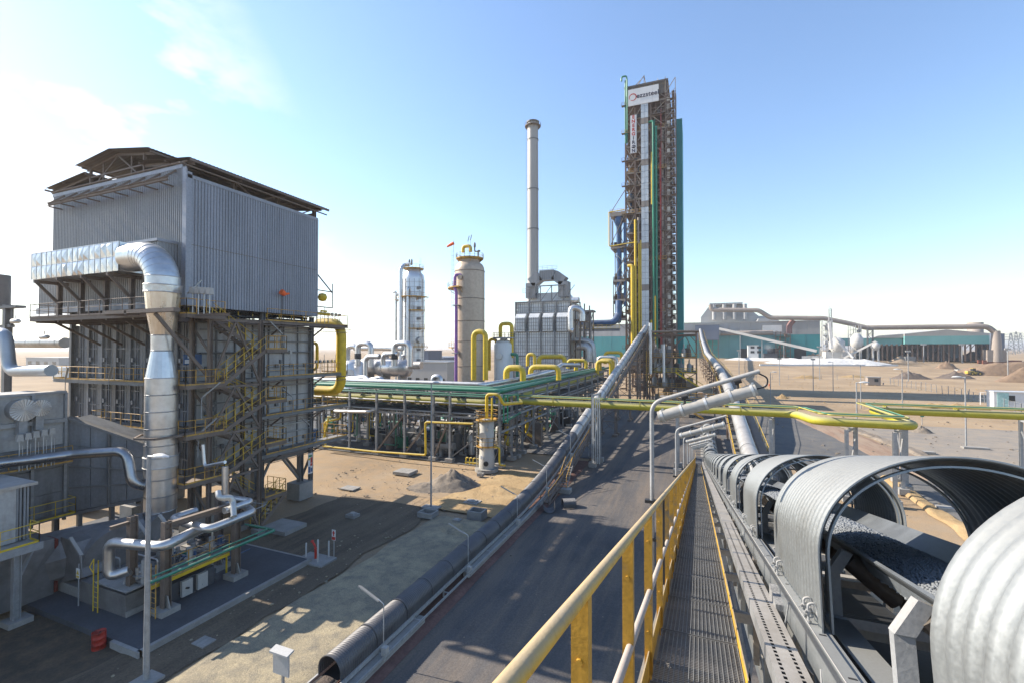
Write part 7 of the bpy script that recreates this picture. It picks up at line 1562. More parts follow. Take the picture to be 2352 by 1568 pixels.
# side column of cream cladding strips and the stair column
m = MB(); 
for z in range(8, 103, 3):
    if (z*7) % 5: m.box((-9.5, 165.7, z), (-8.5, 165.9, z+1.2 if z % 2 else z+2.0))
part(m, 'pale_side_panels', M('cream_strip', (0.46, 0.42, .36), .6, .1, .2, .3), TW, kind='stuff')
SHIFT0 = set(bpy.data.objects)
for X in (-9.0, -5.7):
    for Y in (165.6, 170): m = MB(); m.beam((X, Y, 0), (X, Y, 104), .28); part(m, 'stair_column', tws, TW)
z = 3.0; k = 0
while z < 103:
    m = MB(); m.box((-8.7+.5*(k % 3 == 1), 165.5, z-.1), (-5.6-.3*(k % 4 == 2), 166.8, z)); m.box((-8.7, 168.8, z+1.6), (-5.6, 170.2, z+1.7)); m.beam((-8.0, 166.8, z), (-8.0, 168.8, z+1.7), .9, .12); m.beam((-6.5, 166.8, z+3.2), (-6.5, 168.8, z+1.7), .9, .12); part(m, 'stair_flight', tws, TW)
    part(rail_mb([(-8.7, 165.5, z), (-5.5, 165.5, z), (-5.5, 166.9, z)], 1.15, 1.0, .06, post=.1), 'handrail', tws if k % 2 else brown, TW)
    m = MB(); m.beam((-9, 165.5, z+1.6), (-5.6, 165.5, z+1.6), .14); m.beam((-9.0, 165.5, z), (-5.7, 165.5, z+3.3), .12); part(m, 'brace', twl, TW); z += 3.4; k += 1
m = MB(); m.beam((-8.8, 165.6, 104), (-5.8, 165.6, 108.5), .2); m.beam((-9.0, 165.6, 103), (-9.0, 165.6, 109.5), .2); m.beam((-5.7, 165.6, 103), (-5.7, 165.6, 108.6), .2); part(m, 'top_brace', twl, TW)
for o_ in set(bpy.data.objects)-SHIFT0: o_.location.x -= 0.95
m = MB(); m.corr((-7.2, 178), (-4.8, 178), 1, 99.8, (0, -1), .5, .1); m.box((-7.1, 178.15, 1), (-4.9, 192, 99.6)); part(m, 'teal_cladding', teal, TW)
# left side outrigger with blue downcomer
def deck(x0, x1, z, rl=True, mat=tws):
    m = MB(); m.box((x0, 165.6, z-.7), (x1, 170, z)); part(m, 'side_platform', twl if rl else mat, TW); part(rail_mb([(x1, 165.6, z), (x0, 165.6, z), (x0, 170, z)], 1.15, 1.3, .05, post=.09), 'handrail', mat if rl else yst, TW)
for z in (51.6, 39.6, 32.6, 25.8): deck(-29.0 if z > 50 else -28.2, -23.8, z)
for zA, zB in ((51.6, 62.6), (32.6, 39.6), (25.8, 32.6), (39.6, 51.6)):
    for X, Y in ((-28.9 if zB > 60 else -28.1, 165.7), (-28.9 if zB > 60 else -28.1, 169.9), (-25.2, 165.7)):
        if zA != 39.6 or Y > 166: m = MB(); m.beam((X, Y, zA), (X, Y, zB-.6), .26); part(m, 'side_post', tws, TW)
    m = MB(); m.beam((-24, 165.7, zA), (-28.2, 165.7, zB-.7), .2); m.beam((-28.2, 169.9, zA), (-24, 169.9, zB-.7), .2); m.box((-28.0, 166.2, zB-1.6), (-24.2, 169.6, zB-.75)); part(m, 'side_frame', brown, TW)
    for q in range(5): X = rnd.uniform(-28, -24.8); m = MB(); m.box((X, 166, zA), (X+.9, 167.2, zA+rnd.uniform(.8, 2.4))); part(m, 'floor_unit', rnd.choice([tws, brown, dark, steel]), TW)
m = MB(); m.box((-29.2, 165.6, 62.6), (-23.6, 170, 64)); part(m, 'side_platform', twl, TW); part(rail_mb([(-23.8, 165.6, 64), (-29.2, 165.6, 64), (-29.2, 170, 64)], 1.15, 1.3, .05), 'handrail', yst, TW)
m = MB(); m.pipe([(-26.2, 166.8, 62), (-26.2, 166.8, 27), (-26.2, 165, 24.5)], .95, 1.5, 18, 3.2, bw=.2); m.lathe((-26.2, 166.8, 59), [(.95, 0), (1.5, 1.4), (1.5, 3), (.95, 3.8)], 16); part(m, 'downcomer_pipe', blue, TW)
m = MB(); m.tube([V(-23.9, 166.2, 60), V(-23.9, 166.2, 30)], .6, 12); part(m, 'downcomer_pipe', blue, TW)
m = MB(); m.pipe([(-29.5, 165.3, 64.4), (-29.5, 165.3, 51.8), (-19, 165.1, 52.6), (-18.9, 165.1, 30)], .22, .6, 8); m.pipe([(-29.4, 165.3, 64.2), (-24, 165.3, 64.6)], .2, .4, 8); part(m, 'yellow_line', yel, TW)
m = MB()
for a, b in (((-29, 165.7, 64), (-23.6, 165.7, 72)), ((-29, 165.7, 52), (-24, 165.7, 63)), ((-28.4, 165.7, 52), (-28.4, 165.7, 64)), ((-28, 165.7, 33), (-23.6, 165.7, 43)), ((-28, 165.7, 40), (-23.6, 165.7, 48)), ((-28, 165.7, 26), (-28, 165.7, 33)), ((-23.7, 165.7, 45), (-29, 165.7, 51)), ((-24, 165.7, 22), (-28, 165.7, 25.5)), ((-28, 165.7, 26), (-24, 165.7, 32))): m.beam(a, b, .22)
part(m, 'outrigger_braces', twl, TW, kind='stuff')
# company board and banner
s0, s1, s2, s3 = [at(*q, Y=165.0) for q in ((1442.8, 208), (1513, 195), (1513, 233.7), (1442.8, 245))]
zc0, zc1 = (s3.z+s2.z)/2, (s0.z+s1.z)/2; t = thing('company_sign', 'large white company sign board with red ring near the top of the tower', 'sign', ((s0.x+s1.x)/2, 165, zc0))
n = 5
for i in range(n): m = MB(); a = s0.x+(s1.x-s0.x)*i/n; m.box((a+.02, 164.7, zc0), (a+(s1.x-s0.x)/n-.02, 165, zc1)); part(m, 'panel', M('sign_white', (.62, .62, .62), .5, 0, .05, .3), t)
navy = M('navy_lettering', (.02, .02, .05), .5, 0, .05, 1); mid = (zc0+zc1)/2; wd = s1.x-s0.x
text_mesh('ezzsteel', 2.25, navy, t, (s0.x+wd*.645, 164.62, mid+.1), (pi/2, 0, 0), spacing=1.05, bold=.045)
m = MB(); cx_ = s0.x+wd*.155; vs = []; n = 40
for i in range(n+1):
    a = -2.2+i*5.9/n; w_ = .14+.2*sin(pi*i/n)
    for rr in (1.1-w_*.2, 1.1+w_*.8): vs += [(cx_+rr*cos(a), 164.66, mid+rr*sin(a)), (cx_+rr*cos(a), 164.60, mid+rr*sin(a))]
m.add(vs, [f for i in range(n) for f in ((4*i+1, 4*i+3, 4*i+7, 4*i+5), (4*i, 4*i+4, 4*i+6, 4*i+2))]); part(m, 'red_ring', redm, t)
b0, b1 = at(1447.8, 266.7, Y=164.6), at(1462.3, 351, Y=164.6); t = thing('banner', 'narrow vertical white banner with red and dark letters on the tower', 'banner', ((b0.x+b1.x)/2, 164.6, b1.z))
m = MB(); m.box((b0.x, 164.5, b1.z), (b1.x, 164.6, b0.z)); part(m, 'cloth', M('sign_white', (1, 1, 1)), t)
bx_ = (b0.x+b1.x)/2; Hh = (b0.z-b1.z)/9
for i, ch in enumerate('ENERGIRON'):
    if i == 7: 
        m = MB(); cz = b0.z-Hh*7.5; m.lathe((0, 0, 0), [(.75, 0), (.75, .05), (0, .05)], 20); m.v = [(bx_+v[0], 164.47-v[2], cz+v[1]*.85) for v in m.v]; part(m, 'round_emblem', navy, t)
        text_mesh('HYL', .62, M('sign_white', (1, 1, 1)), t, (bx_, 164.38, cz), (pi/2, 0, 0)); continue
    text_mesh(ch, 1.62, redm if i < 5 else navy, t, (bx_, 164.46, b0.z-Hh*(i+.5)), (pi/2, 0, 0), bold=.07)
# ---- transfer structure at the tower foot
TS = thing('transfer_station', 'open steel transfer station with flat corrugated roof at the tower foot', 'steel structure', (-7, 136, 0))
tx0, tx1 = xpx(1480, 133), -.35
for X in (tx0, -12.4, -6.5, tx1):
    for Y in (131.5, 141): m = MB(); m.ibeam((X, Y, 0), (X, Y, 19.3), .4, .4, .04); part(m, 'column', tws, TS)
m = MB(); m.corr((-12.8, 130.8), (.3, 130.8), 19.5, 19.55, (0, -1), .4, .1); m.box((-12.8, 130.6, 19.5), (.3, 142, 19.75))
for i in range(33): m.tube([V(-12.7+i*.4, 130.5, 19.8), V(-12.7+i*.4, 142, 19.8)], .12, 6)
part(m, 'roof', rust, TS)
for z in (4.5, 8.6, 12.6, 18.6):
    m = MB(); m.box((-13, 131.6, z-.12), (tx1, 141, z)) if z < 18 else None; [m.ibeam((tx0 if z < 9 else -13, Y, z), (tx1, Y, z), .3, .45, .04) for Y in (131.5, 141)]; part(m, 'floor', tws, TS)
    if z < 18: part(rail_mb([(-13, 131.3, z), (tx1, 131.3, z)], 1.1, 1.3, .05, post=.09), 'handrail', yst if z != 8.6 else yel, TS)
m = MB()
for (a, b) in (((-12.4, 131.5, 16), (-9.5, 131.5, 18.5)), ((-6.5, 131.5, 16), (-9.3, 131.5, 18.5)), ((-6.5, 131.5, 15), (-3, 131.5, 18.5)), ((tx1, 131.5, 13), (-3.2, 131.5, 18.5)), ((tx1, 131.5, 16.5), (-2, 131.5, 18.5)), ((tx0, 131.5, 4.5), (-12.4, 131.5, 8.5)), ((-12.4, 131.5, .3), (tx0, 131.5, 8.4)), ((-6.5, 131.5, 4.5), (tx1, 131.5, 8.5)), ((-12.4, 131.5, 8.5), (-6.5, 131.5, 12.5))): m.beam(a, b, .22)
part(m, 'braces', tws, TS, kind='stuff')
for k in range(90):
    z = rnd.choice([0, 4.5, 8.6, 12.6]); X = rnd.uniform(-12.5, -2); Y = rnd.uniform(132.5, 139); w = rnd.uniform(.7, 2); m = MB()
    m.box((X, Y, z), (X+w, Y+w, z+rnd.uniform(.8, 2.6))) if k % 2 else m.lathe((X, Y, z), [(w*.4, 0), (w*.4, 2), (.2, 2.5), (.15, 3.6)], 12); part(m, 'machine', rnd.choice([tws, twl, steel, boxm, alud, brown, steelm]), TS)
m = MB(); m.tube([V(-8.6, 131, 6), V(-8.6, 131, 16.2)], .35, 12); m.tube([V(-12.1, 130.9, 8), V(-12.1, 130.9, 22)], .45, 12) ; part(m, 'pale_pipe', palealu, TS)
stair(130.6, 8.6, 130.6, 8.6, 0, 0, TS) if False else None
m = MB()
for Y in (130.2, 131.1):
    m.beam((-5.5, Y, 8.6), (1.2, Y, 4.3), .1, .35); m.tube([V(-5.5, Y, 9.8), V(1.2, Y, 5.5)], .06, 6); [m.beam((-5.5+6.7*q, Y, 8.6-4.3*q), (-5.5+6.7*q, Y, 9.8-4.3*q), .08) for q in (0, .25, .5, .75, 1)]
for i in range(20): m.box((-5.5+.335*i, 130.2, 8.5-.215*i), (-5.2+.335*i, 131.1, 8.54-.215*i))
part(m, 'yellow_stair', yel, TS)
m = MB()
for X in (-13.2, -12.4): m.beam((X, 130.9, 6), (X, 130.9, 14.5), .22, .1); m.beam((X, 130.6, 6), (X, 130.6, 14.5), .1)
for i in range(16): m.box((-13.2, 130.6, 6.4+i*.5), (-12.4, 130.9, 6.48+i*.5))
part(m, 'ladder', yst, TS)
# second smaller stage in front with yellow stairs
FS = thing('low_platform', 'low yellow railed steel stage in front of the transfer station', 'platform', (-4, 106, 0))
a, b = xpx(1515, 108), xpx(1640, 108)
for X in ln(a, b, 3.4): m = MB(); m.ibeam((X, 106, 0), (X, 106, 4.2), .3, .3); part(m, 'column', steel, FS)
m = MB(); m.box((a, 106, 4.0), (b, 111, 4.25)); part(m, 'deck', steel, FS); part(rail_mb([(a, 106, 4.25), (b, 106, 4.25)], 1.1, 1.2, .05, post=.09), 'handrail', yst, FS)
m = MB()
for Y in (104.8, 105.6): m.beam((a+2, Y, 4.1), (a+9, Y, .2), .1, .3); m.tube([V(a+2, Y, 5.2), V(a+9, Y, 1.3)], .05, 6)
for i in range(16): m.box((a+2+i*.44, 104.8, 4-.245*i), (a+2.3+i*.44, 105.6, 4.05-.245*i))
part(m, 'stair', yst, FS)
for k in range(9): X = rnd.uniform(a, b-1.5); m = MB(); m.box((X, 107+rnd.random()*2, 4.25), (X+rnd.uniform(.5, 1.6), 110, 4.25+rnd.uniform(.6, 2.2))); part(m, 'machine', rnd.choice([tws, steel, twl, dark]), FS)
# lattice clutter under the climbing conveyor and by the tower
t = thing('tower_base_frames', 'dense brown steel frames and pipes filling the foot of the tall tower', 'steel structure', (-18, 150, 0))
for k in range(64):
    X = rnd.uniform(-24, -9); Y = rnd.uniform(146, 164); z = rnd.uniform(0, 12); m = MB(); q = k % 4
    if q == 0: m.beam((X, Y, 0), (X, Y, z+8), .25)
    elif q == 1: m.beam((X, Y, z), (X+rnd.uniform(-5, 5), Y, z+rnd.uniform(2, 6)), .18)
    elif q == 2: m.box((X, Y, z), (X+rnd.uniform(1, 3.5), Y+2, z+rnd.uniform(.3, 2.0)))
    else: m.tube([V(X, Y, z), V(X+rnd.uniform(-4, 4), Y, z)], .2, 7)
    part(m, 'frame_piece', rnd.choice([tws, tws, steel, dark, twl, brown]), t)
part(rail_mb([(-24, 146, 6), (-12, 146, 6)], 1.1, 1.4, .05), 'handrail', yst, t); part(rail_mb([(-24, 150, 11), (-12, 150, 11)], 1.1, 1.4, .05), 'handrail', yst, t)

# ================================================================ far conveyor on the right
C2 = thing('far_conveyor', 'thick silver tube conveyor running right of the tower to the distant hall', 'conveyor', (6, 100, 0))
P2 = [(6, 52, .5), (6, 66, 1.2), (6, 83, 3.6), (6, 112, 6.3), (6, 143, 8), (5.5, 183, 9.6), (4.2, 255, 12), (2.8, 350, 21), (2.1, 448, 31.5)]
P2 = [V(*p) for p in P2]
for a, b in zip(P2[:-1], P2[1:]):
    n = max(1, int((b-a).length/9))
    for i in range(n):
        p, q = a+(b-a)*i/n, a+(b-a)*(i+1)/n; m = MB(); m.tube([p+V(0, 0, .6), q+V(0, 0, .6)], .98, 22); m.tube([p+V(0, -.05, .6), p+V(0, .12, .6)], 1.05, 22); part(m, 'cover_section', alud, C2)
m = MB(); my = MB()
for a, b in zip(P2[:-1], P2[1:]):
    n = max(1, int((b-a).length/4))
    for i in range(n):
        p, q = a+(b-a)*i/n, a+(b-a)*(i+1)/n
        for dx in (-1.6, 1.6, 2.6): m.beam(p+V(dx, 0, -.7), q+V(dx, 0, -.7), .16)
        m.beam(p+V(-1.6, 0, -.7), p+V(2.6, 0, -.7), .14); m.beam(p+V(2.1, 0, -.6), q+V(2.1, 0, -.6), .9, .06)
        for dx in (-1.6, 2.6): my.beam(p+V(dx, 0, -.7), p+V(dx, 0, .5), .07); my.tube([p+V(dx, 0, .5), q+V(dx, 0, .5)], .04, 5, False); my.tube([p+V(dx, 0, 0), q+V(dx, 0, 0)], .03, 5, False)
part(m, 'truss', brown, C2, kind='stuff'); part(my, 'handrail', yrb, C2, kind='stuff')
for Y in (84, 101, 118, 135, 152, 170, 188, 208, 230, 255, 285, 320, 360, 400):
    for a, b in zip(P2[:-1], P2[1:]):
        if a.y <= Y < b.y: p = a+(b-a)*((Y-a.y)/(b.y-a.y))
    zb_ = gz(p.x, Y); m = MB(); zt_ = p.z-.8
    for dx in (-1.5, 2.4):
        for dy in (-1, 1): m.beam((p.x+dx, Y+dy, zb_), (p.x+dx, Y+dy, zt_), .22)
    z = zb_; k = 0
    while z < zt_-.5:
        z1 = min(z+2.2, zt_)
        for dy in (-1, 1): m.beam((p.x-1.5, Y+dy, z if k % 2 else z1), (p.x+2.4, Y+dy, z1 if k % 2 else z), .12); m.beam((p.x-1.5, Y+dy, z1), (p.x+2.4, Y+dy, z1), .12)
        m.beam((p.x-1.5, Y-1, z), (p.x-1.5, Y+1, z1), .12); m.beam((p.x+2.4, Y-1, z1), (p.x+2.4, Y+1, z), .12); z = z1; k += 1
    part(m, 'trestle', tws, C2)
t = thing('conveyor_lamp', 'lamp post standing beside the thick far conveyor', 'lamp', (9, 74, 0), 'tube lamps along the covered conveyor'); q = at(1736, 1040, Z=0); q = V(9.6, 74, 0)
m = MB(); m.pipe([(9.6, 74, 0), (9.6, 74, 5.2), (9.0, 74, 5.4)], .06, .3, 8); part(m, 'pole', steelm, t); m = MB(); m.beam((9.2, 74, 5.4), (7.2, 74, 6.2), .2, .12); part(m, 'lamp_tube', refr, t)

# ================================================================ distant halls
def fx(px, Y): return xpx(px, Y)
def fz_(px, py, Y): return at(px, py, Y=Y).z
Y0 = 470; gzh = 6.0
MH = thing('melt_shop_hall', 'huge distant steelworks hall in teal and pale grey with rooftop hoods', 'factory hall', (20, 500, gzh))
def wall(x0, x1, z0, z1, mat, y=Y0, nm='wall', seg=7.0, d=2.0):
    n = max(1, int((x1-x0)/seg))
    for i in range(n): a, b = x0+(x1-x0)*i/n, x0+(x1-x0)*(i+1)/n; m = MB(); m.box((a+.05, y-.1*(i % 2), z0), (b-.05, y+d, z1)); part(m, nm, mat, MH)
XA_, XB_ = fx(1325, Y0), fx(1884, Y0); zr = fz_(1650, 742, Y0); zm = fz_(1650, 770, Y0)
wall(XA_, fx(1650, Y0), gzh, zm, teal, seg=9); wall(fx(1650, Y0), fx(1785, Y0), gzh, zm-.3, M('mid_teal_wall_sheet', (.07, .22, .25), .5, 0, .15, .06, bump=0), seg=9); wall(fx(1785, Y0), XB_, gzh, zm, teal, seg=9); wall(XA_, XB_, zm, zr, offg, seg=9)
m = MB(); m.box((XA_, Y0+1.9, gzh), (XB_, Y0+90, zr-.3)); part(m, 'hall_body', offg, MH)
m = MB(); m.box((XA_-.5, Y0-.6, zr), (XB_+.5, Y0+91, zr+.8)); part(m, 'roof', offw, MH)
x0, x1 = fx(1610, Y0+20), fx(1746, Y0+20); zt1_ = fz_(1650, 728, Y0+20); ztp = fz_(1670, 698, Y0+20)
m = MB(); m.box((x0, Y0+20, zr), (x1+12, Y0+60, zt1_)); part(m, 'upper_hall', offw, MH)
m = MB(); m.prism([(x0, zt1_), (x1-1, zt1_), (x1-16, ztp), (x0+9, ztp)], 'y', Y0+20, Y0+50); part(m, 'roof_hood', offg, MH)
m = MB(); m.box((x0+8, Y0+16, ztp-1), (x1-15, Y0+26, ztp+.6))
for i in range(4): X = x0+12+i*9; m.lathe((X, Y0+16.5, zt1_-3), [(1.8, 0), (1.8, ztp-zt1_+2)], 12)
part(m, 'extraction_ducts', offg, MH)
for k in range(3):
    a = fx(1700+k*62, Y0); m = MB(); m.box((a, Y0-.5, gzh), (a+9, Y0-.2, gzh+9)); part(m, 'gate', dark, MH)
m = MB(); q0 = fx(1740, Y0); m.prism([(q0, zr), (q0+20, zr), (q0+16, zr+4), (q0+2, zr+4)], 'y', Y0+8, Y0+20); part(m, 'vent_cap', offg, MH)
m = MB()
for k in range(3): m.box((XA_+60+k*22, Y0-.45, zm+1+k), (XA_+60+k*22+.01, Y0-.4, zm+2)) if False else None
m.box((fx(1752, Y0), Y0-.5, zm+2.5), (fx(1796, Y0), Y0-.15, zm+8.5)); part(m, 'faded_wall_sign', white, MH)
JH = thing('junction_house', 'blue grey conveyor junction house on steel legs before the far hall', 'building', (fx(1624, 450), 455, gzh))
a, b = fx(1597, 450), fx(1652, 450); zt_, zb_ = fz_(1620, 746, 450), fz_(1620, 781, 450)
m = MB(); m.box((a, 450, zb_), (b, 466, zt_)); part(m, 'wall', bgrey, JH); m = MB(); m.box((a-.7, 449.5, zt_), (b+.7, 466.5, zt_+.6)); part(m, 'roof', offw, JH)
for X in ln(a+.5, b-.5, 4): 
    for Y in (451, 464): m = MB(); m.beam((X, Y, gzh), (X, Y, zb_), .5); part(m, 'leg', steel, JH)
m = MB()
for i in range(4): m.beam((a+i*5.2, 451, gzh+1), (a+i*5.2+5, 451, zb_-1), .3); m.beam((a, 451, gzh+4*i), (b, 451, gzh+4*i), .3)
part(m, 'bracing', steel, JH, kind='stuff')
# inclined thin conveyor from the junction house down to the lime plant
p, q = at(1653, 755, Y=445), at(1876, 806, Y=420); t = thing('inclined_conveyor', 'long thin pale conveyor sloping down across the teal hall', 'conveyor', p); m = MB(); m.beam(p, q, 3, 2.0); part(m, 'gallery', offg, t)
for k, (px, py) in enumerate(((1700, 768), (1750, 779), (1800, 790))):
    r_ = at(px, py, Y=436); m = MB(); m.beam((r_.x, 436, gzh), (r_.x, 436, r_.z-1), .6); part(m, 'leg', offg, t)
# giant fume duct
def D_(px, py, Y=458): return at(px, py, Y=Y)
m = MB(); m.pipe([D_(1632, 700), D_(1634, 712), D_(1742, 713), D_(1770, 730), D_(1890, 731), D_(1945, 742), D_(1990, 753), D_(2268, 750), D_(2290, 768), D_(2291, 800)], 1.95, 7, 16, 7, bw=.5); solo(m, 'fume_duct', rust, 'giant dusty brown fume duct running the length of the far halls', 'duct')
m = MB(); m.pipe([D_(1822, 736, 462), D_(1813, 748, 462), D_(1813, 766, 462)], 2.2, 4, 14, 5); solo(m, 'fume_duct', M('rusty_red_duct', (.20, .10, .09), .7), 'short rusty red duct bending down the teal hall wall', 'duct')
m = MB(); m.pipe([D_(1655, 766, 463), D_(1775, 764, 463)], 2.0, 4, 12, 6); solo(m, 'fume_duct', rust, 'lower dusty duct along the left part of the teal hall', 'duct')
# equipment frame on the hall front
def frametower(nm, label, px0, px1, pyt, Y, mat, bays=2, dz=4.5, th=.5, group=None, extra=0):
    x0, x1 = fx(px0, Y), fx(px1, Y); z0 = gzh-.5; z1 = fz_(px0, pyt, Y); t = thing(nm, label, 'tower', ((x0+x1)/2, Y, z0), group); m = MB()
    for i in range(bays+1):
        X = x0+(x1-x0)*i/bays
        for y in (Y, Y+(x1-x0)*.7): m.beam((X, y, z0), (X, y, z1), th)
    part(m, 'columns', mat, t, kind='stuff'); m = MB(); z = z0; k = 0
    while z < z1-1:
        m.box((x0, Y, z), (x1, Y+(x1-x0)*.7, z+.25)); m.beam((x0, Y, z if k % 2 else z+dz), (x1, Y, z+dz if k % 2 else z), th*.6); m.beam((x0, Y-.3, z+1.3), (x1, Y-.3, z+1.3), .2); z += dz; k += 1
    part(m, 'floors', mat, t, kind='stuff')
    r = random.Random(px0)
    for i in range(extra): X = r.uniform(x0, x1-1); z = r.uniform(z0, z1-4); m = MB(); w = r.uniform(.8, 2.4); m.box((X, Y+.5, z), (X+w, Y+3, z+r.uniform(1, 4))); part(m, 'unit', mat, t)
    return t
frametower('process_frame', 'brown equipment frame standing against the teal hall', 1782, 1815, 762, 464, tws, 3, 5, .5, None, 8)
whs = M('lime_dusted_steel', (.48, .47, .45), .7, .05, .12, .3)
frametower('lime_tower', 'tall slim lime dusted tower right of the teal hall', 1890, 1912, 736, 440, whs, 2, 4, .5, None, 14)
frametower('lime_tower', 'narrow top mast of lime dusted lift beside the slim tower', 1905, 1911, 709, 442, whs, 1, 4, .4)
frametower('lime_tower', 'shorter lime dusted tower behind the white silos', 1953, 1978, 748, 440, whs, 2, 4, .4, None, 10)
frametower('duct_trestle', 'dark lattice trestle holding up the fume duct', 1994, 2006, 756, 452, steel, 1, 4, .5)
def silo(px, pyt, pyc, pyb, wpx, Y, label):
    x = fx(px, Y); r = wpx/FPX*Y*.5; zt_, zc, zb_ = fz_(px, pyt, Y), fz_(px, pyc, Y), fz_(px, pyb, Y); t = thing('silo', label, 'silo', (x, Y, gzh), 'white lime silos')
    m = MB(); m.lathe((x, Y, 0), [(.6, zc-(zt_-zc)*.5), (r, zc), (r, zt_-(zt_-zb_)*.18), (r*.4, zt_), (0, zt_+.2)], 18); part(m, 'shell', whs, t); m = MB()
    for a in range(4): m.beam((x+r*.8*cos(a*pi/2+.7), Y+r*.8*sin(a*pi/2+.7), gzh-1), (x+r*.8*cos(a*pi/2+.7), Y+r*.8*sin(a*pi/2+.7), zc+.5), .5)
    part(m, 'legs', whs, t, kind='stuff')
silo(1922, 775, 800, 828, 26, 425, 'fat white silo on a block right of the slim lime tower'); silo(1968, 766, 792, 825, 20, 432, 'tall white silo beneath the fume duct'); silo(2011, 785, 798, 825, 14, 420, 'small white silo at the right end of the lime plant')
x = fx(1920, 424); m = MB(); m.box((x-7, 423, gzh-1), (x+8, 433, gzh+6.5)); solo(m, 'lime_bunker', whs, 'white concrete bunker block under the fat silo', 'bunker')
for (a, b, lb) in (((1916, 774), (1960, 822), 'pale belt conveyor sloping down right from the fat silo'), ((1938, 822), (2012, 784), 'pale belt conveyor climbing right to the small silo'), ((1905, 742), (1911, 800), 'steep pale conveyor on the slim lime tower')):
    m = MB(); m.beam(at(*a, Y=418), at(*b, Y=412), 1.8, 1.4); solo(m, 'belt_conveyor', whs, lb, 'conveyor')
# right hall
RHH = thing('stockyard_hall', 'long distant open sided hall with pale gable roof and teal band', 'factory hall', (fx(2150, Y0), 500, gzh))
x0, x1, x2, x3 = fx(2005, Y0), fx(2078, Y0), fx(2175, Y0), fx(2282, Y0); zt_ = fz_(2100, 790, Y0); zm = fz_(2100, 772, Y0)
m = MB(); m.prism([(x1, zm), (x3, zm), (x3, fz_(2282, 766, Y0)), (x2, fz_(2175, 757, Y0)), (x1, fz_(2078, 767, Y0))], 'y', Y0, Y0+60); part(m, 'gable', offw, RHH)
m = MB(); m.box((x1, Y0, zt_), (x3, Y0+60, zm)); part(m, 'band_wall', tealp, RHH)
m = MB(); m.box((fx(1937, Y0), Y0+4, zt_-1), (x1-.2, Y0+50, fz_(1990, 776, Y0))); part(m, 'side_wall', tealp, RHH); m = MB(); m.prism([(fx(2005, Y0), fz_(2005, 776, Y0)), (x1, fz_(2078, 776, Y0)), (x1, fz_(2078, 767, Y0)), (fx(2020, Y0), fz_(2010, 771, Y0))], 'y', Y0+2, Y0+50); part(m, 'side_roof', offw, RHH)
for i in range(24): X = x0+(x3-x0)*i/23; m = MB(); m.beam((X, Y0+1, gzh-1), (X, Y0+1, zt_), .9); m.beam((X, Y0+1, zt_-4), (X+3, Y0+1, zt_), .4); part(m, 'column', tws, RHH)
m = MB(); m.box((x0, Y0+45, gzh-1), (x3, Y0+47, zt_)); part(m, 'back_wall', steel, RHH)
a, b = fx(2282, Y0-5), fx(2308, Y0-5); m = MB(); m.box((a, Y0-5, gzh-1), (b, Y0+20, fz_(2290, 766, Y0-5))); part(m, 'end_block', bgrey, RHH)
X = fx(2288, 458); m = MB(); m.lathe((X, 458, 0), [(3.5, gzh-1), (3.0, gzh+14), (2.4, fz_(2288, 760, 458))], 16); m.box((X-6, 456, gzh-1), (X+5, 462, gzh+8)); solo(m, 'duct_tower', rust, 'dusty brown filter tower under the right end of the fume duct', 'tower')
m = MB(); q = at(2240, 745, Y=500); m.lathe((q.x, 500, 0), [(5, 20), (5, q.z+1.5), (0, q.z+1.6)], 20); solo(m, 'roof_tank', rust, 'brown round tank above the open sided hall roof', 'tank')
for k, (px0, px1, pyb, h, lb) in enumerate(((2060, 2130, 818, 8, 'dark ore pile under the left part of the open hall'), (2130, 2190, 818, 9, 'dark ore pile under the middle of the open hall'), (2190, 2275, 818, 7, 'dark ore pile under the right part of the open hall'))):
    a, b = fx(px0, Y0+12), fx(px1, Y0+12); heap('ore_heap', dkheap, ((a+b)/2, Y0+12, gzh-.5), (b-a)/2*1.1, 10, h, lb, 'heap', None, k)
# office and vans by the hall
a, b = fx(1718, 445), fx(1742, 445); t = house('office_block', 'small white three storey office before the teal hall', a, b, 445, 455, fz_(1730, 793, 445)-gzh, white, 0, z0=gzh)
for i in range(2):
    for j in range(2): m = MB(); m.box((a+2+i*5, 444.9, gzh+5+j*4), (a+5+i*5, 444.99, gzh+7+j*4)); part(m, 'window', win, t)
a, b = fx(1754, 440), fx(1786, 440); t = house('cooling_unit', 'low grey cooling basin with a puff of steam before the hall', a, b, 440, 446, 4.5, concd, 0, 'basin', z0=gzh)
q = at(1765, 800, Y=440); steam((q.x, 443, q.z), (5, 3, 5), 'white steam puff over the cooling basin', .25)
for k, (px, pyt, pyb) in enumerate(((1843, 811, 818), (1862, 811, 818), (1880, 812, 818), (2080, 812, 820))):
    a = fx(px, 430); m = MB(); m.box((a, 430, gzh), (a+6, 433, gzh+3)); solo(m, 'container', white if k < 3 else steel, ['first white container before the teal hall from the left', 'second white container before the teal hall', 'third white container beside the lime tower', 'dark container before the open hall'][k], 'container')
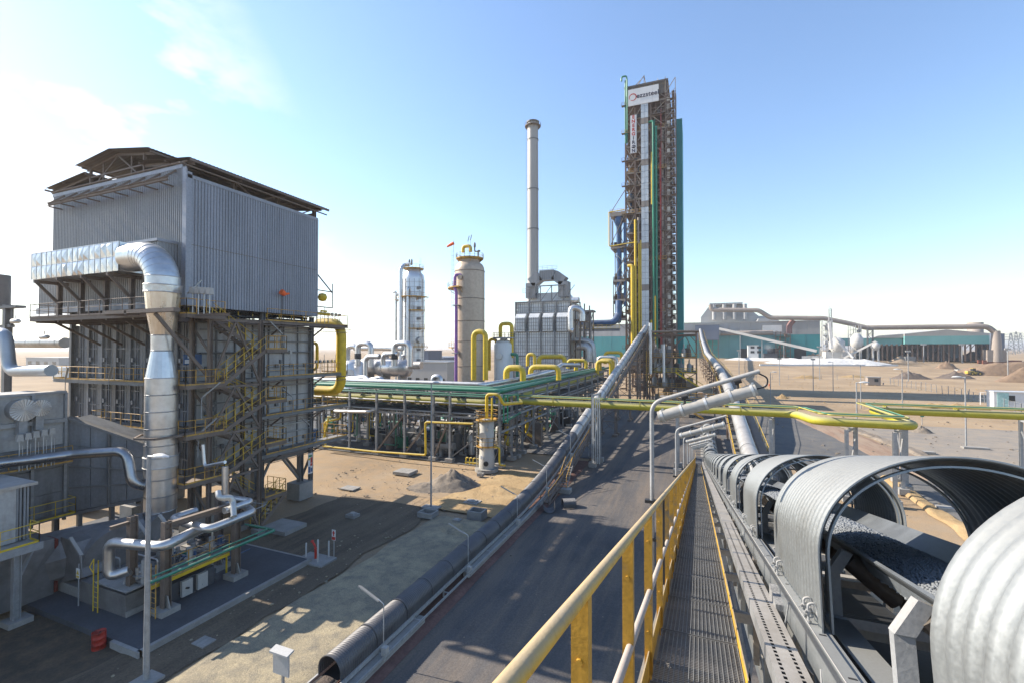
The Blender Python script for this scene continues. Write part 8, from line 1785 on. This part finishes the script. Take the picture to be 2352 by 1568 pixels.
# lime piles, walls, earth heaps
def hp(nm, mat, px0, px1, pyb, pyt, label, seed, flat=0.0, dep=.35, rough=.35, D=None):
    g0 = G((px0+px1)/2, pyb); Y = g0.y; a, b = fx(px0, Y), fx(px1, Y); h = fz_((px0+px1)/2, pyt, Y)-g0.z
    return heap(nm, mat, (g0.x, Y+(b-a)*dep*.5, g0.z), (b-a)/2, (b-a)/2*dep, max(.5, h), label, 'heap', None, seed, flat=flat, rough=rough)
hp('lime_heap', lime, 1740, 2060, 838, 824, 'long low bright white lime stockpile before the halls', 2, .55, .22, .25)
hp('lime_heap', lime, 1640, 1860, 828, 822, 'flat spread of white lime left of the stockpile', 5, .6, .25, .2)
hp('lime_heap', farsand, 1830, 1915, 826, 812, 'small beige heap behind the white stockpile', 8, .1, .4)
hp('lime_heap', farsand, 2040, 2110, 832, 818, 'round pale heap right of the white stockpile', 9, .1, .5)
m = MB(); a, b, c = G(1745, 839), G(2062, 840), G(1960, 830); m.beam((a.x, a.y, a.z+.3), (b.x, b.y, b.z+.3), .8, 1.6); solo(m, 'low_wall', white, 'long low white retaining wall before the lime stockpile', 'wall')
hp('earth_heap', brheap, 2148, 2210, 847, 831, 'brown earth mound left of the long brown bank', 3, .2)
hp('earth_heap', brheap, 2190, 2560, 864, 834, 'long brown earth bank at the right edge', 7, .45, .22, .2)
hp('earth_heap', brheap, 2290, 2600, 880, 838, 'nearer high brown earth bank at the right edge', 12, .4, .25, .25)
hp('ore_heap', dkheap, 2052, 2146, 870, 853, 'left dark cone shaped ore heap on the sand', 4, .05, .6)
hp('ore_heap', dkheap, 2158, 2258, 869, 853, 'right dark cone shaped ore heap before the loaders', 6, .05, .6)
hp('sand_heap', sandbump, 1782, 1816, 914, 905, 'small orange sand heap beside the shadow of the tower', 13, .1, .5)
hp('sand_heap', sandbump, 1820, 1895, 868, 862, 'row of low sand bumps along the fence left', 14, .3, .2)
hp('sand_heap', sandbump, 1925, 2000, 866, 861, 'row of low sand bumps along the fence middle', 15, .3, .2)
hp('sand_heap', sandbump, 2080, 2300, 944, 929, 'long orange excavated sand ridge before the white cabin', 16, .5, .12, .5)
hp('sand_heap', sandbump, 1985, 2110, 944, 937, 'low orange sand ridge right of the two tall lamps', 17, .5, .12, .5)
hp('gravel_heap', heapm, 2095, 2155, 995, 980, 'small grey gravel heap right of the pipe loop', 18, .1, .7)
m = MB(); a = G(1985, 868+14); a = at(2008, 884, Z=0)
t = thing('site_hut', 'small wooden site hut standing on the open sand', 'hut', (a.x, a.y, 0)); m.box((a.x-2.1, a.y, 0), (a.x+2.2, a.y+3, 3.2)); part(m, 'wall', rust, t); m = MB(); m.box((a.x-2.3, a.y-.2, 3.2), (a.x+2.4, a.y+3.2, 3.4)); part(m, 'roof', steelm, t); m = MB(); m.box((a.x+.1, a.y-.06, 1.4), (a.x+1.4, a.y-.01, 2.6)); part(m, 'window', win, t)
# white cabin with fence and gate
YC = 153.0; a, b = fx(2281, YC), fx(2352, YC)+14; t = thing('white_cabin', 'long low white cabin with small window behind a fence at the right edge', 'cabin', (a+5, YC, 0)); zc_ = fz_(2300, 900, YC)
m = MB(); yd = ypx(2264, a); m.box((a, YC, 0), (b, yd, zc_)); part(m, 'wall', white, t); m = MB(); m.box((a-.2, YC-.2, zc_), (b+.2, yd+.2, zc_+.25)); part(m, 'roof', white, t)
m = MB(); q = fx(2317, YC); m.box((q-1, YC-.06, 1.9), (q+1, YC-.01, 3.3)); part(m, 'window', win, t); m = MB(); m.box((a+.6, YC-.07, .1), (a+2.8, YC-.01, 4.0)); part(m, 'door', M('pale_teal_door', (.35, .55, .52)), t)
def fence(pts, sp, h, label, mesh_=True, mat=steelm, lean=.06):
    t = thing('wire_fence', label, 'fence', pts[0]); k = 0; rr = random.Random(len(label)); mw = MB()
    for a, b in zip(pts[:-1], pts[1:]):
        a, b = V(*a), V(*b); n = max(1, int((b-a).length/sp))
        for i in range(n+1):
            p = a+(b-a)*i/n; p.z = gz(p.x, p.y); m = MB(); m.beam(p, p+V(rr.uniform(-lean, lean)*h, 0, h*rr.uniform(.85, 1.05)), .12); part(m, 'post', mat, t)
        if mesh_:
            for f in (.15, .5, .95): mw.beam(a+V(0, 0, h*f+gz(a.x, a.y)), b+V(0, 0, h*f+gz(b.x, b.y)), .03)
    if mesh_: part(mw, 'wires', mat, t)
def P0_(px, py): q = G(px, py); return (q.x, q.y, 0)
fence([P0_(2225, 916), P0_(2262, 925), P0_(2345, 950), P0_(2420, 968)], 3.2, 2.6, 'wire fence with posts round the white cabin')
fence([P0_(2045, 882), P0_(2115, 895), P0_(2225, 916)], 4.0, 3.0, 'sparse leaning fence crossing the sand to the white cabin')
fence([P0_(1700, 872), P0_(1960, 872), P0_(2045, 880)], 7.0, 2.8, 'row of thin fence posts across the open sand', True)
t = thing('yard_gate', 'white tubular gate beside the white cabin', 'gate', P0_(2255, 925)); q = V(*P0_(2252, 928)); m = MB(); m.tube([q, q+V(0, 0, 3.2), q+V(3.5, 0, 3.2), q+V(3.5, 0, 0)], .09, 6); m.beam(q+V(0, 0, 1.6), q+V(3.5, 0, 1.6), .08); [m.beam(q+V(x_, 0, .1), q+V(x_, 0, 3.1), .05) for x_ in (.9, 1.8, 2.7)]; part(m, 'frame', white, t)
# loaders
def loader(x, y, z, s, rz, label):
    t = thing('wheel_loader', label, 'loader', (0, 0, 0), 'yellow wheel loaders'); yl = M('loader_yellow', (.55, .38, .06), .5, 0, .1, 1, dust=.4)
    for dx in (-1.6, 1.6):
        for dy in (-1.2, 1.2):
            m = MB(); m.tube([V(dx, dy-.3, .85), V(dx, dy+.3, .85)], .85, 18); w = part(m, 'wheel', black, t); m = MB(); m.tube([V(dx, dy-.33, .85), V(dx, dy+.33, .85)], .4, 12); part(m, 'rim', yl, w)
    m = MB(); m.prism([(-3.2, .9), (-.3, .9), (-.3, 2.0), (-3.0, 2.2), (-3.3, 1.9)], 'y', -.9, .9); m.box((-.3, -.7, .7), (1.9, .7, 1.6)); part(m, 'body', yl, t)
    m = MB(); m.prism([(-.9, 2.0), (.5, 2.0), (.3, 3.4), (-.9, 3.4)], 'y', -.75, .75); part(m, 'cab', win, t); m = MB(); m.box((-1.0, -.85, 3.4), (.45, .85, 3.52)); part(m, 'cab_roof', yl, t)
    m = MB(); m.beam((1.5, -.5, 1.6), (3.1, -.5, .7), .25); m.beam((1.5, .5, 1.6), (3.1, .5, .7), .25); part(m, 'lift_arm', yl, t)
    m = MB(); m.prism([(3.0, .15), (4.4, .1), (3.5, .5), (3.2, 1.3), (3.0, 1.2)], 'y', -1.4, 1.4); part(m, 'bucket', steel, t); t.location = (x, y, z); t.rotation_euler = (0, 0, rz); t.scale = (s, s, s)
a = G(2237, 861); loader(a.x, a.y, a.z, 1.15, .2, 'left yellow wheel loader parked by the brown bank'); a = G(2264, 861); loader(a.x, a.y, a.z, 1.15, .35, 'right yellow wheel loader parked by the brown bank')
a = G(2200, 858); m = MB(); m.box((a.x, a.y, a.z), (a.x+11, a.y+4, a.z+2.6)); solo(m, 'crushed_container', boxm, 'battered pale container left of the yellow loaders', 'container')
a = G(2290, 836); m = MB(); m.box((a.x-8, a.y, a.z), (a.x+14, a.y+8, a.z+3)); solo(m, 'rusty_container', M('dark_rusty_red', (.16, .06, .04)), 'dark rusty container on top of the far brown bank', 'container')
# workers
def person(px, py, label, shirt, crouch=False):
    q = G(px, py); t = thing('person', label, 'person', (q.x, q.y, q.z)); hv = 1.0
    bm = bpy.data.meshes.new('mesh'); k = .62 if crouch else 1.0
    vs = [(0, 0, .95*k), (0, 0, 1.2*k), (0, 0, 1.42*k), (0, 0, 1.55*k), (.12, 0, .92*k), (.15, .05 if not crouch else .3, .5*k), (.16, 0, .08), (-.12, 0, .92*k), (-.16, -.05 if not crouch else .3, .5*k), (-.18, 0, .08), (.2, 0, 1.4*k), (.3, .05, 1.12*k), (.28, .2, .9*k), (-.2, 0, 1.4*k), (-.3, .05, 1.12*k), (-.26, .2, .9*k), (0, .02, 1.68*k+(.05 if crouch else 0)), (0, .02, 1.78*k+(.08 if crouch else 0))]
    es = [(0, 1), (1, 2), (2, 3), (0, 4), (4, 5), (5, 6), (0, 7), (7, 8), (8, 9), (2, 10), (10, 11), (11, 12), (2, 13), (13, 14), (14, 15), (3, 16), (16, 17)]
    rs = [.15, .15, .14, .06, .10, .075, .05, .10, .075, .05, .07, .05, .035, .07, .05, .035, .10, .08]
    bm.from_pydata(vs, es, []); o = bpy.data.objects.new('body', bm); COL.objects.link(o); md = o.modifiers.new('s', 'SKIN'); 
    for i, r in enumerate(rs): bm.skin_vertices[0].data[i].radius = (r, r*.8, ); 
    bm.skin_vertices[0].data[0].use_root = True; o.modifiers.new('d', 'SUBSURF').levels = 1; o.modifiers['d'].render_levels = 1
    bm.materials.append(shirt); o.parent = t; return t
person(1767, 890, 'worker in orange vest standing on the sand beyond the yellow pipe', orange)
person(1757, 888, 'stooping worker in pale clothes beside the orange vested one', white, True)
person(2029, 884, 'worker in blue crouching right of the wooden hut', blue, True)
# street lamps and poles on the right
for (px, pt, pb, lb, ar) in ((1770, 854, 929, 'street lamp just beyond the yellow pipe beside the far conveyor', 1), (1790.7, 824, 884, 'thin pole behind the two workers', 0), (1697.6, 805, 861, 'street lamp left of the white lime spread', 0),
        (1868, 825, 896, 'thin pole in the middle of the open sand', 0), (1882.7, 797, 872, 'tall pole before the slim lime tower', 0), (1913.7, 831, 899, 'street lamp before the fat silo with head to the left', -1), (1967, 878, None, 'nearer of the two close street lamps behind the pipe loop', 1), (1977.5, 837, 936, 'farther of the two close street lamps behind the pipe loop', -1),
        (2073, 848, 947, 'street lamp right of the pipe loop with head to the left', -1), (2086.5, 807, 875, 'pole standing before the left dark ore heap', 0), (2219, 866, 1025, 'nearest street lamp on the right lot', -1), (2315.5, 802, 876, 'tall pole before the nearer brown bank', 0),
        (2122, 792, 832, 'left floodlight pole before the open hall', 0), (2163, 793, 830, 'middle floodlight pole before the open hall', 0), (2210, 792, 833, 'right floodlight pole before the open hall', 0), (2271, 795, 832, 'last floodlight pole before the dusty filter tower', 0)):
    q = G(px, pb) if pb else at(px, 878, Z=10.2)
    hq = at(px, pt, Y=q.y).z-(q.z if pb else 0); base = (q.x, q.y, q.z if pb else 0)
    if ar: street_lamp(base, hq if pb else 10.2, lb, (ar, .1), 1.5 if hq > 8 else 1.2, .12)
    else:
        t = thing('light_pole', lb, 'pole', base, 'light poles'); m = MB(); dd = q.length/140; m.tube([V(*base), V(base[0], base[1], base[2]+hq)], .13*max(1, dd*.7), 8); part(m, 'mast', steelm, t); m = MB(); m.box((base[0]-.5*dd, base[1]-.2, base[2]+hq-.2), (base[0]+.5*dd, base[1]+.2, base[2]+hq+.25*dd)); part(m, 'floodlight', boxm, t)
# power pylons far right
for k, px in enumerate((2322, 2334, 2344)):
    Y = 900+k*150; X = fx(px, Y); z1 = fz_(px, 765-k*3+(6 if k == 2 else 0), Y); t = thing('power_pylon', ['leftmost lattice power pylon on the horizon', 'middle lattice power pylon on the horizon', 'rightmost lattice power pylon on the horizon'][k], 'pylon', (X, Y, 5), 'power pylons on the horizon'); m = MB(); w = 5
    for s_ in (-1, 1): m.beam((X+s_*w, Y, 5), (X+s_*.8, Y, z1), .7)
    for i in range(6): za, zb = 5+(z1-5)*i/6, 5+(z1-5)*(i+1)/6; wa, wb = w-(w-.8)*i/6, w-(w-.8)*(i+1)/6; m.beam((X-wa, Y, za), (X+wb, Y, zb), .45); m.beam((X+wa, Y, za), (X-wb, Y, zb), .45)
    for f in (.7, .82, .94): m.beam((X-9, Y, 5+(z1-5)*f), (X+9, Y, 5+(z1-5)*f), .6)
    part(m, 'lattice', steelm, t)
# small signs, slabs and cables on the right
for k, (px, py, w, lb) in enumerate(((2130, 1040, 1.6, 'small concrete block at the foot of the gravel verge'), (2240, 1030, 3.0, 'flat foot slab of the nearest right street lamp'), (2170, 1170, 1.2, 'small pale concrete block seen right of the large arch'))):
    q = at(px, py, Z=0); m = MB(); m.box((q.x-w/2, q.y-.5, 0), (q.x+w/2, q.y+.5, .3)); solo(m, 'concrete_block', conc, lb, 'block')
q = at(2118, 975, Z=0); t = thing('marker_sign', 'tiny green marker sign on a post beside the grey gravel heap', 'sign', q); m = MB(); m.tube([V(q.x, q.y, 0), V(q.x, q.y, 2.2)], .06, 6); part(m, 'post', steelm, t); m = MB(); m.box((q.x-.3, q.y-.08, 1.6), (q.x+.3, q.y-.03, 2.3)); part(m, 'plate', green, t)
rocks(700, 10, 95, 130, 280, .08, .35, sandbump, 'scattered stones and clods on the open sand', 6)
# ================================================================ air
m = MB(); m.box((-9500, -3200, -3), (12500, 14000, 116)); hz = bpy.data.materials.new('haze'); hz.use_nodes = True; N_, L_ = hz.node_tree.nodes, hz.node_tree.links; N_.remove(N_['Principled BSDF'])
v = N_.new('ShaderNodeVolumePrincipled'); v.inputs['Color'].default_value = (.94, .95, .98, 1); v.inputs['Density'].default_value = .0002; v.inputs['Anisotropy'].default_value = .35; L_.new(v.outputs[0], N_['Material Output'].inputs['Volume'])
o = solo(m, 'haze', hz, kind='stuff'); o['label'] = 'pale dusty air over the whole plant'; o.visible_shadow = True
